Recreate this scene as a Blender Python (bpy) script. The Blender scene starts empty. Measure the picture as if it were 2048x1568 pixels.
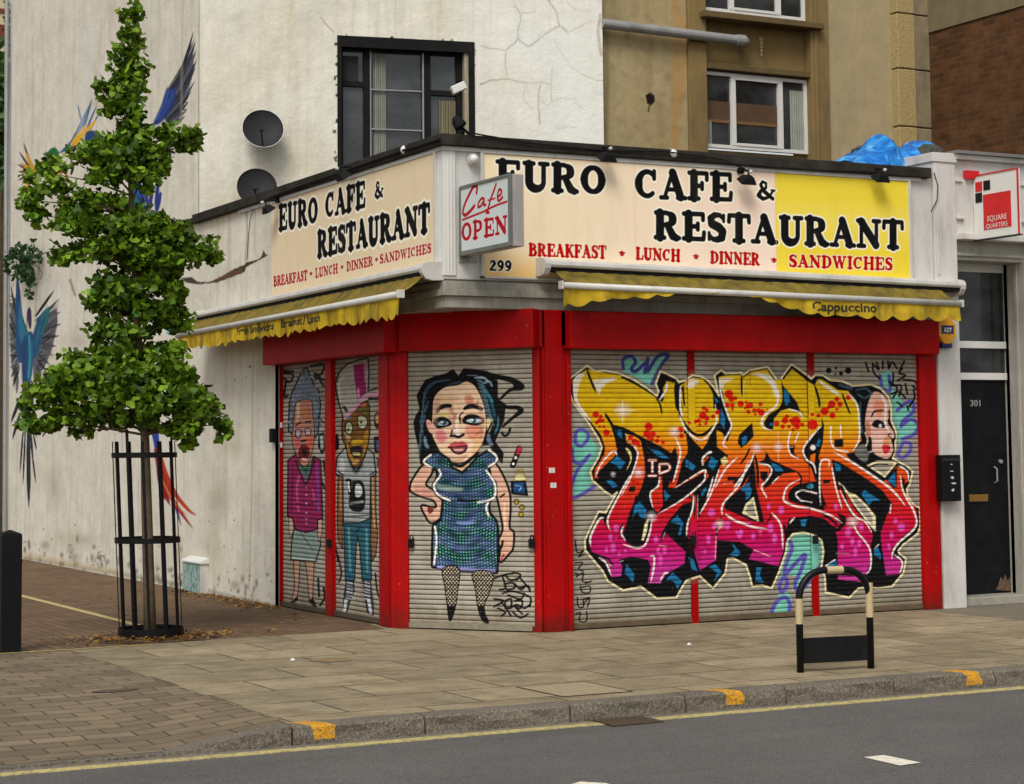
import bpy, bmesh, math, random
import numpy as np
from mathutils import Vector, Matrix
R_=math.radians
random.seed(7); rng=np.random.default_rng(11)
SC=bpy.context.scene; COL=SC.collection
# ------------------------------------------------------------------ camera model (also used to measure the photo)
FOC=3974.5; CYP=571.0
_h,_p,_r=R_(62.249),R_(4.5825),R_(-.5546)
CAM=np.array([-7.277,-15.044,1.6])
FW=np.array([math.cos(_h)*math.cos(_p),math.sin(_h)*math.cos(_p),math.sin(_p)])
_rt=np.array([math.sin(_h),-math.cos(_h),0.]); _up=np.cross(_rt,FW)
RT=_rt*math.cos(_r)+_up*math.sin(_r); UP=-_rt*math.sin(_r)+_up*math.cos(_r)
def onpl(px,py,n,d):
    r=FW+RT*((px-1024)/FOC)-UP*((py-CYP)/FOC); n=np.array(n,float)
    return CAM+r*((d-n@CAM)/(n@r))
def G(px,py,z=0.): return onpl(px,py,(0,0,1),z)
def PF(px,py,y=0.): return onpl(px,py,(0,1,0),y)
def PS(px,py,x=0.): return onpl(px,py,(1,0,0),x)
def proj(X,Y,Z):
    a,b,c=X-CAM[0],Y-CAM[1],Z-CAM[2]
    z=a*FW[0]+b*FW[1]+c*FW[2]
    return 1024+FOC*(a*RT[0]+b*RT[1]+c*RT[2])/z, CYP-FOC*(a*UP[0]+b*UP[1]+c*UP[2])/z
def lin(c):
    c=np.asarray(c,float)/255.
    return np.where(c<=.04045,c/12.92,((c+.055)/1.055)**2.4)
# ------------------------------------------------------------------ objects
def tag(o,label=None,cat=None,group=None,kind=None):
    if label:o['label']=label
    if cat:o['category']=cat
    if group:o['group']=group
    if kind:o['kind']=kind
    return o
def thing(name,label,cat,loc=(0,0,0),group=None):
    o=bpy.data.objects.new(name,None); COL.objects.link(o); o.location=loc; o.empty_display_size=.2
    return tag(o,label,cat,group)
def world_loc(o):
    v=Vector((0,0,0))
    while o is not None: v+=o.location; o=o.parent
    return v
class MB:
    def __init__(s): s.v=[];s.f=[]
    def add(s,vs,fs):
        b=len(s.v); s.v+= [tuple(map(float,v)) for v in vs]; s.f+=[tuple(i+b for i in f) for f in fs]; return s
    def hexa(s,p):  # 8 pts: bottom 4 ccw, top 4
        return s.add(p,[(3,2,1,0),(4,5,6,7),(0,1,5,4),(1,2,6,5),(2,3,7,6),(3,0,4,7)])
    def box(s,x0,x1,y0,y1,z0,z1):
        return s.hexa([(x0,y0,z0),(x1,y0,z0),(x1,y1,z0),(x0,y1,z0),(x0,y0,z1),(x1,y0,z1),(x1,y1,z1),(x0,y1,z1)])
    def prism(s,poly,z0,z1):
        n=len(poly); vs=[(x,y,z0) for x,y in poly]+[(x,y,z1) for x,y in poly]
        return s.add(vs,[tuple(range(n))[::-1],tuple(range(n,2*n))]+[(i,(i+1)%n,(i+1)%n+n,i+n) for i in range(n)])
    def sweep(s,prof,a,b):  # closed profile list of 3D offsets, from point a to b
        n=len(prof); a=Vector(a);b=Vector(b)
        vs=[tuple(a+Vector(p)) for p in prof]+[tuple(b+Vector(p)) for p in prof]
        return s.add(vs,[tuple(range(n))[::-1],tuple(range(n,2*n))]+[(i,(i+1)%n,(i+1)%n+n,i+n) for i in range(n)])
    def obox(s,c,ax,ay,az,hx,hy,hz):
        c,ax,ay,az=[Vector(q) for q in (c,ax,ay,az)]
        P=[]
        for k in(-1,1):
            for i,j in((-1,-1),(1,-1),(1,1),(-1,1)): P.append(tuple(c+ax*hx*i+ay*hy*j+az*hz*k))
        return s.hexa(P)
    def tube(s,pts,r,n=8,cap=True):
        pts=[Vector(p) for p in pts]; m=len(pts); rs=r if hasattr(r,'__len__') else [r]*m
        t0=(pts[1]-pts[0]).normalized(); u=t0.orthogonal().normalized(); vs=[]
        for i,p in enumerate(pts):
            t=(pts[min(i+1,m-1)]-pts[max(i-1,0)]).normalized()
            u=(u-t*u.dot(t)).normalized(); w=t.cross(u)
            for k in range(n):
                a=2*math.pi*k/n; vs.append(tuple(p+(u*math.cos(a)+w*math.sin(a))*rs[i]))
        fs=[(i*n+k,i*n+(k+1)%n,(i+1)*n+(k+1)%n,(i+1)*n+k) for i in range(m-1) for k in range(n)]
        if cap: fs+=[tuple(range(n))[::-1],tuple(range((m-1)*n,m*n))]
        return s.add(vs,fs)
    def lathe(s,c,ax,prof,n=20,cap=True):
        ax=Vector(ax).normalized();c=Vector(c);u=ax.orthogonal().normalized();w=ax.cross(u);vs=[]
        for h,r in prof:
            for k in range(n):
                a=2*math.pi*k/n; vs.append(tuple(c+ax*h+(u*math.cos(a)+w*math.sin(a))*max(r,1e-4)))
        m=len(prof)
        return s.add(vs,[(i*n+k,i*n+(k+1)%n,(i+1)*n+(k+1)%n,(i+1)*n+k) for i in range(m-1) for k in range(n)]+([tuple(range(n))[::-1],tuple(range((m-1)*n,m*n))] if cap else []))
    def grid(s,P):
        P=np.asarray(P); h,w=P.shape[:2]; b=len(s.v)
        s.v+= [tuple(q) for q in P.reshape(-1,3)]
        for i in range(h-1):
            for j in range(w-1): s.f.append((b+i*w+j,b+i*w+j+1,b+(i+1)*w+j+1,b+(i+1)*w+j))
        return s
    def build(s,name,mat,parent=None,loc=(0,0,0),bevel=0,smooth=False,label=None,fix=True):
        me=bpy.data.meshes.new(name)
        o=bpy.data.objects.new(name,me); COL.objects.link(o)
        off=Vector(loc)
        if parent is not None: o.parent=parent; off=world_loc(parent)
        else: o.location=loc
        me.from_pydata([tuple(Vector(v)-off) for v in s.v],[],s.f); me.materials.append(mat)
        if fix:
            bm=bmesh.new(); bm.from_mesh(me); bmesh.ops.recalc_face_normals(bm,faces=bm.faces); bm.to_mesh(me); bm.free()
        if smooth: me.polygons.foreach_set('use_smooth',[True]*len(me.polygons))
        if bevel:
            m=o.modifiers.new('bevel','BEVEL'); m.width=bevel; m.segments=2; m.limit_method='ANGLE'
        if label:o['label']=label
        me.update(); return o
def grid_obj(name,P,mat,parent,col=None,smooth=True,loc=(0,0,0)):
    h,w=P.shape[:2]; off=np.array(world_loc(parent)) if parent is not None else np.array(loc,float)
    me=bpy.data.meshes.new(name); V=(P-off).reshape(-1,3).astype(np.float32)
    me.vertices.add(h*w); me.vertices.foreach_set('co',V.ravel())
    i,j=np.meshgrid(np.arange(h-1),np.arange(w-1),indexing='ij'); a=(i*w+j).ravel()
    F=np.stack([a,a+1,a+w+1,a+w],1).astype(np.int32); n=len(F)
    me.loops.add(4*n); me.loops.foreach_set('vertex_index',F.ravel())
    me.polygons.add(n); me.polygons.foreach_set('loop_start',np.arange(0,4*n,4,dtype=np.int32))
    if smooth: me.polygons.foreach_set('use_smooth',np.ones(n,dtype=bool))
    me.update(calc_edges=True)
    if col is not None:
        at=me.color_attributes.new('paint','FLOAT_COLOR','POINT'); at.data.foreach_set('color',col.reshape(-1,4).astype(np.float32).ravel())
    me.materials.append(mat)
    o=bpy.data.objects.new(name,me); COL.objects.link(o)
    if parent is not None: o.parent=parent
    else: o.location=loc
    return o
# ------------------------------------------------------------------ painter: puts paint on a surface, sample by sample
def spline(pts,closed=False,n=6):
    P=np.array(pts,float); m=len(P); out=[]
    rngi=range(m) if closed else range(m-1)
    for i in rngi:
        if closed: p0,p1,p2,p3=P[(i-1)%m],P[i],P[(i+1)%m],P[(i+2)%m]
        else: p0,p1,p2,p3=P[max(i-1,0)],P[i],P[i+1],P[min(i+2,m-1)]
        for k in range(n):
            t=k/n; out.append(.5*((2*p1)+(-p0+p2)*t+(2*p0-5*p1+4*p2-p3)*t*t+(-p0+3*p1-3*p2+p3)*t**3))
    if not closed: out.append(P[-1])
    return np.array(out)
class Canvas:
    def __init__(s,A,B,aa=1.,lw=1.): s.lw=lw; s.A,s.B=A,B; s.c=np.zeros(A.shape+(4,)); s.aa=aa
    def _win(s,x0,x1,y0,y1):
        m=(s.A>x0)&(s.A<x1)&(s.B>y0)&(s.B<y1)
        r=np.flatnonzero(m.any(1)); c=np.flatnonzero(m.any(0))
        if len(r)==0: return None
        return slice(r[0],r[-1]+1),slice(c[0],c[-1]+1)
    def _put(s,w,al,color):
        if callable(color): rgb=lin(color(s.A[w],s.B[w]))
        elif isinstance(color,str): # erase
            s.c[w][...,3]*=(1-al); return
        else: rgb=lin(color)
        d=s.c[w]; a0=d[...,3]; a=al+a0*(1-al); k=np.where(a>1e-6,al/np.maximum(a,1e-6),0)[...,None]
        d[...,:3]=d[...,:3]*(1-k)+rgb*k; d[...,3]=a
    def poly(s,pts,color,smooth=False,grow=0.,aa=None,op=1.):
        P=spline(pts,True,5) if smooth else np.array(pts,float); aa=aa or s.aa; g=abs(grow)+aa
        w=s._win(P[:,0].min()-g,P[:,0].max()+g,P[:,1].min()-g,P[:,1].max()+g)
        if w is None:return
        X,Y=s.A[w],s.B[w]; ins=np.zeros(X.shape,bool); D=np.full(X.shape,1e9)
        for i in range(len(P)):
            a=P[i-1];b=P[i]; e=b-a; L=e@e
            if L<1e-12: continue
            t=np.clip(((X-a[0])*e[0]+(Y-a[1])*e[1])/L,0,1)
            D=np.minimum(D,(X-a[0]-t*e[0])**2+(Y-a[1]-t*e[1])**2)
            c=(a[1]>Y)!=(b[1]>Y)
            if e[1]!=0: ins^= c&(X<a[0]+e[0]*(Y-a[1])/e[1])
        D=np.sqrt(D); D=np.where(ins,-D,D)-grow*s.lw
        s._put(w,np.clip(.5-D/aa,0,1)*op,color)
    def line(s,pts,wd,color,smooth=True,taper=False,aa=None,op=1.,closed=False):
        P=np.array(pts,float); wd=np.asarray(wd,float)*s.lw if hasattr(wd,'__len__') else wd*s.lw
        if smooth and len(P)>2: P=spline(P,closed,5)
        if closed: P=np.vstack([P,P[:1]])
        aa=aa or s.aa; n=len(P)
        if hasattr(wd,'__len__'): W=np.interp(np.linspace(0,1,n),np.linspace(0,1,len(wd)),wd)/2
        elif taper: W=wd/2*np.minimum(1,np.minimum(np.linspace(0,4,n),np.linspace(4,0,n))+.25)
        else: W=np.full(n,wd/2)
        g=W.max()+aa; w=s._win(P[:,0].min()-g,P[:,0].max()+g,P[:,1].min()-g,P[:,1].max()+g)
        if w is None:return
        X,Y=s.A[w],s.B[w]; D=np.full(X.shape,1e9)
        for i in range(n-1):
            a=P[i];b=P[i+1];e=b-a;L=max(e@e,1e-12)
            t=np.clip(((X-a[0])*e[0]+(Y-a[1])*e[1])/L,0,1)
            D=np.minimum(D,np.hypot(X-a[0]-t*e[0],Y-a[1]-t*e[1])-(W[i]+(W[i+1]-W[i])*t))
        s._put(w,np.clip(.5-D/aa,0,1)*op,color)
    def dot(s,x,y,r,color,ry=None,soft=0.,op=1.):
        ry=ry or r; g=1+soft+s.aa/r
        w=s._win(x-r*g,x+r*g,y-ry*g,y+ry*g)
        if w is None:return
        d=np.hypot((s.A[w]-x)/r,(s.B[w]-y)/ry)
        al=np.clip((1-d)/max(soft,s.aa/r)+.5,0,1)
        if soft: al=np.clip((1+soft-d)/(2*soft),0,1)**1.5
        s._put(w,al*op,color)
# lettering: every glyph is a set of strokes (points in cap-height units, stroke width)
T_,t_=.25,.13
def arc(cx,cy,rx,ry,a0,a1,n=12): return [(cx+rx*math.cos(R_(a0+(a1-a0)*k/n)),cy+ry*math.sin(R_(a0+(a1-a0)*k/n))) for k in range(n+1)]
def _v(x,a=.08,b=.92,w=T_): return ([(x,a),(x,b)],w)
def _s(x,y,l=.15,w=t_): return ([(x-l,y),(x+l,y)],w)
GL={
'E':(.86,[_v(.25),([(.08,.935),(.74,.935)],t_),([(.25,.5),(.56,.5)],t_),([(.08,.065),(.76,.065)],t_),([(.75,.93),(.75,.74)],t_),([(.77,.07),(.79,.3)],t_),([(.57,.6),(.57,.4)],t_)]),
'U':(.95,[([(.25,.9),(.25,.35)]+arc(.49,.32,.24,.24,180,360)[1:]+[(.73,.9)],[T_,T_,T_,.2,.15,.15]),_s(.25,.935),_s(.74,.935,.13)]),
'R':(.98,[_v(.24),_s(.24,.065),([(.1,.935),(.45,.935)]+arc(.47,.72,.21,.2,80,-90)+[(.3,.5)],[t_,.14,.24,.24,.14,t_]),([(.5,.5),(.68,.14),(.8,.07),(.9,.07)],[.2,.24,.2,t_])]),
'O':(.92,[(arc(.46,.5,.3,.4,0,360,24),[.25,.14,.25,.14,.25])]),
'C':(.88,[(arc(.46,.5,.3,.4,50,310,24),[.14,.15,.26,.15,.13]),([(.7,.92),(.7,.68)],t_)]),
'A':(.98,[([(.2,.1),(.45,.9)],.12),([(.47,.9),(.75,.1)],T_),([(.3,.34),(.62,.34)],.12),_s(.17,.065,.11),_s(.79,.065,.14)]),
'F':(.8,[_v(.25),_s(.25,.065,.17),([(.08,.935),(.7,.935)],t_),([(.25,.5),(.53,.5)],t_),([(.71,.93),(.71,.72)],t_),([(.54,.6),(.54,.4)],t_)]),
'S':(.74,[([(.6,.82),(.48,.93),(.3,.93),(.16,.8),(.2,.62),(.45,.5),(.58,.36),(.56,.15),(.4,.07),(.24,.08),(.13,.2)],[.12,.14,.2,.25,.26,.22,.14,.12]),([(.62,.93),(.62,.72)],.1),([(.11,.07),(.11,.3)],.1)]),
'T':(.86,[_v(.43),([(.1,.935),(.76,.935)],t_),_s(.43,.065,.17),([(.08,.93),(.07,.72)],t_),([(.78,.93),(.79,.72)],t_)]),
'N':(1.02,[([(.22,.9),(.22,.1)],.13),([(.22,.9),(.78,.12)],T_),([(.8,.1),(.8,.9)],.13),_s(.19,.935,.11),_s(.22,.065,.12),_s(.8,.935,.12)]),
'B':(.88,[_v(.24),([(.08,.935),(.45,.935)]+arc(.45,.74,.19,.19,90,-90)+[(.3,.54)],[t_,.13,.22,.22,t_]),([(.3,.52),(.5,.52)]+arc(.5,.29,.22,.22,90,-90)+[(.08,.065)],[t_,.13,.24,.24,t_])]),
'K':(.95,[_v(.24),_s(.24,.935),_s(.24,.065),([(.3,.45),(.7,.9)],.13),([(.45,.58),(.75,.1)],.22),_s(.73,.935,.12),_s(.8,.065,.12)]),
'L':(.8,[_v(.25),_s(.25,.935,.17),([(.08,.065),(.72,.065)],t_),([(.73,.07),(.75,.32)],t_)]),
'H':(1.02,[_v(.24),_v(.78),([(.24,.5),(.78,.5)],t_),_s(.24,.935),_s(.24,.065),_s(.78,.935),_s(.78,.065)]),
'D':(.95,[_v(.25),([(.08,.935),(.42,.935)]+arc(.44,.5,.32,.42,85,-85)+[(.08,.065)],[t_,.14,.25,.25,.14,t_])]),
'I':(.5,[_v(.25),_s(.25,.935,.17),_s(.25,.065,.17)]),
'W':(1.25,[([(.17,.9),(.4,.12)],.22),([(.4,.12),(.6,.85)],.12),([(.6,.85),(.82,.12)],.22),([(.82,.12),(1.03,.9)],.12),_s(.17,.935,.12),_s(.6,.935,.1),_s(1.04,.935,.1)]),
'P':(.88,[_v(.24),_s(.24,.065),([(.08,.935),(.45,.935)]+arc(.47,.68,.21,.24,85,-90)+[(.3,.44)],[t_,.14,.24,.24,.13,t_])]),
'Q':(.95,[(arc(.46,.5,.3,.4,0,360,24),.12),([(.5,.3),(.8,0)],.12)]),
'&':(.95,[([(.85,.5),(.6,.15),(.35,.06),(.15,.22),(.25,.45),(.5,.62),(.5,.85),(.33,.92),(.24,.75),(.4,.45),(.82,.1)],[.1,.13,.18,.22,.16,.13,.13,.13,.16,.2,.18]),([(.75,.52),(.92,.52)],.1)]),
'*':(.6,[([(.3,.3),(.3,.72)],.16),([(.12,.58),(.48,.58)],.16),([(.18,.36),(.42,.6)],.13),([(.42,.36),(.18,.6)],.13)]),
'2':(.8,[([(.14,.72),(.25,.9),(.5,.9),(.6,.7),(.4,.4),(.14,.1)],[.12,.14,.2,.24,.2,.14]),([(.14,.08),(.68,.08)],.16)]),
'9':(.8,[(arc(.4,.66,.22,.25,0,360,16),.2),([(.63,.66),(.58,.3),(.4,.08),(.2,.08)],[.22,.2,.15,.12])]),
}
def word(cv,txt,L,Rr,fn,color,halo=None,hw=.0,bold=1.):
    "L,Rr: (px, y_top, y_bottom) in the photo at the word's ends; fn unprojects to (u,z) on the board"
    a=fn(L[0],L[2]);b=fn(L[0],L[1]);c=fn(Rr[0],Rr[2]);d=fn(Rr[0],Rr[1])
    tot=sum(GL[ch][0] for ch in txt); x=0; S=[]
    def mp(u,v):
        p=(1-u)*((1-v)*a+v*b)+u*((1-v)*c+v*d); return p
    hgt=.5*(np.linalg.norm(b-a)+np.linalg.norm(d-c)); adv=np.linalg.norm(c-a)/tot; k=min(1.,adv/hgt*1.08)
    for ch in txt:
        w,st=GL[ch]
        for pts,sw in st:
            P=[mp((x+px)/tot,py) for px,py in pts]
            sw=np.array(sw)*hgt*bold*k if hasattr(sw,'__len__') else sw*hgt*bold*k
            S.append((P,sw))
        x+=w
    if halo is not None:
        for P,sw in S: cv.line(P,np.asarray(sw)+2*hw if hasattr(sw,'__len__') else sw+2*hw,halo,smooth=False)
    for P,sw in S: cv.line(P,sw,color,smooth=False)
# ------------------------------------------------------------------ materials
def mat(name,build):
    m=bpy.data.materials.new(name); m.use_nodes=True; nt=m.node_tree; nt.nodes.clear()
    out=nt.nodes.new('ShaderNodeOutputMaterial'); b=nt.nodes.new('ShaderNodeBsdfPrincipled'); nt.links.new(b.outputs[0],out.inputs[0])
    build(NT(nt,b)); return m
class NT:
    def __init__(s,nt,b): s.nt=nt;s.b=b
    def n(s,t,**k):
        x=s.nt.nodes.new('ShaderNode'+t)
        for a,v in k.items(): setattr(x,a,v)
        return x
    def l(s,a,b): s.nt.links.new(a,b)
    def pos(s,scale=(1,1,1),rot=(0,0,0),loc=(0,0,0)):
        g=s.n('NewGeometry'); m=s.n('Mapping'); s.l(g.outputs['Position'],m.inputs['Vector'])
        m.inputs['Scale'].default_value=scale;m.inputs['Rotation'].default_value=rot;m.inputs['Location'].default_value=loc
        return m.outputs[0]
    def noise(s,vec,scale,detail=4,rough=.6,dist=0.):
        x=s.n('TexNoise'); s.l(vec,x.inputs['Vector']); x.inputs['Scale'].default_value=scale; x.inputs['Detail'].default_value=detail
        x.inputs['Roughness'].default_value=rough; x.inputs['Distortion'].default_value=dist; return x.outputs['Fac']
    def ramp(s,fac,stops):
        r=s.n('ValToRGB'); s.l(fac,r.inputs[0]); e=r.color_ramp.elements
        while len(e)<len(stops): e.new(.5)
        for q,(p,c) in zip(e,stops):
            q.position=p; q.color=(tuple(c)+(1,)) if hasattr(c,'__len__') else (c,c,c,1)
        return r.outputs[0]
    def mix(s,f,a,b,mode='MIX'):
        m=s.n('Mix',data_type='RGBA',blend_type=mode)
        for v,i in((f,0),(a,6),(b,7)):
            if hasattr(v,'is_output'): s.l(v,m.inputs[i])
            elif i==0: m.inputs[0].default_value=v
            else: m.inputs[i].default_value=(tuple(v)+(1,)) if hasattr(v,'__len__') else (v,v,v,1)
        return m.outputs[2]
    def math(s,op,a,b=0.):
        m=s.n('Math',operation=op)
        for v,i in((a,0),(b,1)):
            if hasattr(v,'is_output'): s.l(v,m.inputs[i])
            else: m.inputs[i].default_value=v
        return m.outputs[0]
    def bump(s,h,st=.3,d=.01):
        x=s.n('Bump'); s.l(h,x.inputs['Height']); x.inputs['Strength'].default_value=st; x.inputs['Distance'].default_value=d
        s.l(x.outputs[0],s.b.inputs['Normal'])
    def color(s,c):
        if hasattr(c,'is_output'): s.l(c,s.b.inputs['Base Color'])
        else: s.b.inputs['Base Color'].default_value=tuple(c)+(1,)
    def set(s,rough=.6,metal=0.,spec=None):
        s.b.inputs['Roughness'].default_value=rough; s.b.inputs['Metallic'].default_value=metal
        if spec is not None: s.b.inputs['Specular IOR Level'].default_value=spec
    def paint(s,base):
        a=s.n('Attribute',attribute_name='paint'); c=s.mix(.55,a.outputs['Color'],s.ramp(s.noise(s.pos((1,1,1)),13,6,.75),[(.28,(.25,.25,.25)),(.72,(.68,.68,.68))]),'OVERLAY')
        al=s.math('MULTIPLY',a.outputs['Alpha'],s.ramp(s.noise(s.pos((2,2,2),loc=(1,5,2)),26,4,.7),[(.26,.45),(.36,1.)])); s.color(s.mix(al,base,c))
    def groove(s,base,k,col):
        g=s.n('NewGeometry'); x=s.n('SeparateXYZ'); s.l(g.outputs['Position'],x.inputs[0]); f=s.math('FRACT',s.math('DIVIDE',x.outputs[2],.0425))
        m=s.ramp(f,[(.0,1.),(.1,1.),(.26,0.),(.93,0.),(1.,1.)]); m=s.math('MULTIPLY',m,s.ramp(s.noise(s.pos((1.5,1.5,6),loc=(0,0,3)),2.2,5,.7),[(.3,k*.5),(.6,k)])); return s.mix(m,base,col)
def S(r,g,b): return tuple(lin((r,g,b)))
def simple(name,c,rough=.6,metal=0.,var=.12,scale=6,dirt=0.,spec=None):
    def f(t):
        n=t.noise(t.pos(),scale,5,.65); c0=tuple(x*(1-var) for x in c); c1=tuple(min(1,x*(1+var)) for x in c)
        q=t.ramp(n,[(.3,c0),(.7,c1)])
        if dirt:
            d=t.noise(t.pos((1,1,.25)),3.5,8,.75); q=t.mix(t.math('MULTIPLY',t.ramp(d,[(.48,0.),(.7,1.)]),dirt),q,(.05,.042,.03))
        t.color(q); t.set(rough,metal,spec); t.bump(t.noise(t.pos(),scale*9,3),.12,.004)
    return mat(name,f)
def stained(t,c,streak=.35,warm=S(150,132,95)):
    p=t.pos(); c=tuple(c)
    a=t.ramp(t.noise(p,.9,7,.7),[(.3,tuple(x*.80 for x in c)),(.7,tuple(min(1,x*1.08) for x in c))])
    st=t.ramp(t.noise(t.pos((3.2,3.2,.22)),2.2,8,.72),[(.46,0.),(.74,1.)])
    a=t.mix(t.math('MULTIPLY',st,streak),a,warm)
    a=t.mix(.30,a,t.ramp(t.noise(t.pos(loc=(3,1,2)),3.1,9,.78),[(.34,tuple(x*.55 for x in c)),(.62,tuple(min(1,x*1.12) for x in c))]))
    g=t.ramp(t.noise(t.pos((5,5,.5),loc=(4,7,1)),1.6,8,.8),[(.55,0.),(.8,1.)])
    return t.mix(t.math('MULTIPLY',g,streak*.6),a,tuple(x*.45 for x in c))
# ------------------------------------------------------------------ painted pictures (coordinates measured on the photo)
def fr(x0,y0,s): return lambda *p:[(x0+p[i]/s,y0+p[i+1]/s) for i in range(0,len(p),2)]
TL=fr(1120,690,4.9);TR=fr(1480,690,4.9);BL=fr(1120,950,4.9);BR=fr(1480,950,4.9)
BK=(18,17,20);CRM=(235,222,178);WH=(240,232,225);BLU=(30,112,160);TEAL=(120,196,176);VIO=(96,88,176)
def grad(A,B):
    ys=[740,850,885,930,985,1030,1075,1130,1180]
    cs=np.array([(222,188,24),(219,176,14),(230,140,22),(226,92,20),(212,50,28),(205,22,40),(196,10,86),(196,40,138),(196,80,164)],float)
    return np.stack([np.interp(B,ys,cs[:,i]) for i in range(3)],-1)
def draw_piece(c):
    # loose teal swirls with violet edges, behind the lettering
    for P in (TL(620,260,600,150,700,90,840,170,960,90,1070,90,960,260,900,400,760,330,660,280),):
        c.poly(P,TEAL,True)
    for P in (TL(620,230,620,140,700,110,740,170,700,230,740,260,840,180,830,270),TL(860,260,960,110,1060,100,990,200,900,380),TL(860,130,850,250)):
        c.line(P,7,(70,66,140))
    c.poly(TL(130,900,200,820,290,880,330,950,390,1000,370,1150,330,1330,200,1480,120,1480,110,1300,170,1170,120,1080),TEAL,True)
    for P in (TL(150,960,160,850,230,830,280,900,210,990,150,960),TL(120,1020,130,1130,200,1160,290,1080),TL(290,1080,170,1230,110,1400,120,1500,240,1450,340,1380)): c.line(P,7,VIO)
    c.poly(TR(1390,280,1480,260,1500,420,1600,560,1700,640,1690,700,1750,780,1730,860,1600,900,1560,980,1520,850,1470,600,1480,500,1400,400),TEAL,True)
    for P in (TR(1370,300,1400,420,1470,450,1460,300),TR(1540,640,1640,560,1690,560,1700,650,1600,740,1580,800),TR(1580,790,1680,730,1750,790,1700,880,1590,920),TR(1560,1040,1600,960,1670,970,1660,1050,1590,1110,1545,1070,1560,1040)): c.line(P,7,VIO)
    c.poly(BR(470,640,520,590,700,570,800,640,810,780,800,880,700,960,640,1100,540,1080,560,1000,440,980,400,1000,400,1110,500,1190,480,1370,300,1370,380,1180,380,1000),TEAL,True)
    for P in (BR(490,650,510,720,460,850,440,970,540,870,640,780,590,950,540,1060,560,1140),BR(420,1010,385,1080,410,1150,460,1080,450,1010,420,1010),BR(300,1370,360,1240,450,1200,490,1280,470,1370),BR(800,880,700,1000,640,1090)): c.line(P,8,VIO)
    # silhouette: cream halo then black
    SIL=TL(100,330,265,205,345,262,430,252,560,275,720,340,860,430,950,500,968,455,940,380,985,258,1060,290,1140,330,1165,368,1230,345,1300,298,1380,308,1450,350,1510,420,1560,500,1515,300,1580,248,1620,280,1780,275)+TR(5,270,30,300,95,250,270,215,330,300,402,400,410,320,505,190,600,255,700,332,740,295,815,300,880,345,1000,355,1100,400,1290,390,1380,430,1450,510,1478,600,1480,740,1525,850,1520,1000,1495,1110,1560,1150,1640,1190,1690,1240,1660,1370,1635,1410,1640,1480,1700,1568)+BR(1760,320,1765,500,1740,575,1600,680,1550,740,1560,770,1625,820,1600,960,1490,1090,1350,1110,1290,1095,1160,1110,1070,1200,840,1150,835,1000,800,900,820,750,800,640,730,590,620,560,520,575,460,640,450,750,380,950,310,1110,220,1080,120,1090,100,1000,60,880,0,850)+BL(1700,815,1640,820,1620,960,1500,1110,1370,990,1240,1030,1200,1090,1140,1200,950,1210,790,1090,760,1100,620,1130,470,1040,420,940,250,740,245,640,300,520,380,360,450,370,560,170,510,205,440,160,330,60)+TL(320,1330,300,1240,380,1100,412,1000,380,920,280,760,130,560,90,450)
    c.poly(SIL,(112,104,90),grow=8,aa=12,op=.45); c.poly(SIL,CRM,grow=2.2); c.poly(SIL,BK,grow=-1.4)
    # blue glints in the black thickness
    for P in (TL(540,840,600,830,610,920,570,890),TL(560,1090,640,1150,590,1220,540,1170,490,1150),TL(450,1330,500,1320,570,1380,520,1400),TL(880,1020,960,1030,1070,1110,1010,1110,960,1090),TL(1230,1110,1330,1190,1300,1230,1230,1190),TL(1480,1090,1550,1140,1500,1230,1450,1180),
              TL(1580,620,1620,720,1610,830,1570,760),TL(1510,500,1560,560,1530,570),TL(1020,1420,1080,1480,1030,1530)):c.poly(P,BLU)
    fill=lambda P,**k: c.poly(P,grad,grow=-.3,**k)
    fill(TL(118,345,140,560,290,740,400,880,440,1000,435,1070,340,1220,335,1300,380,1312,362,1280,380,1240,540,1085,562,1030,540,930,500,790,620,600,600,300,262,238))
    fill(TL(262,240,300,322,480,288,620,330,760,400,950,520,1000,560,1045,470,1060,362,1130,372,1140,600,1170,690,1235,790,1200,900,1090,1060,950,990,800,915,640,832,520,790,440,670,300,500))
    fill(TL(1030,350,1000,400,1000,500,1090,560,1110,370))
    fill(TL(1175,400,1240,350,1300,320,1390,328,1460,400,1500,480,1505,620,1560,640,1560,760,1505,800,1440,960,1395,1025,1340,970,1270,890,1200,760,1170,640))
    fill(TL(1100,900,1160,850,1235,870,1252,1000,1250,1060,1195,1150,1160,1300,1135,1390,1100,1400,1085,1370,1150,1200,1150,1080))
    fill(TL(640,868,740,895,790,935,825,1100,838,1280,800,1330,690,1330,760,1060,720,1000,650,950))
    # lower left body
    fill(TL(700,1300,830,1290)+BL(800,120,700,340,650,480,610,600,660,670,740,710,820,680,870,580,900,430,970,370,1250,210,1330,150,1420,60,1470,0)+TL(1470,1300,1440,1240,1390,1225,1130,1390,1060,1400,1080,1330)+BL(1100,130,1150,120,1420,-30,1440,20,1300,150,1310,260,1200,290,1080,430,1000,560,1000,650,1040,575,1230,750,1222,870,1040,970,985,1062,860,1060,890,900,860,830,700,800,585,830,612,900,600,990,500,1002,470,850,400,790,310,752,288,690,320,560,405,415,440,470,470,530,470,420,600,160))
    fill(BL(970,10,1000,20,1010,295,960,380,895,290,880,190,965,105))
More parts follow.
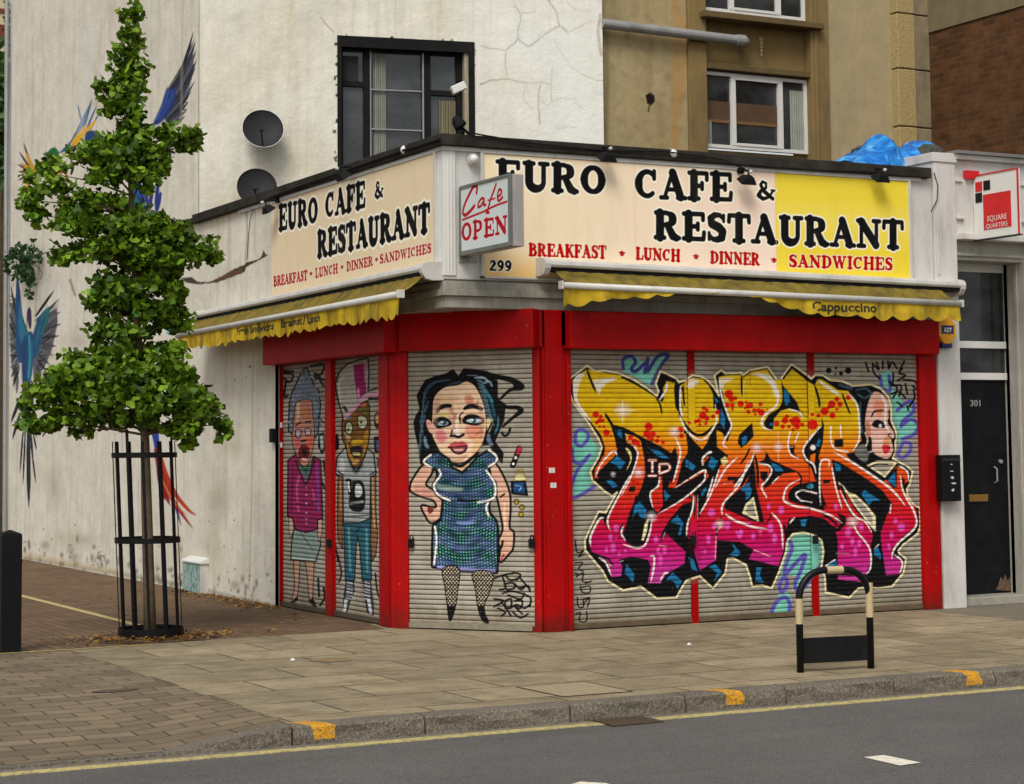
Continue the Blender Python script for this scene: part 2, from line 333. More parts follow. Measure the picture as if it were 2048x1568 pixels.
    MC=TL(1552,315,1610,300,1780,290)+TR(30,322,110,265,265,236,330,340,430,335,510,232,660,352,730,395,760,335,800,335,960,440,1060,450,1150,570,1180,880,1192,930,1110,1052,1040,1070,1100,1150,1400,1350,1530,1190,1640,1230,1650,1340,1590,1370,1620,1460)+BR(1640,210,1735,350,1728,500,1600,600,1490,730,1490,790,1585,850,1570,970,1430,985,1415,880,1380,640,1280,690,1275,850,1240,975,960,925,950,700,930,510,700,400,480,430,450,560,430,740,375,895,85,822,130,735,0,655)+BL(1700,650,1540,640,1532,830,1370,938,1310,740,1250,600,1250,480,1310,330,1305,250,1330,190,1350,350,1375,330,1480,0)+TL(1490,1400,1570,1180,1650,1085,1540,1000,1532,830,1590,860,1640,950,1690,800,1640,700,1600,480)
    fill(MC)
    gap=lambda P,sm=False: c.poly(P,BK,sm)
    blu=lambda P: c.poly(P,BLU,grow=-.4)
    # the U hollow
    gap(BL(750,200,860,320,865,420,810,640,740,690,660,660,640,600,660,430,720,280),True); blu(BL(730,300,780,260,850,340,840,430,790,420,760,360,720,400,700,470)); c.poly(BL(800,640,830,480,870,420,850,560,820,640),CRM)
    gap(BL(1190,330,1290,255,1300,330,1240,480,1240,620,1310,780,1240,740,1050,550,1085,440)); blu(BL(1150,390,1210,470,1185,590,1155,590,1180,490,1080,460)); 
    gap(BL(1385,130,1500,-50,1560,-110,1470,150,1372,400,1345,430,1345,230)); blu(BL(1380,170,1430,110,1440,150,1390,215))
    gap(TL(1690,1350,1862,1180)+TR(130,1080,150,1250,160,1400,200,1568)+BR(240,470,0,440)+BL(1862,440,1610,330,1620,260,1780,120,1860,0)+TL(1800,1400)); blu(BL(1862,60,1770,130,1820,180,1850,230)); blu(BR(0,150,70,80,120,140,100,220,50,250,70,170))
    c.poly(BR(130,225,178,445,30,372,60,290),CRM,grow=1.4); c.poly(BR(128,260,158,415,52,362,75,300),'erase')
    gap(TR(400,325,425,400,560,560,592,655,480,622,400,645,335,720,325,830,250,822,232,762,280,682,380,620,412,560,415,480),False); blu(TR(430,430,480,470,490,560,450,600,425,520)); blu(TR(300,760,330,770,310,800,285,780))
    gap(TR(120,760,-10,880,-24,960,15,1012,70,965,135,895)); blu(TR(15,910,70,880,70,940,25,1000))
    gap(TR(800,700,825,790,812,960,790,1030,770,1100,790,1250,740,1330,700,1210,630,1130,610,1080,640,990,720,880,800,800)); blu(TR(770,910,795,930,780,1000,740,990)); c.poly(TR(690,1080,740,1060,730,1170,690,1140),grad)
    c.dot(1480+715/4.9,690+1005/4.9,5.5,WH,soft=.25)
    gap(TR(922,925,1012,920,1012,1000,925,1000)); c.line(TR(890,800,895,960,950,1025,1060,1048),3,WH)
    c.line(TR(985,790,990,900),3,WH); gap(TR(485,980,540,985,530,1055,565,1100,490,1060)); c.line(TR(492,850,470,975,500,1075,570,1112),3,WH); c.line(TR(575,860,540,950),2.4,WH)
    gap(TR(260,1040,300,1120,440,1185,570,1240,480,1255,420,1262,330,1345,240,1412,232,1340,290,1260,290,1200,160,1155,240,1120)); blu(TR(300,1140,400,1190,430,1240,350,1240,315,1190))
    gap(TR(200,1240,270,1240,270,1290,230,1340,200,1300)); c.line(TR(180,1160,280,1180,310,1240,260,1330,210,1390,260,1490),3,WH); c.line(TR(380,1290,320,1350),2.5,WH)
    gap(TR(480,1440,560,1370,700,1340,770,1350,790,1480)+BR(830,335,740,330,560,280,480,250),True); c.line(BR(750,180,620,150,560,170,550,200,600,250,700,270),3,WH); c.dot(1480+690/4.9,950+110/4.9,7,(60,150,165),ry=5,soft=.3)
    gap(TR(900,1120,1000,1160,1240,1310,1400,1430,1500,1568)+BR(1480,300,1440,400,1380,560,1385,700,1420,960,1450,1060,1340,1100,1300,1100,1290,1000,1282,680,1300,600,1290,540,1200,430,1120,330,1000,110,940,60)+TR(930,1350))
    blu(TR(920,1150,990,1180,985,1240,940,1240)); blu(BR(1185,180,1220,145,1380,250,1300,255,1260,300)); blu(BR(1310,740,1350,700,1385,790,1380,830,1310,780)); c.line(BR(1320,720,1360,680),1.6,WH)
    c.poly(BR(960,70,1010,110,1060,175,1130,195,1240,300,1325,405,1325,545,1235,440,1120,290,1060,190),CRM,grow=1); c.poly(BR(1090,210,1130,215,1230,310,1300,410,1300,490,1235,420,1130,280),'erase')
    gap(TR(1420,1310,1540,1190,1535,1400,1500,1400)); blu(TR(1440,1330,1520,1240,1530,1400)); gap(BR(1490,290,1460,360,1478,380)); c.line(BR(1480,290,1470,370),2.2,WH)
    gap(BR(480,500,560,415,700,400,830,430,930,520,960,640,955,930,1240,985,1150,1110,1070,1190,850,1140,840,1000,812,900,835,750,812,640,735,580,610,548,520,562,465,620),False)
    blu(BR(590,440,660,430,640,510,600,500)); blu(BR(830,890,940,820,955,880,850,905)); c.line(BR(840,890,930,830),2,WH); c.poly(BR(960,985,1150,990,1215,1050,960,1022),grad)
    c.line(BR(530,420,490,470),3,WH); c.line(BR(560,410,520,460),2,BK)
    blu(BR(160,900,215,905,195,980,235,1055,150,1045)); blu(BL(1680,655,1770,760,1740,800,1650,780,1710,740))
    blu(BL(650,865,730,970,720,1060,632,960)); blu(BL(1030,1040,1100,950,1200,1040,1150,1120,1120,1050,1080,1030)); blu(BL(1255,800,1310,830,1350,950,1290,920)); blu(BL(1460,900,1520,870,1590,950,1500,1055,1540,960))
    gap(TR(1590,1290,1620,1330,1590,1400)); gap(TL(680,1390,740,1380,730,1440,670,1440)); gap(TL(1640,1290,1740,1290,1720,1330,1640,1330)); gap(TR(810,1320,890,1320,880,1350,820,1360))
    # white letters in the middle
    for P in (TL(870,1130,940,1130),TL(905,1140,905,1240),TL(870,1280,940,1280),TL(975,1180,975,1260),TL(975,1170,1060,1170,1070,1220,980,1260)): c.line(P,5,(232,120,90)); c.line(P,3,WH)
    c.line(TL(1400,1170,1400,1110,1450,1060,1480,1050),4,WH); c.line(TL(1400,1150,1450,1100),3,(226,92,20)); c.poly(TL(1570,1120,1620,1090,1650,1140,1600,1190),(225,210,140)); c.poly(TL(640,1010,690,1040,700,1130,650,1230,690,1110),(225,210,140),True)
    # outlines and creases
    for P,w in ((TL(262,235,300,340,350,460),5),(TL(940,520,980,580,1000,680),4),(TL(1130,380,1140,520,1150,640),7),(TL(1205,390,1210,500,1220,600),4),(TL(440,670,490,750,520,800),6),(TL(520,785,640,830,800,915,950,990,1085,1060),6),(TL(1160,690,1240,800,1330,880,1420,870,1500,790),6),(TL(1780,300,1780,400,1785,500),4),(TR(95,290,105,400),3),(TR(655,350,665,560,670,680),1.5),(TR(730,390,770,520,780,610),5),(TR(1000,470,1040,580,1080,680),4),(TR(600,640,620,700),4),(TR(10,300,15,440),5),
                (BL(620,480,590,560,640,640),5),(BL(1000,560,980,660),5),(BR(960,740,1060,750),3),(BR(960,380,1020,430,1010,480,960,530),8),(BR(800,380,900,440,960,500),5),(BL(400,790,480,830,520,900),4),(BL(560,850,600,820),4),(TL(560,790,560,1000,640,1000,700,960),4),(BR(1490,780,1550,800),4)): c.line(P,w,BK,taper=True)
    for P,w in ((TR(650,1130,720,1165,762,1260,752,1360),5),(TR(775,1120,775,1340,800,1490)+BR(850,320),6),(TR(935,1230,965,1400)+BR(1000,120,1060,310,1130,450),5),(BR(430,480,445,560,455,650),5),(BR(250,470,300,420,290,380),3),(TR(95,1010,60,1090,0,1170),4),(TL(1150,1090,1200,1130),4),(TR(140,1070,170,1200,175,1400),5),(TR(240,1020,255,1100),4),(TR(560,1240,600,1300,590,1370),4),(BL(880,190,905,330,960,390),4),(BL(1240,200,1310,250,1320,420),4),(BL(1590,390,1540,520,1530,640),3),(TL(1040,350,1000,420,1010,500),5),(TL(1210,400,1180,480,1200,640),3),(TR(760,340,800,420),3),(TR(240,300,300,340,370,440),3),(BR(940,430,1000,460,960,540,900,500),7),(BR(610,260,700,280,780,300),3),(BR(720,720,760,720),2)): c.line(P,w,BK,taper=True)
    for P in (TL(335,345,560,322,470,372,410,420,385,490,360,420),TR(130,282,280,290,365,400,392,520,345,500,300,395,220,325),TR(770,352,960,465,955,495,860,430),TL(1562,332,1700,328,1610,385,1595,450),TL(150,350,240,280,190,380,170,520,210,620,150,520),TL(1240,400,1320,340,1360,360,1290,420)): c.poly(P,(238,230,206),True,op=.85,aa=2.5)
    # white highlights
    for P,w in ((TL(230,270,150,340,150,520,230,660,300,740),5),(TL(330,350,380,440,400,370,560,330),4),(TL(975,540,1040,440,1050,370),4),(TL(1180,400,1180,600,1200,700),4),(TL(1520,580,1530,760,1400,930,1260,860,1190,740,1170,690),3.4),(TL(1560,330,1580,480,1650,700,1680,800,1600,960,1640,1010),3.4),(TL(560,1080,520,1040,400,1170,350,1290),3),(TL(1130,900,1180,1040,1150,1200,1110,1340),3.6),(TL(640,870,740,1010,760,1090,700,1280,600,1480),3),
                (TR(110,290,210,300,320,380,370,500,350,600,240,690,215,790,310,840),4),(TR(40,360,30,480),3),(TR(480,630,580,660,620,720),3),(TR(770,350,860,410,960,480),4),(TR(1050,470,1120,540,1160,640,1170,900,1110,1040),3.6),(TR(800,790,700,900,620,1020,650,1120,720,1170,745,1260),3.6),(TR(920,1050,1100,1150,1330,1300,1500,1430)+BR(1620,300),4),(TR(1550,1180,1640,1240,1650,1330),3),
                (BR(1570,0,1600,160,1710,370,1720,510,1560,660,1500,750,1490,820),3.6),(BR(1510,780,1590,850,1570,960),3.4),(TR(790,1568,780,1380,790,1150,870,1130,870,1200),3),(TR(900,1190,940,1400)+BR(1000,330),3),(BR(980,150,1080,340,1150,420,1230,460,1290,560),3.4),(BR(1110,470,1150,560,1270,720,1280,900,1240,970),3.2),(BR(310,370,400,490,420,720),3.4),(BR(0,465,130,510,270,530),3.6),(BR(590,40,470,110,430,200,440,260,560,310,700,330,900,400,1000,470),3.6),(BR(140,735,300,800),4),(BR(940,770,1070,770),3.4),
                (BL(1620,380,1720,450,1862,490),4),(BL(1530,600,1520,830),3.6),(BL(1590,490,1530,560),3),(BL(690,0,600,160,470,420,490,540),3.4),(BL(430,420,380,440,300,600,300,690),4),(BL(620,500,600,570,640,640),3),(BL(620,680,740,715,830,690,880,560,900,440),3.4),(BL(960,380,1200,240,1400,70,1420,0)+TL(1400,1230,1130,1400),3.2),(BL(975,20,960,110,885,180,910,320),3.2),(BL(1310,200,1300,330,1250,480,1240,600),3.2),(BL(1350,200,1350,430),2.4),(BL(1370,380,1480,180,1560,-60),3.2),(BL(1590,390,1600,280,1760,90)+BR(80,-140),3.2),
                (BL(380,810,450,860,500,980),3.6),(BL(470,870,510,890),3),(BL(590,850,620,840),3),(BL(880,800,920,800,920,900,890,1050),3.6),(BL(980,1040,1020,970,1060,960),3),(BL(970,690,1050,700),3.6),(BL(1010,620,1030,560),3),(BL(1500,20,1480,100,1440,220),3),(TL(1520,1400,1620,1220,1740,1100),3.4),(TL(1600,1360,1690,1350),3.4),(TR(140,1060,90,1180,-10,1330,-60,1400),3.6)): c.line(P,w,WH,taper=True)
    # red bubbles
    rd=(214,26,12)
    for f,L in ((TL,[(350,680,34),(390,740,26),(360,760,20),(430,800,16),(400,700,20),(455,860,34),(420,740,20),(390,800,15),(500,890,12),(870,800,42),(850,870,36),(910,870,30),(900,920,24),(950,940,22),(870,910,20),(1010,955,20),(960,900,16),(690,910,26),(730,950,34),(760,960,24),(780,990,16),(1180,830,30),(1190,890,26),(1410,620,22),(1440,640,20),(1400,690,40),(1360,740,24),(1440,720,26),(1500,700,22),(1545,660,26),(1330,750,20),(1430,770,18),(1370,780,16),(1655,480,44),(1680,530,30),(1640,590,26),(1690,590,24),(1720,520,20),(1690,630,16),(1770,575,32),(1840,600,26),(1850,660,18),(720,1340,22),(760,1350,20),(1270,760,16)]),
                (TR,[(10,580,30),(100,590,32),(60,560,14),(50,620,14),(80,650,20),(140,640,22),(200,580,22),(150,680,16),(210,660,36),(180,640,22),(265,630,10),(360,770,28),(440,740,34),(420,800,22),(460,700,22),(500,740,22),(545,750,52),(560,800,30),(610,780,22),(480,800,18),(520,830,18),(710,780,54),(710,680,20),(770,690,22),(830,650,42),(900,580,40),(950,530,26),(980,580,28),(905,690,32),(950,630,16),(1060,515,26),(870,610,20)])):
        for x,y,r in L:
            q=f(x,y)[0]; c.dot(q[0],q[1],r/4.9,rd,soft=.12)
    # pink spray spots
    pk=(222,84,180)
    for f,L in ((BL,[(550,520,30,34),(495,610,20,36),(520,710,26,50),(455,730,16,30),(580,770,14,20),(640,745,12,16),(550,620,12,12),(940,630,24,34),(960,740,16,30),(1025,740,20,34),(985,830,20,60),(1485,370,36,40),(1455,630,20,46),(1640,490,30,44),(1760,590,24,34),(1730,560,10,16),(1510,500,24,30),(1420,750,16,20)]),
                (BR,[(280,310,18,32),(405,345,28,40),(300,520,28,50),(130,600,20,34),(200,560,16,30),(340,620,26,50),(10,560,20,30),(940,310,20,36),(1060,560,28,50),(1100,650,20,40),(1190,510,22,40),(1170,670,20,36),(1130,750,20,50),(1000,700,16,30),(1525,450,20,30),(1580,510,36,44),(1485,590,20,36),(1460,700,16,30),(90,480,14,20)])):
        for x,y,a,b in L:
            q=f(x,y)[0]; c.dot(q[0],q[1],a/4.9,pk,ry=b/4.9,soft=.35)
    # glows
    for q,r in ((TL(615,640),11),(TL(1120,850),8),(TL(770,1250),8),(TR(165,1010),8),(TR(375,1000),7),(BL(895,410),8),(BL(1565,480),7),(BR(1105,460),9),(TL(1290,370),7),(TL(520,1268),4)):
        c.dot(q[0][0],q[0][1],r,(236,224,226),soft=.8,op=.9)
    c.line(TR(375,850,375,1140),1.6,(245,200,170),op=.8); c.line(TR(230,1000,520,1000),1.6,(245,200,170),op=.7)
    c.line(TL(530,640,740,640),1.6,(250,240,190),op=.9); c.line(TL(615,540,615,760),1.6,(250,240,190),op=.8)
    # profile of a woman's face with dark hair at the right
    c.poly(TR(1300,470,1390,480,1455,560,1465,680,1445,760,1505,850,1518,900,1480,930,1505,1000,1490,1060,1455,1110,1380,1100,1300,1040,1290,920,1230,820,1240,640),(226,180,160),True)
    c.poly(TR(1330,540,1400,560,1410,640,1360,690,1310,640),(228,140,105),True,op=.8); c.poly(TR(1300,870,1380,860,1420,930,1360,1010,1310,940),(232,190,178),True); c.poly(TR(1420,900,1470,900,1450,990,1400,1000),(218,150,85),True,op=.8)
    c.line(TR(1290,700,1320,650,1400,640),3.5,BK); c.poly(TR(1290,780,1340,730,1410,760,1420,810,1330,810),BK,True); c.dot(1480+1375/4.9,690+790/4.9,3.4,WH); c.poly(TR(1390,990,1460,980,1470,1030,1420,1070),(214,50,60),True); c.line(TR(1440,1010,1500,1010),2,BK)
    c.line(TR(1390,500,1430,600,1420,760,1460,840),3,WH); c.line(TR(1480,870,1450,880,1490,920),2.4,BK); c.line(TR(1460,640,1470,760,1510,850,1520,910,1500,960,1510,1030,1480,1100,1420,1130,1330,1120),3,BK)
    c.line(TR(1140,440,1240,430,1290,480),3,(70,100,110)); c.line(TR(1150,480,1220,520,1270,490),3,(60,95,105)); c.line(TR(980,390,1040,410,1090,430),6,(60,75,92)); c.line(TR(1180,560,1180,740,1200,860),2,(70,110,115)); c.line(TR(1230,860,1250,950,1200,1050,1240,1060,1300,1040),3,(205,200,185)); c.poly(TR(1230,760,1270,770,1280,880,1240,900),(200,130,105),True)
    c.poly(TR(1240,1180,1340,1135,1490,1135,1540,1155,1420,1300),CRM); c.poly(TR(1270,1185,1340,1155,1490,1150,1510,1165,1420,1270),'erase'); c.line(TR(1270,1200,1340,1170,1450,1170),3,BK)
    c.poly(TR(1120,1050,1210,970,1260,1080,1220,1150),(110,112,105),True); 
    # tags
    for P in (TR(1230,170,1260,260,1240,200),TR(1300,180,1310,270,1370,330),TR(1340,170,1360,240,1320,200),TR(1400,160,1400,230),TR(1450,160,1460,230,1480,170),TR(1500,170,1540,230),TR(1610,160,1560,260,1590,230),TR(1560,280,1620,300,1540,350),TR(1500,280,1500,350,1480,400),TR(1600,340,1700,350,1740,390),TR(1690,400,1750,450),TR(1480,480,1560,460,1620,520),TR(1500,400,1580,400,1560,500),TR(1620,380,1640,480),TR(1700,440,1710,520,1660,600),TR(1540,560,1590,600),TR(1760,450,1740,470),TR(1640,600,1650,640),TR(1460,360,1540,420,1500,520)): c.line(P,4,(16,16,20))
    for x,y,r in ((870,250,28),(940,225,14),(990,280,20),(1060,250,32),(935,285,10)): q=TR(x,y)[0]; c.dot(q[0],q[1],r/4.9,(15,15,16))
    for P in (BL(150,650,170,760,230,740,180,800,230,780),BL(150,860,220,860,180,920,230,940),BL(170,990,230,960,220,1040,290,1050),BL(200,1090,220,1150,290,1150,290,1090,210,1100),BL(170,1200,180,1290,230,1290,230,1220,290,1210,270,1290),BL(160,1360,200,1350,190,1430,260,1430,260,1340),BL(150,960,180,980,160,1000),BL(250,1060,310,1040),BL(290,1200,240,1250)): c.line(P,3,(22,20,20))
    for q in (BL(1290,680),): c.dot(q[0][0],q[0][1],9,(50,14,26),ry=14,soft=.3)
# ---- woman in the green dress on the middle shutter
def draw_lady(c):
    W=fr(800,690,2.658);F=fr(820,730,7.84);D=fr(810,900,6.03); SK=(232,200,168)
    c.poly(F(100,480,160,360,240,230,400,170,560,130,680,60,760,170,840,50,1000,60,1200,90,1330,150,1380,260,1380,500,1420,560,1500,680,1480,860,1380,1100,1340,1200,1470,1380,1450,1560,1300,1400,1250,1260,600,1300,420,1500,160,1568,130,1300,80,1100,50,900,90,780,150,700),BK,smooth=False)
    c.line(F(1250,160,1400,190,1600,240,1740,330,1700,360,1560,400,1420,530),[8,8,9,11,9,5,4],BK); c.poly(F(1500,220,1640,240,1760,320,1720,370,1640,370,1600,290),BK,True)
    c.line(F(1420,600,1520,660,1680,670,1740,720,1620,820,1460,960),[8,6,7,9,5,4],BK); c.line(F(1440,1060,1480,1110,1540,1080,1570,1000),4,BK)
    for P,w,k in ((F(300,330,420,260,640,230),3,(60,86,104)),(F(220,520,280,360,420,250),5,(50,72,90)),(F(160,930,190,800,240,700,290,560),4,(44,80,98)),(F(200,1100,190,950,240,780),3.4,(60,100,118)),(F(230,1120,250,1240,290,1300),5,(110,136,150)),(F(900,160,1050,165),6,(120,125,150)),(F(1100,260,1200,420,1290,640,1340,860),5,(30,74,92)),(F(1130,300,1240,260,1290,340),3,(120,160,170)),(F(1120,340,1240,480,1300,600),4,(60,120,135)),(F(1380,800,1380,940,1330,1080),3.4,(56,104,122)),(F(1230,1090,1240,1190,1290,1260),6,(96,110,135)),(F(560,330,700,290,800,260),4,(50,62,84)),(F(1010,200,1150,200,1230,260),3,(160,185,190))): c.line(P,w,k,taper=True)
    # face
    c.poly(F(360,700,370,560,430,440,560,350,740,320,880,262,1000,320,1080,440,1140,600,1180,780,1190,1000,1120,1240,1000,1400,880,1500,760,1530,640,1490,500,1380,410,1230,350,1060),BK,True,grow=2.2)
    c.poly(F(360,700,370,560,430,440,560,350,740,320,880,262,1000,320,1080,440,1140,600,1180,780,1190,1000,1120,1240,1000,1400,880,1500,760,1530,640,1490,500,1380,410,1230,350,1060),SK,True)
    c.poly(F(260,860,320,880,370,980,360,1080,300,1040,260,940),(226,170,150),True); c.poly(F(1200,860,1280,820,1300,900,1230,1060),(214,196,140),True); c.line(F(1220,1040,1260,960,1290,890),3,BK)
    for P,k,o in ((F(860,500,960,480,1010,560,960,620,880,610),(200,110,85),.75),(F(600,660,680,640,700,900,640,940,600,760),(206,140,120),.6),(F(400,1040,520,1020,580,1140,500,1230,420,1160),(214,104,124),.8),(F(880,960,1080,950,1160,1080,1060,1200,900,1130),(214,120,95),.75),(F(440,500,700,480,760,540,620,600,440,560),(214,170,130),.6),(F(440,780,560,740,640,760,520,830),(214,196,100),.8),(F(460,1260,560,1420,760,1520,640,1500,500,1380),(228,200,140),.8),(F(1010,1160,1140,1100,1100,1300,960,1420),(224,180,120),.6)): c.poly(P,k,True,aa=5,op=o)
    for P in (F(430,730,470,670,560,640,630,640),F(850,690,900,660,1000,645,1120,690)): c.line(P,[4,7,7,6],BK)
    for P in (F(370,900,420,840,520,820,620,870,645,930,560,965,430,985),F(825,880,890,790,1050,790,1165,870,1070,940,900,925)): c.poly(P,BK,True,grow=.9)
    c.line(F(640,700,690,800,680,900),3,(150,92,84),op=.6); c.line(F(800,860,780,800,830,740),2.6,(110,70,64)); c.line(F(1060,560,1050,620),3,(170,80,60),op=.6); c.line(F(1040,1080,1100,1060),4,(150,60,60),op=.5)
    for P in (F(430,920,500,880,600,900,570,940,460,945),F(880,880,960,840,1100,850,1110,890,1000,910)): c.poly(P,(176,190,205),True)
    for x,y in ((530,905),(1000,870)): q=F(x,y)[0]; c.dot(q[0],q[1],5,(48,74,86)); c.dot(q[0]-3,q[1]-1,2.2,WH)
    c.line(F(720,760,700,900,690,1000),3,(190,130,110)); c.line(F(770,830,790,900),2.5,(70,50,48)); c.line(F(740,900,740,1060),4,(238,226,214)); c.dot(820+740/7.84,730+1070/7.84,4,(236,230,224),soft=.3)
    c.line(F(640,1110,700,1110,760,1130,840,1090),4.5,BK); c.line(F(660,1020,650,1080),3,(90,50,70))
    c.poly(F(600,1290,700,1210,760,1220,820,1205,900,1260,860,1290,760,1270,680,1300),(196,84,90),True,grow=1); c.line(F(600,1295,700,1290,880,1270),2.6,(60,15,22)); c.poly(F(640,1300,760,1290,880,1290,830,1360,740,1380,670,1350),(176,92,96),True); c.line(F(700,1335,820,1330),1.6,(230,200,190)); c.line(F(640,1310,700,1370,770,1390,850,1360,890,1300),3,BK)
    for i in range(34):
        t=i/33.; x0=F(240+20*math.sin(i*2.1)-t*60,380+t*900)[0]; x1=F(250-t*110+14*math.sin(i),470+t*960)[0]; c.line([x0,((x0[0]+x1[0])/2-2,(x0[1]+x1[1])/2),x1],1.1,[(64,92,110),(30,40,58),(110,134,150)][i%3],op=.7)
        x0=F(1040+t*170,190+t*640)[0]; x1=F(1130+t*190,260+t*700)[0]; c.line([x0,((x0[0]+x1[0])/2+2,(x0[1]+x1[1])/2-1),x1],1.1,[(70,110,124),(24,40,56),(130,164,176)][i%3],op=.7)
    for P,k,o in ((F(370,620,430,500,470,620,420,900,390,1060),(176,132,104),.5),(F(1080,560,1160,800,1170,1000,1110,1180,1090,900),(168,112,92),.5),(F(560,1420,760,1450,900,1400,760,1525),(176,130,100),.55),(F(700,860,740,860,760,1050,700,1060),(240,222,204),.5)): c.poly(P,k,True,aa=5,op=o)
    # body: arms
    for P in (D(230,190,120,330,75,430,90,500,230,560,330,590,380,640,380,700,300,700,210,680,250,780,320,870,430,800,460,700,440,590,380,520,240,420,320,250),D(1030,190,1090,180,1180,330,1250,520,1260,700,1250,940,1300,1000,1290,1180,1240,1250,1150,1340,1160,1200,1140,1100,1190,960,1170,800,1130,600,1080,430)):
        c.poly(P,BK,True,grow=3.6); c.poly(P,(214,170,144),True)
    c.poly(D(110,420,240,440,340,540,300,580,140,520),(200,140,130),True,op=.7,aa=4); c.poly(D(270,700,340,690,340,740,290,770),(120,50,50),True); c.poly(D(1070,250,1120,300,1130,420,1090,380),(206,160,150),True,op=.8,aa=4); c.line(D(1150,570,1200,530),3,BK); c.line(D(1200,640,1200,800,1210,930),3,(232,200,170)); c.line(D(1190,1260,1160,1330),3,(190,80,90)); c.line(D(1180,1100,1160,1180),4,BK)
    c.poly(D(520,120,640,190,770,170,740,270,690,290,600,240),(214,176,140),True); c.line(D(580,170,680,190,790,110,880,40),5,BK)
    # dress
    DR=D(300,60,400,40,520,120,560,220,690,290,780,210,880,100,1000,20,1080,60,1100,130,1010,190,1000,300,1080,400,1090,520,1020,600,1000,640,1010,760,1090,860,1110,960,1110,1240,1100,1470,700,1450,340,1400,340,1200,350,920,440,860,460,700,470,600,380,520,350,430,400,330,400,250,250,150)
    c.poly(DR,BK,grow=3.8)
    def dress(A,B):
        u=(A-810)*6.03; v=(B-900)*6.03; ww=np.sin(u/47.+np.sin(v/61.)*1.7)*np.sin(v/53.+1.3*np.sin(u/71.))
        k1=np.clip(np.sin(u/5.6+np.sin(v/140)*2),0,1)**.6*np.clip(np.sin((v+((u-720)/90)**2*7)/5.9),0,1)**.6*(.8+.45*ww)*(.75+.25*np.clip((v-500)/500,0,1)); k2=np.sin(v/42.+np.sin(u/60)*1.4)*.8
        base=np.stack([38+14*k2,60+10*k2,84+24*k2],-1); hi=np.stack([130+26*k2,214-26*k2,188+30*k2],-1)
        m=np.clip(k1*1.9-.25,0,1)[...,None]; st=np.clip(np.sin((v+((u-720)/90)**2*7)/36)*3-1.7,0,1)[...,None]
        r=base*(1-m)+hi*m; return np.clip(r*(1-.28*st)+np.array([118,128,186])*.28*st,0,255)
    c.poly(DR,dress); c.poly(D(380,420,520,430,700,470,620,500,420,480),(150,172,160),True,op=.7,aa=4)
    c.line(D(380,480,520,540,760,540),4,(58,60,110),op=.6)
    for P in (D(310,60,235,120,240,160,320,210),D(410,240,430,300,360,400,350,450,400,540,540,610),D(980,250,1060,360,1090,450,1080,560,1000,610,880,630),D(1010,0,1090,60,1105,130,1010,200),D(1000,640,980,700,1010,800),D(360,920,380,1100,350,1380)): c.line(P,3,WH)
    c.line(D(400,1410,700,1440,1080,1455),4,(150,150,205)); c.line(D(640,870,740,880,820,860),6,(120,140,195),op=.8); c.line(D(640,600,760,610,880,600),3,BK)
    # legs
    for P in (W(230,1190,312,1190,302,1320,292,1390,272,1456,262,1452,252,1370,240,1280),W(390,1210,490,1215,474,1310,446,1380,450,1430,468,1474,440,1462,418,1400,404,1300)):
        c.poly(P,BK,True,grow=1.8); 
        def net(A,B): 
            m=((np.abs(np.sin((A*1.2+B)*.40))>.62)&(np.abs(np.sin((A*1.2-B)*.40))>.62))[...,None]; m=m&(B<1212)[...,None]
            return np.where(m,np.array([205,190,165.]),np.array([20.,18,18]))
        c.poly(P,net,True)
    # bits beside her
    c.line(W(635,550,615,600,600,640),9,BK,smooth=False); c.line(W(638,548,628,572),6,(190,40,70)); c.dot(800+615/2.658,690+598/2.658,3,WH); c.dot(800+602/2.658,690+632/2.658,2.4,WH)
    c.poly(D(1280,380,1450,370,1480,550,1290,530),BK,grow=1); c.poly(D(1310,400,1430,390,1450,520,1310,510),(30,70,124)); c.line(D(1330,430,1400,440,1380,490),2,(120,160,190)); c.line(D(1320,370,1350,300,1400,220,1440,300,1460,370),3,(150,130,60))
    c.poly(D(1350,300,1430,310,1450,360,1330,360),(214,206,150),True)
    for x,y in ((1345,625),(1410,690),(1400,780)): q=D(x,y)[0]; c.dot(q[0],q[1],6,(60,48,20)); c.dot(q[0],q[1],3.6,(180,150,40))
    for P in (W(500,1240,560,1220,600,1215),W(545,1230,560,1290,530,1300),W(600,1210,640,1220,620,1250),W(555,1270,600,1265,610,1290,570,1300,560,1280),W(610,1270,640,1300,660,1290),W(640,1240,690,1300),W(545,1320,600,1310,690,1340,690,1390),W(500,1350,550,1360,500,1390),W(560,1360,590,1350,590,1390,560,1400,560,1360),W(610,1360,650,1360,640,1400,610,1390,650,1430),W(570,1410,590,1440),W(600,1420,640,1450,680,1430),W(520,1400,560,1420,540,1440),W(640,1290,680,1280,690,1310),W(575,1330,640,1350,660,1320),W(560,1225,590,1250,640,1235),W(540,1370,580,1400,620,1380,660,1400,690,1380)): c.line(P,3.2,(20,18,18))
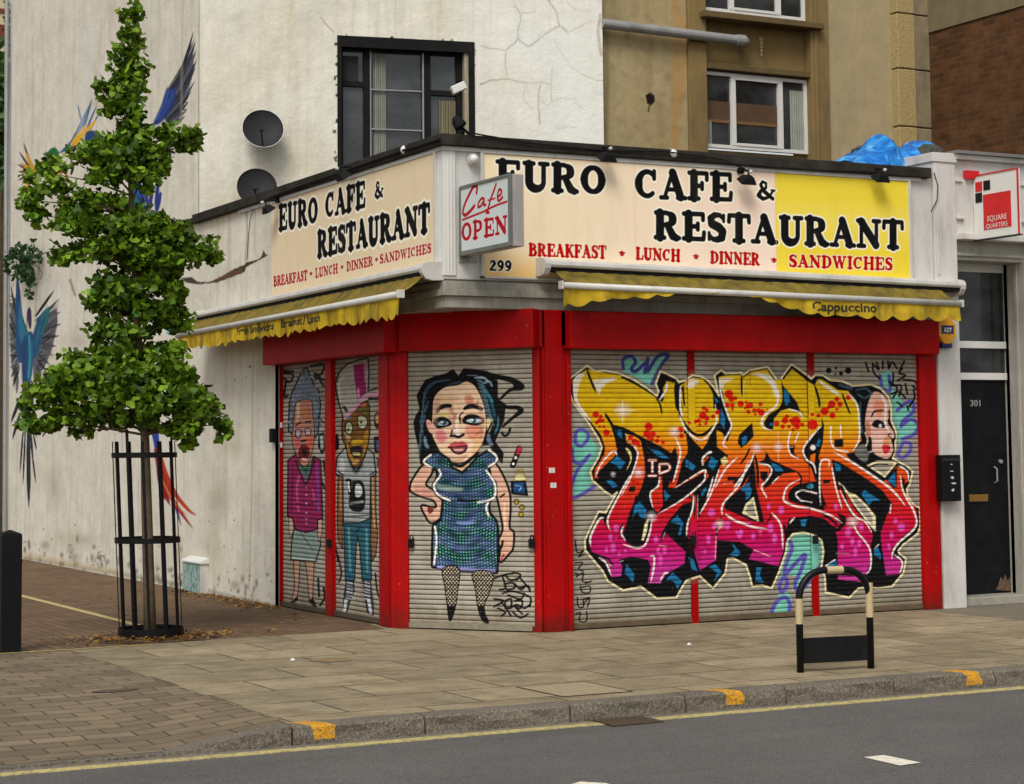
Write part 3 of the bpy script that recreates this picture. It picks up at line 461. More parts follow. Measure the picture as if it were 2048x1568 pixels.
# ---- old lady and young man on the side shutters
def draw_pair(c):
    O=fr(540,700,2.8);L=fr(555,715,6.03);M=fr(655,715,6.03)
    for P in (O(80,130,130,140,110,180,80,160),O(230,90,300,80,290,130,250,150,310,170),O(90,180,80,260,110,250),O(250,130,280,150),O(280,170,300,200),O(80,120,130,120),O(300,620,310,700),O(290,740,310,780),O(270,1280,275,1380),O(300,1330,305,1390,280,1430),O(360,480,375,520,365,560)): c.line(P,3,(24,22,22))
    # legs, skirt
    for P in (O(135,1170,165,1180,160,1300,150,1390,120,1420,140,1330),O(200,1180,245,1180,240,1300,235,1400,255,1440,222,1410,215,1300)): c.poly(P,BK,grow=1.3); c.poly(P,(196,152,126))
    for P in (O(115,1420,150,1385,155,1400),O(220,1400,240,1395,258,1440)): c.poly(P,BK,grow=1)
    P=O(140,990,265,990,280,1090,255,1180,120,1170,125,1080); c.poly(P,BK,grow=1.8); c.poly(P,(140,160,150)); c.line(O(125,1165,250,1175),1.6,(200,210,205)); c.line(O(170,1020,240,1120),1.4,(70,84,80))
    for P in (O(108,930,130,930,130,1010,115,1050,108,1000),O(268,950,290,950,290,1020,275,1070,268,1020)): c.poly(P,BK,grow=1); c.poly(P,(206,170,150))
    P=O(105,620,150,585,170,640,205,745,245,600,280,620,290,940,262,950,262,1000,200,1018,145,1000,130,940,103,930); c.poly(P,BK,grow=2); c.poly(P,(150,36,88))
    for P,k in ((O(130,640,125,760,118,900),(120,24,74)),(O(165,700,150,780,160,900),(196,80,140)),(O(262,640,268,760,272,900),(140,70,150)),(O(240,780,250,860),(196,70,130)),(O(150,860,200,870,250,850),(110,16,60))): c.line(P,3,k)
    for y in (772,812,860,912,945,970): c.dot(540+204/2.8,700+y/2.8,1.6,(230,200,210))
    c.poly(O(150,630,200,680,235,620,205,745),(90,112,112)); c.poly(O(165,640,200,660,225,630,205,700),(24,92,66)); c.line(O(145,620,200,750,250,610),2,BK)
    HR=L(150,560,180,430,240,300,300,170,345,130,390,230,430,330,490,400,510,560,500,700,480,900,450,960,380,800,380,520,230,530,200,700,190,930,140,880); c.poly(HR,BK,grow=2); c.poly(HR,(120,130,142)); 
    for i in range(60):
        q=(560+random.random()*95,735+random.random()*60) if i<30 else ((578 if i%2 else 632)+random.random()*9,790+random.random()*70)
        c.dot(q[0],q[1],2.6,[(74,84,100),(160,172,184),(60,70,84)][i%3],soft=.3,op=.75 if (abs(q[0]-612)<(q[1]-735)*.55+6) else 0)
    FP=L(215,600,260,530,400,520,420,700,440,850,430,1050,400,1180,360,1290,300,1300,250,1210,200,1080,180,960,200,800); c.poly(FP,BK,True,grow=1.2); c.poly(FP,(190,132,110),True)
    c.poly(L(190,940,260,960,270,1040,220,1100),(208,100,104),True,op=.8,aa=3); c.poly(L(350,940,430,950,420,1080,370,1100),(216,84,60),True,op=.7,aa=3); c.poly(L(230,560,270,560,260,740,230,760),(220,190,160),True,op=.8); c.poly(L(280,620,400,630,400,720,300,720),(190,110,54),True,op=.6,aa=3)
    for a in ((L(220,820,280,780),2.2),(L(340,780,400,770),2.4)): c.line(a[0],a[1],BK)
    for P in (L(220,880,280,880,270,960,230,960),L(340,860,400,870,390,930,345,930)): c.poly(P,(50,30,40),True,grow=1); c.poly(P,(190,178,186),True,grow=-.6)
    c.poly(L(280,1080,320,1050,370,1090,380,1180,340,1230,280,1230,255,1160),(110,30,34),True,grow=1); c.poly(L(290,1130,330,1110,360,1150,320,1190),(24,12,14),True); c.line(L(300,1225,350,1235),3,(226,180,176)); c.line(L(290,1010,340,1000),3,BK)
    c.poly(O(275,470,300,465,305,560,290,580,272,540),BK,grow=1); c.poly(O(278,480,298,475,300,555,285,560),(165,182,176)); c.line(O(270,380,320,420),2,BK)
    # young man: arms, jeans, shoes
    for P in (O(385,700,410,700,408,900,400,1000,405,1110,385,1060,380,950),O(560,700,590,700,590,900,600,1040,590,1150,572,1180,565,1060,570,900)): c.poly(P,BK,grow=1.4); c.poly(P,(138,98,66)); 
    c.line(O(575,720,580,900,585,1000),2,(196,160,110)); c.line(O(395,740,395,900),2,(180,140,80))
    P=O(415,960,560,940,560,1080,565,1285,520,1290,505,1100,490,1020,480,1100,470,1290,425,1290,420,1100); c.poly(P,BK,grow=1.6); c.poly(P,(44,94,108)); c.line(O(440,1000,450,1240),3,(96,150,160)); c.line(O(540,1000,545,1240),3,(90,150,165)); c.line(O(470,1030,500,1000),2,(20,50,60))
    for P in (O(430,1295,465,1295,468,1350,440,1420,425,1475,412,1440,420,1360),O(525,1290,560,1290,565,1350,575,1430,575,1480,550,1470,535,1380)): c.poly(P,BK,grow=1.6); c.poly(P,(74,76,84)); 
    for y in range(1300,1400,18): c.line(O(432,y,462,y+8),1.6,(190,192,196)); c.line(O(530,y,558,y+8),1.6,(190,192,196))
    c.line(O(425,1400,418,1460),4,(200,202,205)); c.line(O(552,1400,565,1470),4,(205,206,210))
    P=O(380,600,430,545,520,540,575,580,590,690,560,712,556,940,500,965,415,965,412,710,370,690); c.poly(P,BK,grow=2); c.poly(P,(158,164,164)); c.poly(O(400,600,420,640,410,690,385,670),(200,205,205),True,op=.7); c.line(O(380,680,410,700),2,BK); c.line(O(560,700,590,680),2,BK); c.line(O(420,935,550,925),2,(84,90,92)); c.line(O(450,640,480,690,520,640),3,(100,104,104))
    c.line(O(430,730,450,735,445,800),4,BK); c.line(O(440,740,445,790),1.8,WH); c.line(O(470,740,470,880),5,BK); c.poly(O(470,740,520,740,535,830,520,900,460,900,440,850),BK,True); c.poly(O(480,755,510,760,515,810,480,820),(205,208,205),True); c.line(O(450,860,520,850),3,(150,154,150))
    FP=M(190,720,220,560,470,540,500,700,500,900,470,1100,420,1240,350,1330,270,1240,230,1080,190,980,180,840); c.poly(FP,BK,True,grow=1.8); c.poly(FP,(112,76,26),True)
    c.poly(M(230,1000,280,1150,350,1290,260,1200),(190,140,30),True,op=.8); c.poly(M(440,930,490,880,480,1060,420,1200,430,1060),(176,128,34),True,op=.8); c.poly(M(300,1000,400,980,420,1040,300,1060),(206,160,24),True,op=.9); c.poly(M(200,900,280,960,250,1010),(196,170,130),True,op=.7)
    for P in (M(220,820,260,780,300,830,280,920,230,900),M(370,720,420,700,480,760,450,850,380,840)): c.poly(P,BK,True,grow=1.4); c.poly(P,(180,180,150),True,grow=-.4)
    for q in (M(250,870),M(405,780)): c.dot(q[0][0],q[0][1],2.6,(30,30,24))
    c.line(M(350,620,420,620,480,690),2,(60,100,50)); c.line(M(230,730,280,720),3,(90,110,120)); c.poly(M(390,560,460,550,450,600,400,590),(200,96,70),True)
    c.poly(M(280,1100,350,1070,420,1100,390,1180,340,1200,290,1160),(40,22,44),True,grow=1); c.line(M(320,1160,380,1165),4,(196,196,120)); c.line(M(320,1270,360,1250),5,(200,160,110)); c.line(M(300,1310,350,1370,400,1300),2.4,BK)
    HT=M(200,730,150,560,120,440,105,320,150,180,240,90,370,40,480,20,490,200,480,420,640,370,645,470,500,500,380,560,280,640); c.poly(HT,BK,grow=2.2); c.poly(HT,(176,170,158))
    c.poly(M(310,90,470,60,460,280,470,430,360,510,330,300),(150,30,92)); c.line(M(370,380,375,480),3,(210,150,190)); c.line(M(450,80,455,280),2,(190,130,160)); c.line(M(210,730,300,640,440,500,640,410),[4,4,4,6],(206,150,176)); c.line(M(180,240,140,330,160,520),3,(205,202,190)); c.line(M(230,640,200,600),4,(70,20,40)); c.line(M(500,490,600,500,640,470),3,BK); c.dot(655+620/6.03,715+420/6.03,3,WH)
    c.dot(655+600/6.03,715+760/6.03,7,(46,34,24),ry=17); c.dot(655+600/6.03,715+740/6.03,4,(190,150,110),ry=9); c.poly(M(560,960,640,950,640,1150,570,1140),BK,grow=.6); c.poly(M(580,1000,630,1010,630,1120,590,1120),(50,96,150)); c.poly(M(80,950,120,940,130,1080,90,1110),BK,True,grow=1)
    for P in (M(600,1220,620,1260,600,1300),M(620,1330,640,1380),O(380,1150,400,1250,385,1300),O(590,1250,600,1350,620,1400),O(360,1050,380,1180)): c.line(P,2.4,(30,28,28))
# ---- parrots on the rendered side wall
def feather(c,a,b,w,col,bend=0.):
    a=np.array(a,float);b=np.array(b,float);d=b-a;n=np.array([-d[1],d[0]]); m=(a+b)/2+n*bend
    c.line([a,m,b],[w*.6,w,w*.9,.6],col,aa=.9)
def draw_birds(c):
    Bq=fr(0,540,3.267); K=(38,40,44); GY=(96,96,104)
    # lower left blue macaw, wings up
    c.poly(Bq(110,170,70,230,64,420,74,620,108,760,130,640,110,420),(62,66,70),op=.85,aa=2)
    c.poly(Bq(300,300,372,250,378,340,360,430,340,520,290,640,220,720,215,600,250,430),(64,64,74),op=.9,aa=2)
    for i in range(26):
        t=i/25.; a_=Bq(230+30*math.sin(t*3),330+t*330)[0]; b_=Bq(390-140*t**1.6,190+t*500)[0]; feather(c,a_,b_,3,[(34,36,42),(104,102,108),(48,60,70),(76,66,84)][i%4])
        a_=Bq(115,200+t*480)[0]; b_=Bq(54+40*t**3,160+t*620)[0]; feather(c,a_,b_,2.6,[(24,28,30),(130,134,134),(50,54,60)][i%3])
    for i,(x,y) in enumerate([(70,100),(55,180),(50,260),(52,330),(55,400),(58,480),(62,560),(66,640),(72,700),(84,760),(108,810)]): feather(c,Bq(118,360+i*34)[0],Bq(x,y)[0],5,[K,GY,(56,58,66)][i%3])
    for i,(x,y) in enumerate([(355,130),(385,190),(400,270),(402,350),(390,430),(372,500),(350,560),(325,620),(300,660),(270,700),(235,720)]): feather(c,Bq(235+6*(5-abs(5-i)),300+i*36)[0],Bq(x,y)[0],6,[K,(70,66,80),GY,(60,58,70)][i%4])
    c.poly(Bq(110,0,130,120,150,300,190,440,150,600,110,560,100,300,105,100),(34,74,118),True); c.poly(Bq(130,200,150,330,170,430,150,480,120,400),(44,110,140),True)
    c.poly(Bq(320,240,260,300,215,420,200,560,240,560,290,400,320,300),(30,84,116),True,aa=3); c.line(Bq(310,260,262,340,230,480),5,(40,120,140),aa=4,op=.7); c.line(Bq(260,330,232,420,214,540),4,(30,64,110),aa=4,op=.8); c.line(Bq(325,240,300,330,270,420),3,(40,110,84)); c.poly(Bq(150,450,200,400,225,460,215,640,190,760,150,760,140,600),(28,74,118),True,aa=3); c.line(Bq(160,470,158,600,165,740),5,(34,60,104),aa=5); c.line(Bq(210,470,205,600,190,720),4,(40,110,140),aa=4,op=.8); c.line(Bq(190,430,195,560,185,700),4,(60,150,160),op=.8)
    c.poly(Bq(175,290,190,240,205,270,205,370,190,380),(60,40,78),True); c.line(Bq(175,300,175,420),2,(90,130,90))
    c.poly(Bq(150,760,200,740,220,860,180,960,140,940,140,850),(50,46,56),True)
    for a,b,w in ((Bq(140,820),Bq(70,1000),7),(Bq(130,940),Bq(80,1110),6),(Bq(150,1060),Bq(130,1330),4),(Bq(165,1060),Bq(150,1400),4),(Bq(185,1060),Bq(188,1560),9),(Bq(200,1060),Bq(215,1250),5),(Bq(210,1200),Bq(235,1400),4),(Bq(220,1080),Bq(240,1180),4)): feather(c,a[0],b[0],w,(34,36,52))
    # upper left macaw, green and yellow
    Q=fr(20,60,3.92)
    for x,y in ((105,880),(70,950),(55,1050),(60,1110),(60,1180)): feather(c,Q(180,1120)[0],Q(x,y)[0],5,(54,44,28)); 
    for x,y in ((120,950),(80,1040),(90,1100),(100,1160),(90,1210),(140,1010),(130,1060)): feather(c,Q(200,1130)[0],Q(x,y)[0],7,(206,150,30))
    c.poly(Q(270,1040,300,950,350,920,385,970,370,1060,330,1120,240,1150,190,1060),(24,104,60),True); c.poly(Q(390,960,480,860,560,700,640,560,600,720,560,840,470,930),(32,104,150),True)
    for a,b in ((Q(560,720),Q(530,580)),(Q(590,740),Q(640,540)),(Q(600,780),Q(680,590)),(Q(620,800),Q(700,650))): feather(c,a[0],b[0],4,(50,100,150))
    for a,b in ((Q(500,920),Q(610,760)),(Q(560,840),Q(680,700)),(Q(600,860),Q(680,800)),(Q(480,900),Q(600,740)),(Q(380,1140),Q(420,1040)),(Q(300,1080),Q(330,1000)),(Q(280,1200),Q(310,1120)),(Q(150,1290),Q(130,1180))): feather(c,a[0],b[0],8,(222,170,40))
    for a,b in ((Q(300,1060),Q(325,1000)),(Q(370,1130),Q(400,1050)),(Q(290,1170),Q(285,1100)),(Q(140,1300),Q(150,1240)),(Q(430,1200),Q(450,1080))): feather(c,a[0],b[0],5,(206,96,40))
    c.poly(Q(600,800,700,800,720,900,600,900),(36,66,120),True); feather(c,Q(480,1130)[0],Q(500,1060)[0],6,(40,36,40))
    # big raised wing
    c.poly(Q(1180,680,1260,480,1360,300,1430,120,1440,300,1400,470,1360,600,1260,700),(70,72,84),op=.85,aa=2)
    for i in range(22):
        t=i/21.; feather(c,Q(1200+40*(1-t),680-220*(1-t))[0],Q(1450-90*t**2,60+t*620)[0],3.4,[(30,32,38),(130,130,138),(60,64,84),(24,24,30)][i%4],.03)
    for i,(x,y) in enumerate([(1440,10),(1455,90),(1465,150),(1470,220),(1455,290),(1450,400),(1420,480),(1400,560),(1390,620),(1370,680),(1340,700)]): feather(c,Q(1190+i*6,640+i*12)[0],Q(x,y)[0],8 if i<5 else 7,[K,(52,54,70),(84,84,96)][i%3],.04)
    c.poly(Q(1120,740,1180,600,1230,450,1250,480,1300,450,1290,560,1240,660,1180,730),(30,52,116),True,aa=4); c.line(Q(1180,700,1250,560,1280,480),5,(46,80,150),aa=5,op=.8); c.line(Q(1150,700,1220,560,1240,480),3,(50,90,170))
    c.poly(Q(1210,900,1260,920,1265,1000,1240,1060,1220,1000),(60,44,90),True)
    c.poly(Q(930,1190,1000,1180,1030,1300,1010,1400,950,1380),(36,80,170),True); c.poly(Q(940,1300,1000,1290,1000,1380,950,1380),(30,110,70),True)
    for a,b in ((Q(1020,1200),Q(1060,1430)),(Q(1060,1220),Q(1080,1400)),(Q(1120,1220),Q(1090,1420)),(Q(1160,1200),Q(1140,1430)),(Q(1180,1280),Q(1150,1440)),(Q(1000,1300),Q(1080,1440))): feather(c,a[0],b[0],8,(34,54,130))
    c.poly([(308,890),(316,850),(322,950),(318,930)],(30,60,150),True)
    for p,w,k in (([(305,860),(318,910),(330,960),(350,1010),(362,1050)],12,(36,62,140)),([(312,900),(322,950),(332,990),(340,1010)],14,(130,30,30)),([(318,900),(332,950),(352,990),(377,1020),(392,1030)],11,(186,54,24)),([(320,930),(338,985),(362,1025),(385,1056)],10,(160,34,24)),([(325,960),(345,1000),(372,1030)],4,(206,110,60)),([(315,940),(322,975),(330,1000)],8,(120,30,30))): c.line(p,[w*.6,w,w*.7,1.5],k)
    # blue/teal scribble seen between the leaves
    for p in ([(330,630),(348,640),(352,668),(335,665)],[(340,630),(338,668)],[(350,632),(345,664)]): c.line(p,5,(110,176,190))
    c.line([(243,660),(262,668),(268,680)],8,(40,70,150)); c.dot(262,660,4,(225,222,225))
    c.line([(70,530),(84,545),(80,560)],2,(120,90,60)); c.line([(140,560),(150,590)],6,(150,116,74),op=.7); c.dot(500,733,2.2,(90,80,70))
    for x,y in ((492,755),(468,1040),(448,1092),(418,1043),(470,1138),(498,1160),(555,910),(90,1105),(143,1105),(198,1105),(206,1112),(150,1050),(470,760)): c.dot(x,y,1.6,(70,62,50),soft=.4)
# ------------------------------------------------------------------ materials used in the scene
def f_wall(t):
    t.paint(stained(t,S(222,217,202),.46,S(166,146,104))); t.set(.85,spec=.2); t.bump(t.math('ADD',t.noise(t.pos(),26,6,.7),t.math('MULTIPLY',t.noise(t.pos(),4.5,4,.6),2.5)),.4,.014)
M_wall=mat('side_render',f_wall)
def f_wall2(t):
    t.paint(stained(t,S(234,230,216),.5,S(186,168,122))); t.set(.85,spec=.2); t.bump(t.math('ADD',t.noise(t.pos(),22,6,.7),t.math('MULTIPLY',t.noise(t.pos(),4.,4,.6),2.5)),.4,.014)
M_wall2=mat('white_render',f_wall2)
def f_tan(t):
    b=stained(t,S(174,157,118),.4,S(150,122,66)); t.paint(t.mix(t.math('MULTIPLY',t.ramp(t.noise(t.pos((6,6,6)),1.6,8,.7),[(.4,0.),(.7,1.)]),.35),b,S(120,104,70)))
    t.set(.9,spec=.15); t.bump(t.noise(t.pos(),45,5),.4,.01)
M_tan=mat('tan_render',f_tan)
def f_tan3(t):
    b=stained(t,S(176,160,124),.4,S(134,118,86)); t.color(b); t.set(.9,spec=.15); t.bump(t.noise(t.pos(),45,5),.4,.01)
M_tanp=mat('tan_render_plain',f_tan3)
M_tan2=simple('tan_pilaster',S(128,106,62),.85,scale=2.5,dirt=.5)
def f_red(t):
    c=t.ramp(t.noise(t.pos(),1.8,6,.7),[(.3,S(150,1,3)),(.7,S(178,3,5))]); c=t.mix(t.math('MULTIPLY',t.ramp(t.noise(t.pos((1,1,.2)),5,8,.78),[(.48,0.),(.7,1.)]),.35),c,S(88,8,8))
    c=t.mix(t.ramp(t.noise(t.pos((1,1,.7)),38,3,.6),[(.715,0.),(.725,.8)]),c,S(150,120,104))
    g=t.n('NewGeometry'); x=t.n('SeparateXYZ'); t.l(g.outputs['Position'],x.inputs[0]); lo=t.ramp(t.math('ADD',x.outputs[2],t.math('MULTIPLY',t.noise(t.pos(),7,6,.8),.5)),[(.2,.8),(.5,0.)]); c=t.mix(lo,c,S(74,28,20))
    t.color(c); t.set(.5,spec=.14); t.bump(t.noise(t.pos(),9,5),.2,.006)
M_red=mat('red_paint',f_red)
M_white=simple('white_paint',S(205,202,196),.5,var=.07,scale=3,dirt=.35)
M_white2=simple('clean_white',S(214,213,208),.4,var=.04)
M_cream=simple('grey_trim',S(150,146,134),.6,var=.15,dirt=.6)
M_black=simple('black_paint',S(16,16,18),.42,var=.2,spec=.2)
M_blackm=simple('black_matt',S(22,22,23),.75,var=.25,dirt=.2,spec=.15)
M_felt=simple('roof_felt',S(50,47,42),.9,var=.45,scale=7,spec=.1)
M_dkgrey=simple('dark_grey',S(44,44,45),.6,var=.25,spec=.15)
M_grey=simple('grey_metal',S(150,150,148),.45,metal=.2,var=.1,dirt=.3)
M_alu=simple('white_metal',S(196,194,188),.4,var=.06,dirt=.35)
M_dark=simple('dark_void',S(20,19,18),.9)
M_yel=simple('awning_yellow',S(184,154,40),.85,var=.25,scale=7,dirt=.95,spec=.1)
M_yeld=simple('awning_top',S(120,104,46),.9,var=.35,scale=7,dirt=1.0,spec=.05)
M_txt=simple('awning_print',S(46,38,14),.8)
M_paintY=mat('kerb_yellow',lambda t:(t.color(t.ramp(t.noise(t.pos(),34,6,.8),[(.42,S(120,98,56)),(.5,S(214,158,26))])),t.set(.85)))
M_beige=simple('hoop_band',S(188,168,128),.6,var=.15,scale=12)
M_curt=simple('curtain',S(140,145,132),.9)
M_blind=simple('blind',S(120,78,34),.9)
def f_tarp(t):
    n=t.noise(t.pos((1,1,1)),3.2,4,.6,1.5); t.color(t.ramp(n,[(.34,S(8,70,150)),(.5,S(22,116,196)),(.64,S(70,160,220)),(.74,S(150,204,236))])); t.set(.4,spec=.35)
M_tarp=mat('tarp_blue',f_tarp)
M_bag=simple('bag_grey',S(64,64,54),.7,var=.3)
M_orange=simple('alarm_yellow',S(226,158,16),.5)
M_navy=simple('alarm_blue',S(20,34,84),.5)
M_brass=simple('brass',S(150,112,52),.4,metal=.5)
M_bark=simple('bark',S(92,78,54),.9,var=.35,scale=14)
M_soil=simple('soil',S(70,52,34),.95,var=.4,scale=20)
M_ginred=simple('logo_red',S(196,16,24),.5)
M_terra=simple('pink_wood',S(176,136,110),.7,dirt=.3)
def f_glass(t): t.color(t.ramp(t.noise(t.pos((1.2,1.2,2)),1.5,3),[(.35,(.012,.014,.015)),(.65,(.05,.055,.058))])); t.set(.08,spec=.6)
M_glass=mat('window_glass',f_glass)
def f_door(t):
    n=t.ramp(t.noise(t.pos(),7,6,.7),[(.3,(.005,.005,.006)),(.75,(.014,.014,.015))]); t.color(n); t.set(.5,spec=.1)
M_door=mat('door_black',f_door)
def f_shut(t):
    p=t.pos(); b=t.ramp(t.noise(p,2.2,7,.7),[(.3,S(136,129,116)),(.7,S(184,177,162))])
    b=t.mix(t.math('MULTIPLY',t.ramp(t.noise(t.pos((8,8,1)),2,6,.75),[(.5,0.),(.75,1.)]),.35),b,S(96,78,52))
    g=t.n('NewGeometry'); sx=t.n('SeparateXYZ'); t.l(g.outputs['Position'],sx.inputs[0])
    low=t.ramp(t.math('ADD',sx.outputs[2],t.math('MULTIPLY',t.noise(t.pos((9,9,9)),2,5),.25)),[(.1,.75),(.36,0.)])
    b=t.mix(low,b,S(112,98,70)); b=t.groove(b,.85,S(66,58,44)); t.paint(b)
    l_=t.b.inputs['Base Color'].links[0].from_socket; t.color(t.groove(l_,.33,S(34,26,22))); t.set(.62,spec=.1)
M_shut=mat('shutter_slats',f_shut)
def f_board(t):
    a=t.n('Attribute',attribute_name='paint'); t.color(t.mix(t.math('MULTIPLY',t.ramp(t.noise(t.pos((3,3,.8)),2,7,.7),[(.5,0.),(.8,1.)]),.14),a.outputs['Color'],S(120,104,76))); t.set(.75,spec=.02)
M_board=mat('sign_board',f_board)
def f_road(t):
    p=t.pos(); s=t.noise(p,160,3,.7); m=t.noise(p,1.1,6,.65)
    c=t.ramp(s,[(.30,S(50,48,46)),(.5,S(88,85,82)),(.70,S(156,151,145))]); c=t.mix(.3,c,t.ramp(m,[(.3,S(74,71,69)),(.7,S(106,102,98))])); c=t.mix(t.math('MULTIPLY',t.ramp(t.noise(t.pos((.25,1.4,1)),1.3,7,.75),[(.5,0.),(.7,1.)]),.35),c,S(66,62,58))
    t.color(c); t.set(.85,spec=.25); t.bump(s,.6,.006)
M_road=mat('asphalt',f_road)
def bricks(t,w,h,c1,c2,mor,mc,rot=0.,off=.5,bst=.35,sq=1.,vec=None,noise=8,squash=1.):
    x=t.n('TexBrick'); x.offset=off
    t.l(vec if vec is not None else t.pos(rot=(0,0,rot)),x.inputs['Vector'])
    for k,v in (('Scale',1.),('Mortar Size',mor),('Mortar Smooth',.3),('Brick Width',w),('Row Height',h),('Bias',0.)): x.inputs[k].default_value=v
    x.inputs['Color1'].default_value=c1+(1,); x.inputs['Color2'].default_value=c2+(1,); x.inputs['Mortar'].default_value=mc+(1,)
    c=t.mix(.5,x.outputs['Color'],t.ramp(t.noise(t.pos(),noise,7,.7),[(.25,(.1,.1,.1)),(.75,(.95,.95,.95))]),'OVERLAY')
    t.bump(t.math('SUBTRACT',t.math('MULTIPLY',t.noise(t.pos(),60,4),.3),x.outputs['Fac']),bst,.01)
    return c
def f_slab(t):
    c=bricks(t,.92,.62,S(152,138,110),S(130,118,93),.010,S(62,54,40),vec=t.pos(loc=(.2,.08,0)),noise=3)
    st=t.ramp(t.noise(t.pos(),.8,8,.75),[(.43,0.),(.7,1.)]); c=t.mix(t.math('MULTIPLY',st,.6),c,S(98,86,62)); st=t.ramp(t.noise(t.pos((1,2.2,1),loc=(5,5,0)),2.6,7,.8),[(.5,0.),(.72,1.)]); c=t.mix(t.math('MULTIPLY',st,.4),c,S(180,170,146))
    sp=t.ramp(t.noise(t.pos(),24,1,.3),[(.66,0.),(.68,1.)]); t.color(t.mix(t.math('MULTIPLY',sp,.5),c,S(90,78,60))); t.set(.8,spec=.25)
M_slab=mat('paving_slabs',f_slab)
def f_block(t): t.color(t.mix(.25,bricks(t,.30,.15,S(130,114,92),S(98,86,70),.007,S(38,33,26),vec=t.pos(rot=(0,0,R_(0))),noise=2.2),S(120,108,88))); t.set(.85,spec=.2)
M_block=mat('block_paving',f_block)
def f_dbrick(t): t.color(t.mix(.3,bricks(t,.21,.105,S(112,90,66),S(90,72,54),.008,S(54,43,32),vec=t.pos(rot=(0,0,R_(90))),noise=1.7),S(108,86,66))); t.set(.85,spec=.2)
M_dbrick=mat('brown_brick_paving',f_dbrick)
def f_grey(t): t.color(t.ramp(t.noise(t.pos(),5,8,.7),[(.3,S(96,88,74)),(.7,S(124,114,96))])); t.set(.85)
M_fore=mat('forecourt',f_grey)
def f_kerb(t):
    s=t.noise(t.pos(),70,4,.8); c=t.ramp(s,[(.34,S(40,36,32)),(.5,S(106,98,86)),(.66,S(168,158,142))]); c=t.mix(.4,c,t.ramp(t.noise(t.pos(),3,5),[(.3,S(96,88,76)),(.7,S(134,126,112))]))
    g=t.n('NewGeometry'); x=t.n('SeparateXYZ'); t.l(g.outputs['Position'],x.inputs[0]); xx=t.math('ADD',t.math('ADD',x.outputs[0],t.math('MULTIPLY',t.math('ADD',x.outputs[1],4.19),.75)),t.math('MULTIPLY',t.noise(t.pos(),22,3),.06))
    m=0
    for xc in (-2.80,.06,2.04):
        q=t.math('LESS_THAN',t.math('ABSOLUTE',t.math('SUBTRACT',xx,xc)),.068); m=q if xc==-2.80 else t.math('ADD',m,q)
    m=t.math('MULTIPLY',t.math('MULTIPLY',m,t.math('GREATER_THAN',x.outputs[2],-.085)),t.ramp(t.noise(t.pos(),46,5,.8),[(.40,.1),(.5,.92)])); c=t.mix(m,c,S(222,160,22))
    t.color(c); t.set(.85,spec=.2); t.bump(t.noise(t.pos(),34,5,.7),.9,.02)
M_kerb=mat('granite_kerb',f_kerb)
def f_yl(t):
    n=t.ramp(t.noise(t.pos((1,1,1)),30,6,.75),[(.36,S(112,106,90)),(.54,S(190,174,112))]); t.color(n); t.set(.8)
M_yline=mat('yellow_road_paint',f_yl)
def f_wl(t): t.color(t.ramp(t.noise(t.pos(),40,5,.7),[(.3,S(150,146,134)),(.5,S(226,220,200))])); t.set(.8)
M_wline=mat('white_road_paint',f_wl)
def f_brick(t):
    g=t.n('NewGeometry'); sx=t.n('SeparateXYZ'); t.l(g.outputs['Position'],sx.inputs[0]); cb=t.n('CombineXYZ')
    t.l(t.math('ADD',sx.outputs[0],sx.outputs[1]),cb.inputs[0]); t.l(sx.outputs[2],cb.inputs[1])
    t.color(bricks(t,.225,.075,S(98,64,38),S(76,50,31),.008,S(84,68,50),vec=cb.outputs[0],noise=4)); t.set(.9,spec=.15)
M_brick=mat('brown_brick',f_brick)
M_cap=simple('plain_render',S(118,106,78),.9,var=.12,dirt=.3)
def f_qu(t):
    n=t.noise(t.pos(),34,6,.75); t.color(t.ramp(n,[(.36,S(110,90,52)),(.46,S(172,152,104))])); t.set(.9); t.bump(n,.6,.02)
M_quoin=mat('rough_yellow_render',f_qu)
M_quoin2=simple('grey_quoin',S(134,120,92),.9,var=.2,dirt=.4)
def f_leaf(t):
    a=t.n('Attribute',attribute_name='paint'); t.color(a.outputs['Color']); t.set(.55,spec=.25)
    tr=t.n('BsdfTranslucent'); t.l(a.outputs['Color'],tr.inputs[0]); mx=t.n('MixShader'); mx.inputs[0].default_value=.2
    t.l(t.b.outputs[0],mx.inputs[1]); t.l(tr.outputs[0],mx.inputs[2]); o=[n for n in t.nt.nodes if n.type=='OUTPUT_MATERIAL'][0]; t.l(mx.outputs[0],o.inputs[0])
M_leaf=mat('leaf',f_leaf)

# ------------------------------------------------------------------ ground
def struct(name,mb,m,**k):
    o=mb.build(name,m,**k); o['kind']='structure'; return o
RZ=-.115
struct('ground',MB().grid([[(-80,-60,-.16),(80,-60,-.16)],[(-80,90,-.16),(80,90,-.16)]]),M_soil)
struct('road',MB().grid([[(-60,-50,RZ),(60,-50,RZ)],[(-60,-4.19,RZ),(60,-4.19,RZ)]]),M_road)
struct('pavement',MB().add([(-2.97,-4.045,0),(5.0,-4.045,0),(5.0,1.6,0),(0,1.6,0),(-.09,1.08,0),(-1.44,1.02,0),(-2.97,.86,0)],[(0,1,2,3,4,5,6)]),M_slab)
struct('forecourt',MB().grid([[(5.0,-4.045,0),(40,-4.045,0)],[(5.0,1.6,0),(40,1.6,0)]]),M_fore)
struct('brick_path',MB().add([(-40,.86,0),(-2.97,.86,0),(-1.44,1.02,0),(-.09,1.08,0),(0,1.6,0),(.3,1.6,0),(.3,60,0),(-40,60,0)],[(0,1,2,3,4,5,6,7)]),M_dbrick)
gx=[-40,-12,-6,-4.6]+list(np.linspace(-4.1,-2.97,12)); gy=np.linspace(-4.12,.86,22)
def az(x,y):
    s=min(1,max(0,(-3.02-x)/.72)); t=min(1,max(0,(-1.6-y)/2.4)); return -.092*s*t**1.3
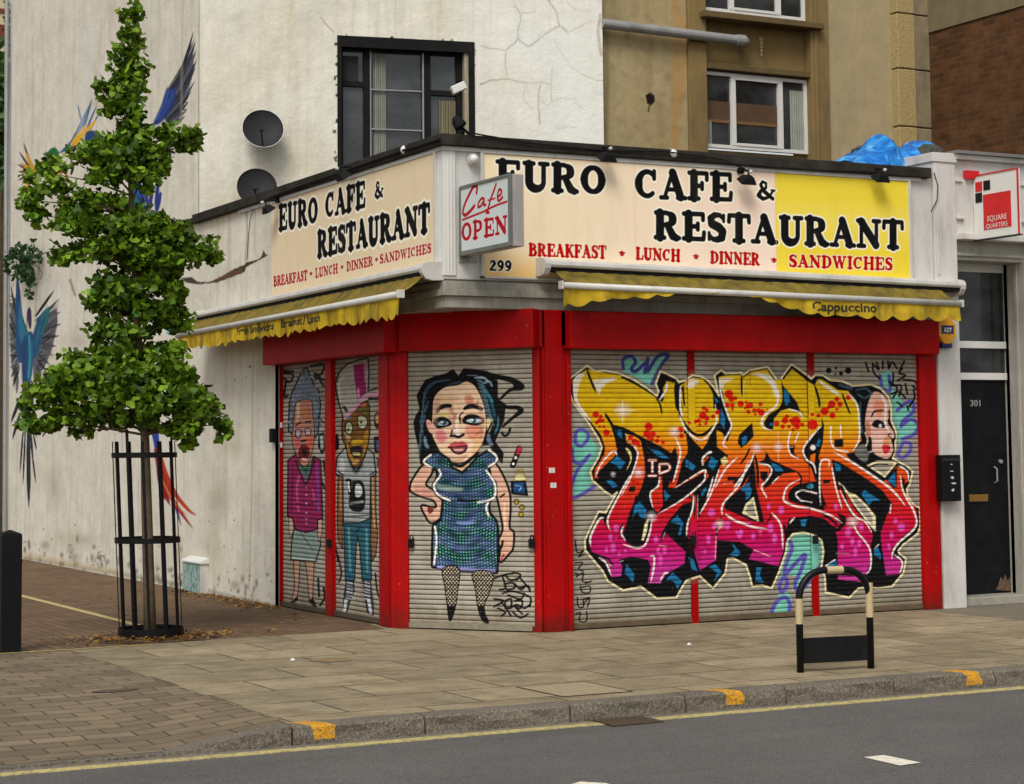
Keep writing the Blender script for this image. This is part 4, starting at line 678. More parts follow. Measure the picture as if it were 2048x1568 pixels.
struct('paved_apron',MB().grid([[(x,y-.0,az(x,y)) for x in gx] for y in gy]),M_block,smooth=True)
# kerb stones
kb=MB(); xs=[-3.02,-2.18,-1.19,-.35,.43,1.32,2.2,3.1,4.0,4.9,5.8]
while xs[-1]<30: xs.append(xs[-1]+.9)
for a,b in zip(xs[:-1],xs[1:]):
    g=.006; j=random.uniform(-.003,.003); n=10
    # a stone with a slightly wavy hewn face
    rows=[]
    for k in range(n+1):
        x=a+g+(b-a-2*g)*k/n; w=.006*math.sin(x*9+a)+random.uniform(-.004,.004)
        rows.append([(x,-4.042,-.14),(x,-4.042,j+.002),(x,-4.10,j+.003),(x,-4.172+w*.3,j-.002),(x,-4.19+w,-.016),(x,-4.196-w,-.06),(x,-4.20+w,-.14)])
    kb.grid(rows); m0=len(kb.v)-7*(n+1); kb.f.append(tuple(m0+i for i in range(7))); kb.f.append(tuple(m0+7*n+i for i in range(7))[::-1])
# dropped stones on the left
def zt(x): return -.095*min(1,max(0,(-3.03-x)/.72))
for a,b in ((-3.78,-3.03),(-4.7,-3.79),(-5.6,-4.71),(-6.5,-5.61),(-9,-6.51),(-20,-9.01)):
    kb.hexa([(a,-4.20,-.15),(b,-4.20,-.15),(b,-4.05,-.15),(a,-4.05,-.15),(a,-4.19,zt(a)),(b,-4.19,zt(b)),(b,-4.05,zt(b)+.002),(a,-4.05,zt(a)+.002)])
struct('kerb',kb,M_kerb)
struct('gutter',MB().box(-20,30,-4.255,-4.19,-.13,RZ+.004),simple('gutter_dirt',S(112,106,92),.9,scale=12,var=.3))
yl=MB()
for a,b in ((-30,G(1236,1455,RZ)[0]),(G(1352,1447,RZ)[0],30)): yl.box(a,b,-4.372,-4.268,RZ-.002,RZ+.004)
struct('yellow_road_line',yl,M_yline)
struct('yellow_path_line',MB().box(-1.86,-1.79,1.9,9.5,-.002,.004),M_yline)
struct('path_edge_line',MB().add([(-5,.80,.004),(-2.9,.815,.004),(-2.2,.87,.004),(-2.2,.9,.004),(-2.9,.86,.004),(-5,.85,.004)],[(0,1,2,3,4,5)]),simple('edge_beige',S(176,158,100),.8,scale=20,var=.2))
def quadG(px,z,m,name):
    P=[G(x,y,z) for x,y in px]; return struct(name,MB().add([(p[0],p[1],z) for p in P],[(0,1,2,3)]),m,fix=False)
wl=MB()
for Q in ([(1727,1514),(1800,1531),(1842,1525),(1768,1510)],[(1120,1575),(1160,1563),(1212,1566),(1300,1590)]):
    P=[G(x,y,RZ+.004) for x,y in Q]; wl.add([tuple(p) for p in P],[(0,1,2,3)])
struct('white_road_mark',wl,M_wline,fix=False)

# ------------------------------------------------------------------ corner cafe building
cafe=thing('corner_cafe','single storey corner cafe with red posts and murals sprayed on its grey roller shutters','cafe building',(0,0,0))
blk=[(0,0),(5.245,0),(5.245,.3),(.3,.3),(.3,6.43),(.012,6.43),(.012,3.6),(0,3.6)]
MB().prism(blk,3.0,4.13).build('fascia',M_white,cafe,bevel=.006)
MB().prism([(.02,.02),(5.245,.02),(5.245,.34),(.4,.34),(.4,4.4),(.02,4.4)],2.9,3.0).build('fascia_moulding',M_cream,cafe)
cm=MB(); cm.prism([(-.03,-.03),(5.2,-.03),(5.2,.3),(.3,.3),(.3,4.4),(-.03,4.4)],2.86,2.92); cm.prism([(-.015,-.015),(5.2,-.015),(5.2,.3),(.3,.3),(.3,4.4),(-.015,4.4)],2.92,2.985); cm.prism([(0,0),(5.2,0),(5.2,.3),(.3,.3),(.3,4.4),(0,4.4)],2.76,2.86); cm.build('cornice',M_cream,cafe,bevel=.004)
MB().prism([(.01,.01),(1.4,.01),(1.4,.6),(.6,1.6),(.01,1.6)],2.765,2.8).build('soffit',M_cream,cafe)
MB().prism([(-.07,-.07),(5.2,-.07),(5.2,.5),(.5,.5),(.5,6.42),(-.07,6.42)],4.13,4.23).build('roof_coping',M_felt,cafe,bevel=.01)
MB().prism([(.5,.5),(5.4,.5),(5.4,6.0),(.5,6.3)],4.05,4.16).build('roof',M_felt,cafe)
tr=MB(); tr.box(-.012,0,.0,.2,3.03,4.13); tr.box(-.012,.1,-.012,0,3.03,4.13)
for x in (.03,.06): tr.box(x-.004,x+.004,-.02,-.012,3.03,4.13)
tr.build('corner_trim',M_white2,cafe,bevel=.003)
# silver flashing strip under the coping
MB().prism([(-.03,-.03),(5.1,-.03),(5.1,.02),(.02,.02),(.02,5.0),(-.03,5.0)],4.095,4.128).build('flashing',M_alu,cafe)
# --- front shutters and the paint that runs over shutters and posts
ch0,ch1=G(820,1257),G(1066,1265)
def slat(z,p=.0425,d=.0078):
    f=(z/p)%1.; return d*np.clip(np.sin(math.pi*f),0,1)**.55*(.75+.35*f)-.006*(f<.13)
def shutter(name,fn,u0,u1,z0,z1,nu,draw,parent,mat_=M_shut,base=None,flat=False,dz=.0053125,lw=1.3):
    us=np.linspace(u0,u1,nu); zs=np.arange(z0,z1,dz); U,Z=np.meshgrid(us,zs)
    X,Y,_=fn(U,Z,(0. if flat else slat(Z))); px,py=proj(X,Y,Z); cv=Canvas(px,py,1.1,lw)
    if base is not None: cv.c[...,:3]=lin(base); cv.c[...,3]=1
    draw(cv)
    X,Y,Z2=fn(U,Z,(0 if flat else slat(Z))); P=np.stack([X,Y,Z2+0*X],-1)
    return grid_obj(name,P,mat_,parent,cv.c)
fn_front=lambda y:(lambda U,Z,d:(U,y-d+0*U,Z))
XF=lambda px: PF(px,1000,.055)[0]
pe=[1.2,PF(1384,1000)[0],PF(1398,1000)[0],PF(1625,1000)[0],PF(1639,1000)[0],5.04]
ZS=2.44
for a,b in ((pe[0],pe[1]),(pe[2],pe[3]),(pe[4],pe[5])):
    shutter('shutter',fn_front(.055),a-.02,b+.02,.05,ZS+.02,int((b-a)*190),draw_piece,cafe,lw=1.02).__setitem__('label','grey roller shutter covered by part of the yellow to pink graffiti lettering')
def clipdraw(f,lo,hi):
    return f
for a,b in ((pe[1],pe[2]),(pe[3],pe[4])):
    MB().box(a+.003,b-.003,.0375,.09,0,ZS).build('shutter_post',M_dark,cafe)
    g=shutter('painted_face',fn_front(.036),a,b,0.,ZS,int((b-a)*220)+2,draw_piece,cafe,mat('post_paint_%d'%int(a*10),lambda t:(t.paint(t.ramp(t.noise(t.pos(),2,5),[(.3,S(150,1,3)),(.7,S(172,2,4))])),t.set(.5,spec=.1))),flat=True,lw=1.02)
rail=MB()
for a,b in ((pe[0],pe[1]),(pe[2],pe[3]),(pe[4],pe[5])): rail.box(a,b,.03,.07,.012,.055)
rail.build('bottom_rail',simple('rail_rust',S(92,76,56),.8,var=.3,scale=14),cafe)
# --- middle (chamfer) shutter
cd=(ch1-ch0); cl=np.linalg.norm(cd); cd=cd/cl; cn=np.array([cd[1],-cd[0],0.]); 
if cn@np.array([1,1,0.])>0: cn=-cn
fn_ch=lambda U,Z,d:(ch0[0]+cd[0]*U+cn[0]*d,ch0[1]+cd[1]*U+cn[1]*d,Z)
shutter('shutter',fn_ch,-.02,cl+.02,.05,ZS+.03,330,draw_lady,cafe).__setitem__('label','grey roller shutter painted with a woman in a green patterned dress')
q=MB(); q.hexa([tuple(ch0+cd*a+cn*b+np.array([0,0,c])) for c in (.012,.055) for a,b in ((0,.02),(cl,.02),(cl,-.02),(0,-.02))]); q.build('bottom_rail',simple('rail_grey',S(130,122,104),.7,var=.2,scale=14),cafe)
# --- side shutters
fn_side=lambda x:(lambda U,Z,d:(x-d+0*U,U,Z))
ye=[PS(656+6,1000)[1],PS(656-6,1000)[1]]
yl0,yr0=PS(567,1000,.05)[1],1.37
for a,b,lb in ((yr0,ye[0],'a young man in a tall cap and jeans'),(ye[1],yl0,'an old lady in a pink cardigan and grey skirt')):
    us=np.linspace(a-.02,b+.02,150)
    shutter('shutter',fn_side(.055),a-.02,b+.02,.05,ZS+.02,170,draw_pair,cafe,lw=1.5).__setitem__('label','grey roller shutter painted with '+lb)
MB().box(0,.09,ye[0],ye[1],0,ZS).build('shutter_post',M_red,cafe)
MB().box(0.,.09,yl0,yl0+.1,0,ZS).build('shutter_post',M_red,cafe)
MB().box(.01,.08,yl0+.1,yl0+.17,0,2.6).build('door_frame_strip',M_terra,cafe)
MB().box(.03,.07,yr0,yl0,.012,.055).build('bottom_rail',simple('rail_dark',S(70,60,48),.8,var=.3),cafe)
# --- red pillars with mouldings
pl=MB(); pl.prism([(0,1.40),(0,1.12),(.035,1.09),(.02,1.06),(.10,.985),(ch0[0],ch0[1]),(.28,1.15),(.2,1.45)],0,2.76); pl.box(-.012,.01,1.17,1.34,0,2.76); pl.build('pillar',M_red,cafe,bevel=.004)
e1=ch1; pl=MB(); pl.prism([(e1[0],e1[1]),(e1[0]+.03,e1[1]-.035),(.905,.012),(.905,.035),(.925,.035),(.925,0.),(1.2,0.),(1.2,.2),(1.0,.3)],0,2.76); pl.box(.945,1.115,-.015,.01,0,2.76); pl.box(1.155,1.2,-.02,.01,0,2.5)
pl.build('pillar',M_red,cafe,bevel=.004)
MB().prism([(5.04,0),(5.10,-.012),(5.24,-.012),(5.24,.2),(5.04,.2)],0,2.5).build('pillar',M_red,cafe,bevel=.004)
# --- shutter boxes
hx0,hx1=PF(1140,697,-.13)[0],PF(1880,709,-.13)[0]; zb=PF(1500,702,-.13)[2]
h=MB(); h.box(hx0,hx1,-.13,.05,zb,2.75); h.box(1.2,hx0,-.06,.04,zb+.02,2.75); h.build('shutter_box',M_red,cafe,bevel=.008)
y0,y1=PS(767,706,-.13)[1],PS(525,729,-.13)[1]; MB().box(-.13,.05,y0,y1,PS(640,718,-.13)[2],2.76).build('shutter_box',M_red,cafe,bevel=.008)
nn=cn; A=onpl(797,696,cn,cn@(ch0+cn*.14)); B=onpl(1066,694,cn,cn@(ch0+cn*.14)); zc=min(A[2],B[2])
h=MB(); h.hexa([tuple(np.array([p[0],p[1],0])-cn*b+np.array([0,0,z])) for z in (zc,2.765) for p,b in ((A,0),(B,0),(B,.2),(A,.2))]); h.build('shutter_box',M_red,cafe,bevel=.008)
h=MB(); h.box(.0,.03,1.12,1.4,2.44,2.76); h.build('lintel',M_red,cafe)
h=MB(); h.box(.86,1.2,.0,.03,2.44,2.76); h.build('lintel',M_red,cafe)
for px,py,s in ((822,1085,1),(1063,1085,1),(1387,1078,0),(1631,1078,0)):
    p=onpl(px,py,cn,cn@(ch0+cn*.03)) if s else PF(px,py,-.02)
    k=MB(); k.box(p[0]-.02,p[0]+.02,p[1]-.02,p[1]+.02,p[2]-.045,p[2]+.03); k.tube([(p[0]-.015,p[1]-.01,p[2]+.03),(p[0]-.012,p[1]-.012,p[2]+.06),(p[0]+.012,p[1]-.012,p[2]+.06),(p[0]+.015,p[1]-.01,p[2]+.03)],.006,6); k.build('padlock',M_blackm,cafe)
p=PS(657,1085,-.02); MB().box(-.03,0,p[1]-.03,p[1]+.03,p[2]-.045,p[2]+.03).build('padlock',M_blackm,cafe)
p=PS(551,871,0); MB().box(-.05,0,p[1]-.04,p[1]+.05,p[2]-.07,p[2]+.07).build('key_switch',M_blackm,cafe)
for px,py in ((1104,941),(1107,971)):
    p=PF(px,py,-.018); k=MB(); k.box(p[0]-.028,p[0]-.002,-.018,-.015,p[2]-.02,p[2]+.024); k.box(p[0]+.002,p[0]+.028,-.018,-.015,p[2]-.02,p[2]+.024); k.build('sticker',M_white2,cafe)
for px,py in ((562,850),(562,890)):
    p=PS(px,py,-.002); MB().box(-.004,0,p[1]-.03,p[1]+.02,p[2]-.025,p[2]+.025).build('sticker',M_white2,cafe)
# blocking mass behind shutters
MB().prism([(.14,1.5),(.2,1.3),(1.1,.2),(5.2,.2),(5.2,6.2),(.14,6.4)],0.0,4.04).build('inner_wall',M_dark,cafe)

# --- side wall (cafe part and white building part share one painted sheet)
def wallgrid(name,px0,px1,step,z0,z1,mat_,parent,dz=.0125):
    ys=np.array([PS(x,800)[1] for x in np.arange(px0,px1+step,step)]); ys[0]=max(ys[0],ys[0]); zs=np.arange(z0,z1+dz,dz)
    Yg,Z=np.meshgrid(ys,zs); px,py=proj(0*Yg,Yg,Z); cv=Canvas(px,py,1.2); rs_=random.Random(5)
    for q_ in range(26):
        x_=rs_.uniform(30,550); y_=rs_.uniform(0,1150); cv.dot(x_,y_,rs_.uniform(10,34),rs_.choice([(176,158,118),(140,126,100),(232,230,222)]),soft=.9,op=rs_.uniform(.2,.45),ry=rs_.uniform(14,60))
    for q_ in range(110):
        x_=rs_.uniform(20,550); y_=rs_.uniform(0,1150); l_=rs_.uniform(60,320); w_q=rs_.uniform(2,9); cv.line([(x_,y_),(x_-2,y_+l_)],w_q,rs_.choice([(150,136,108),(222,220,212),(176,162,128),(120,114,100)]),op=rs_.uniform(.12,.38),aa=w_q,taper=True)
    for q_ in range(130):
        x_=rs_.uniform(48,550); y_=1118+(x_-48)*.19-abs(rs_.gauss(0,30)); cv.dot(x_,y_,rs_.uniform(1,4),rs_.choice([(90,80,62),(130,116,90),(60,54,46)]),soft=.6,op=.6,ry=rs_.uniform(2,9))
    draw_birds(cv)
    # broken render under the old fascia on the side street
    w=fr(0,500,2.904)
    cv.poly(w(1050,165,1110,155,1150,185,1220,185,1290,150,1360,110,1420,85,1430,70,1500,55,1520,35,1530,0,1545,25,1560,30,1430,100,1420,130,1340,160,1260,190,1150,200,1080,190),(70,58,46)); cv.poly(w(1250,170,1400,105,1410,125,1280,180),(96,66,44))
    cv.line(w(1430,-270,1435,-100,1425,60),2,(140,136,128)); cv.line([(508,700),(505,800),(503,1000),(498,1180)],1.6,(150,146,130),op=.8,aa=2); cv.line([(500,1095),(545,1098)],2.4,(226,224,214))
    cv.line([(395,0),(393,200),(396,440)],3,(226,222,206),op=.5,aa=4); cv.line([(365,0),(362,300)],3,(165,160,140),op=.5,aa=6); cv.line([(190,0),(180,120),(160,260)],12,(214,212,208),op=.5,aa=14)
    cv.line([(48,1116),(250,1150),(380,1172),(470,1195),(550,1212)],5,(96,84,58),aa=8,op=.6); cv.line([(48,1108),(120,1122),(240,1145)],7,(190,160,100),op=.5,aa=8)
    for a,b in ((398,1128),(90,1090),(142,1100),(150,1115),(470,1170)): cv.dot(a,b,9,(120,118,108),soft=.6,op=.5)
    return grid_obj(name,np.stack([0*Yg,Yg,Z],-1),mat_,parent,cv.c,smooth=False)
wallgrid('side_wall',395,557,1.2,0,4.14,M_wall,cafe)
white=thing('white_building','tall cracked white building with parrots painted on its side wall and a black framed window','building',(0,6.43,0))
wallgrid('side_wall',17.5,395,1.25,0,8.9,M_wall,white)
MB().box(.02,1.2,15.3,15.46,0,8.9).build('end_wall',M_white,white)
sl=MB(); sl.box(-.06,0,6.1,7.0,4.14,4.2); sl.build('ledge',M_felt,white,bevel=.01)
# angled front wall of the white building
an=R_(-11); wd=np.array([math.cos(an),math.sin(an),0]); wn=np.array([math.sin(an),-math.cos(an),0]); w0=np.array([0,6.43,0.]); wdd=wn@w0
def WP(px,py,off=0.): return onpl(px,py,wn,wdd+off)
def WS(px,py): p=WP(px,py); return (p-w0)@wd,p[2]
def WX(s,z,off=0.): return tuple(w0+wd*s+wn*off+np.array([0,0,z]))
SE=WS(1206,150)[0]; sL,sR=WS(678,200)[0],WS(946,170)[0]; zT=WS(800,82)[1]; zB=4.55
ss=np.arange(0,SE+.0001,SE/620); zs=np.arange(4.05,8.9,.0125); Sg,Z=np.meshgrid(ss,zs)
P=w0+wd*Sg[...,None]+np.array([0,0,1.])*Z[...,None]; px,py=proj(P[...,0],P[...,1],P[...,2]); cv=Canvas(px,py,1.3)
q=fr(640,0,2.904)
for L,w in ((q(1130,30,1165,90,1150,180,1140,240,1080,300,1085,440),2.2),(q(1150,225,1215,268,1290,212,1390,155,1440,192),3),(q(1390,155,1370,60,1330,10,1320,-30),2.6),(q(930,270,1080,295),1.5),(q(930,490,1000,465,1090,462,1200,482,1280,478,1340,490),2.6),(q(1280,478,1270,600,1275,720),2.6),(q(1345,390,1340,600,1290,590),1.6),(q(1360,230,1440,360,1530,440,1640,470),1.3),(q(1380,750,1430,738,1490,740),1.5),(q(1340,600,1400,570,1490,575),1.2),(q(1440,190,1540,140,1600,120),1.3),(q(1165,80,1250,70),1.2),(q(1480,600,1540,640),1.2),(q(1230,460,1180,560,1240,640),1.),(q(0,100,80,190),1.),(q(1430,10,1500,60,1560,60),1.)):
    w*=1.6; cv.line(np.array(L)+0,w*1.5,(216,206,170),op=.5,aa=5); 
    Lp=spline(L,False,6); Lp=Lp+np.random.default_rng(len(L)).normal(0,.7,Lp.shape); cv.line(Lp,w*.7,(70,64,50),smooth=False,op=1.)
for a,b,r in ((1250,470,30),(1060,460,26),(1300,100,20)):
    a,b=q(a,b)[0]; cv.dot(a,b,r,(206,192,150),soft=.9,op=.35,ry=r*1.3)
for x in np.arange(690,1200,17): cv.line([(x+random.uniform(-5,5),0),(x+random.uniform(-5,5),random.uniform(60,240))],random.uniform(2,8),random.choice([(196,186,146),(230,228,220),(170,160,126)]),op=.22,aa=6)
cv.line([(1201,30),(1196,60),(1199,90),(1203,110)],7,(150,126,70),smooth=False); cv.dot(1300,198,1,(0,0,0))
for q_ in range(90):
    u=random.random(); e_=random.choice('lrt'); xx,yy=(678+random.uniform(-7,2)-u*5,80+u*250) if e_=='l' else ((946+random.uniform(-2,4)-u*4,90+u*170) if e_=='r' else (680+u*265,73+u*13+random.uniform(-3,3)))
    cv.dot(xx,yy,random.uniform(1.5,4),random.choice([(34,32,30),(60,56,50),(240,238,228)]),soft=.3)
for x_,y_,r_,o_ in ((1100,120,150,.55),(1150,250,120,.6),(1020,40,120,.4),(1180,60,80,.4)): cv.dot(x_,y_,r_,(238,238,232),soft=1.,op=o_)
for x_,y_,r_,o_ in ((480,420,60,.4),(600,330,70,.3),(560,80,90,.25),(450,180,60,.3),(880,30,50,.3)): cv.dot(x_,y_,r_,(196,182,136),soft=1.,op=o_)
o=grid_obj('front_wall',P,M_wall2,white,cv.c,smooth=False)
bm=bmesh.new(); bm.from_mesh(o.data); de=[]
for f in bm.faces:
    c=np.array(f.calc_center_median())+np.array([0,6.43,0])-w0; s=c@wd
    if sL<s<sR and zB<c[2]<zT: de.append(f)
bmesh.ops.delete(bm,geom=de,context='FACES'); bm.to_mesh(o.data); bm.free()
e=MB(); e.hexa([WX(SE-.02,z,o_) if 0 else WX(s,z,d) for z in (4.05,8.9) for s,d in ((SE-.3,-.004),(SE,-.004),(SE,-.3),(SE-.3,-.3))]); e.build('wall_end',M_white,white)
# black window
wf=MB()
def wbar(m,s0,s1,z0,z1,d0,d1): m.hexa([WX(s,z,d) for z in (z0,z1) for s,d in ((s0,d1),(s1,d1),(s1,d0),(s0,d0))])
zz=lambda py: WS(800,py)[1]; sx=lambda px: WS(px,180)[0]
wbar(wf,sL-.02,sR+.02,zT-.1,zT+.03,-.2,.012); wbar(wf,sL-.02,sL+.03,zB,zT-.1,-.2,.01); wbar(wf,sR-.05,sR+.02,zB,zT-.1,-.2,.01)
d0,d1=-.17,-.11
for a,b in ((sL+.03,sx(690)),(sx(732),sx(745)),(sx(851),sx(866)),(sx(918),sx(930))): wbar(wf,a,b,zB,zT-.1,d0,d1)
for a,b,y in ((sx(690),sx(732),168),(sx(866),sx(918),179)): wbar(wf,a,b,zz(y+5),zz(y-5),d0,d1)
for y in (92,): wbar(wf,sL,sR,zz(y+7),zT-.05,d0,d1)
W=wf.build('window_frame',M_blackm,white)
b=MB()
for y in (178,257): wbar(b,sx(745),sx(851),zz(y+1.3),zz(y-1.3),-.12,-.10)
wbar(b,sx(849),sx(852),zz(400),zz(100),-.12,-.10); wbar(b,sx(744),sx(746),zz(400),zz(100),-.12,-.10); b.build('glazing_bar',M_grey,W)
g=MB(); wbar(g,sL,sR,zB,zT,-.16,-.15); g.build('pane',M_glass,W)
c=MB()
def pleat(s0,s1,z0,z1,d):
    n=24; rows=[[WX(s0+(s1-s0)*k/n,z,d+.012*math.sin(k*1.7)) for k in range(n+1)] for z in (z0,z1)]; c.grid(rows)
pleat(sx(752),sx(777),zB,zz(104),-.135); c.build('curtain',M_curt,W)
c=MB(); pleat(sx(884),sx(917),zB,zz(194),-.135); c.build('curtain',simple('curtain_beige',S(120,114,88),.9),W)
r=MB(); wbar(r,sR-.1,sR-.05,zB,zT-.1,-.15,-.02); r.build('reveal',simple('reveal_cream',S(160,152,126),.8,dirt=.5),W)
g=MB(); wbar(g,sx(688),sx(722),zz(164),zz(112),-.149,-.14); g.build('extractor_panel',M_dkgrey,W)

# ------------------------------------------------------------------ tan building
TY=5.62; tan=thing('tan_building','tan rendered building with two white framed windows in a recessed bay above the cafe roof','building',(7,TY,0))
X0=WX(SE,0)[0]-.25; X1=PF(1797,200,TY)[0]
a,b=PF(1375,200,TY)[0],PF(1655,200,TY)[0]; c0,c1=PF(1411,200,TY)[0],PF(1620,200,TY)[0]
w=MB(); w.box(X0,a,TY+.004,TY+.4,4.0,9); w.build('wall_core',M_tanp,tan); MB().box(b,X1,TY,TY+.4,4.0,9).build('wall',M_tanp,tan)
Xg,Zg=np.meshgrid(np.arange(X0,a,.012),np.arange(4.0,9,.02)); px,py=proj(Xg,TY+0*Xg,Zg); cv=Canvas(px,py,1.3)
for x0q,y0q,y1q,wq,kq,oq in ((1352,-40,330,13,(180,126,50),.5),(1366,40,200,7,(196,124,40),.45),(1344,120,330,9,(170,130,66),.35),(1300,60,180,10,(120,104,72),.35),(1240,90,260,26,(178,160,120),.4),(1225,0,60,20,(120,108,76),.4),(1212,60,290,8,(120,108,80),.5),(1320,220,320,18,(140,118,72),.4),(1280,-20,60,16,(180,160,116),.4)): cv.line([(x0q,y0q),(x0q+3,(y0q+y1q)/2),(x0q-2,y1q)],wq,kq,op=oq,aa=wq*.9)
cv.line([(1300,205),(1297,222)],4,(60,48,30),op=.8); cv.poly([(1291,190),(1301,184),(1309,191),(1310,203),(1303,211),(1294,207)],(30,22,16))
for q_ in range(60): cv.dot(random.uniform(1207,1375),random.uniform(0,320),random.uniform(2,9),random.choice([(124,108,76),(184,164,122),(110,94,60)]),soft=.8,op=.3)
grid_obj('wall',np.stack([Xg,TY+0*Xg,Zg],-1),M_tan,tan,cv.c,smooth=False)
w=MB(); w.box(a,c0,TY-.05,TY+.4,4.0,9); w.box(c1,b,TY-.05,TY+.4,4.0,9); w.box(c1+.05,c1+.1,TY-.07,TY-.05,4.0,9); w.build('pilaster',M_tan2,tan,bevel=.01)
yb=TY+.12; z1t,z1b=PF(1500,152,yb)[2],PF(1500,302,yb)[2]; z2b=PF(1500,33,yb)[2]; 
MB().box(c0,c1,yb,yb+.2,z1t+.02,z2b-.02).build('spandrel',M_tan2,tan); MB().box(c0,c1,yb,yb+.2,4,z1b-.02).build('spandrel',M_tan2,tan)
w=MB(); w.box(c0-.1,c1+.14,TY-.16,TY+.1,z2b-.13,z2b-.05); w.box(c0,c1,TY-.02,TY+.12,z1t+.02,z1t+.1); w.build('sill',simple('sill_brown',S(98,80,44),.8,dirt=.5),tan,bevel=.008)
w=MB(); 
for k in range(5): w.obox(((c0*.42+c1*.58)+.0,yb-.012,(z1t+z2b)/2+.1-.05*k),(1,0,0),(0,1,0),(0,0,1),.03-.005*k,.015,.022)
w.build('moulded_drop',M_quoin,tan)
def uwin(zb_,zt_,bl):
    f=MB(); t=.045
    f.box(c0,c1,yb-.06,yb,zb_,zb_+t);f.box(c0,c1,yb-.06,yb,zt_-t,zt_); xs_=[c0,PF(1462,220,yb)[0],PF(1556,220,yb)[0],c1]
    f.box(c0,c0+t,yb-.06,yb,zb_+t,zt_-t); f.box(c1-t,c1,yb-.06,yb,zb_+t,zt_-t)
    for x in xs_[1:3]: f.box(x-t*.8,x+t*.8,yb-.065,yb,zb_+t,zt_-t)
    f.box(xs_[1]+.04,xs_[2]-.04,yb-.07,yb-.03,zb_+t-.001,zb_+t+.035)
    f.box(xs_[1]+.04,xs_[2]-.04,yb-.07,yb-.03,zt_-t-.035,zt_-t+.001)
    F=f.build('window_frame',M_white2,tan,bevel=.003); MB().box(c0+.01,c1-.01,yb-.022,yb-.016,zb_+.01,zt_-.01).build('pane',M_glass,F)
    if bl:
        zm=zb_+(zt_-zb_)*.38
        MB().box(c0+t,c1-.35,yb-.03,yb-.023,zm,zb_+(zt_-zb_)*.62).build('blind',simple('blind_low',S(80,58,36),.8),F)
        MB().box(c0+t,c1-.35,yb-.032,yb-.023,zm-.04,zm).build('blind_rail',simple('rail_orange',S(112,80,46),.8),F)
        n=20
        for x0_,x1_ in ((c0+t,c0+t+.1),(c1-.26,c1-t)):
            cc=MB(); cc.grid([[(x0_+(x1_-x0_)*k/n,yb-.034+.006*math.sin(k*1.9),z) for k in range(n+1)] for z in (zb_+t,zb_+(zt_-zb_)*(.36 if x0_<c0+.2 else .85))])
            cc.build('curtain',M_curt,F)
uwin(z1b,z1t,True); uwin(z2b,z2b+1.15,False)
pa,pb=PF(1203,47,TY-.12),PF(1488,82,TY-.12)
pp=MB(); pp.tube([tuple(pa),tuple(pb)],.062,14); pp.lathe(tuple(pb-np.array([.12,0,0])),(1,0,0),[(0,.062),(0,.076),(.12,.076),(.14,.06)],14); pp.tube([tuple(pb),tuple(pb+np.array([.06,.05,0])),tuple(pb+np.array([.07,.14,0]))],.06,12)
pp.lathe(tuple(pa+np.array([.35,0,0])),(1,0,0),[(0,.062),(0,.07),(.06,.07),(.06,.062)],14); pp.build('pipe',M_grey,loc=tuple(pa),smooth=False); tag(bpy.data.objects['pipe'],'thick grey horizontal pipe fixed high on the tan wall','pipe')

# ------------------------------------------------------------------ brick building
bx=PF(1863,150,TY-.15)[0]; brk=thing('brick_building','brown brick building on the right with a peeling yellow corner pier','building',(bx,TY,0))
pm=PF(1832,150,TY-.15)[0]; px0_=PF(1797,150,TY-.15)[0]; z=3.9; w=MB(); v=MB(); hs=[PF(1830,y,TY-.15)[2] for y in (255,140,30)]; hs=[3.9]+hs+[hs[-1]+1.0,hs[-1]+2.1]
for u,t in zip(hs[:-1],hs[1:]): w.box(px0_,pm,TY-.15,TY+.3,u+.015,t); v.box(pm,bx,TY-.13,TY+.3,u+.015,t)
w.build('pier',M_quoin,brk,bevel=.012); v.build('pier',M_quoin2,brk,bevel=.012)
MB().box(px0_+.03,bx-.005,TY-.1,TY+.2,3.9,9).build('pier_core',M_blackm,brk)
MB().box(bx,bx+3,.45,TY+.3,3.9,7.02).build('brick_wall',M_brick,brk); MB().box(bx-.02,bx+3,.43,TY+.3,7.02,9.5).build('upper_wall',M_cap,brk)

# ------------------------------------------------------------------ neighbouring white shop with black door
nb=thing('neighbouring_shopfront','white painted shopfront with pilaster, long fascia and recessed doorway beside the cafe','shopfront',(5.9,0,0))
p=MB(); p.box(5.25,5.52,-.03,.42,.0,4.38); p.box(5.235,5.535,-.045,.43,4.3,4.39); p.box(5.27,5.30,-.04,-.03,3.2,4.28); p.build('pilaster',M_white,nb,bevel=.006)
p=MB(); p.box(5.52,12,-.0,.4,3.6,4.34); p.box(5.52,12,-.06,.4,4.34,4.39); p.box(5.52,12,-.09,.4,3.55,3.61); p.box(5.52,12,-.02,0,4.12,4.16); p.box(5.535,12,-.03,0,3.75,3.78); p.build('fascia',M_white,nb,bevel=.006)
MB().box(5.5,12,-.1,.5,4.39,4.42).build('coping',simple('lead',S(120,118,116),.6,dirt=.4),nb)
p=MB(); p.box(6.41,6.46,.0,.4,.0,3.36); p.box(6.46,12,-.02,.3,0,3.55); p.box(6.41,6.52,.27,.33,.0,3.36); p.box(6.395,6.41,.12,.17,0,3.5); p.box(5.52,6.46,.05,.4,3.36,3.55); p.box(5.52,6.41,.02,.1,3.40,3.43); p.build('door_surround',simple('surround_grey',S(172,168,156),.6,var=.08,dirt=.45),nb,bevel=.006)
DY=.34; zd=lambda py: PF(1960,py,DY)[2]
MB().box(5.52,6.41,DY-.03,DY+.05,zd(697),zd(683)).build('transom_bar',M_white2,nb,bevel=.004); MB().box(5.52,6.41,DY-.03,DY+.05,zd(760),zd(746)).build('transom_bar',M_white2,nb,bevel=.004); MB().box(5.52,6.41,DY-.02,DY+.05,zd(545),3.36).build('door_head',M_white2,nb,bevel=.004)
MB().box(5.52,6.41,DY,DY+.01,zd(746),zd(545)).build('transom_pane',M_glass,nb)
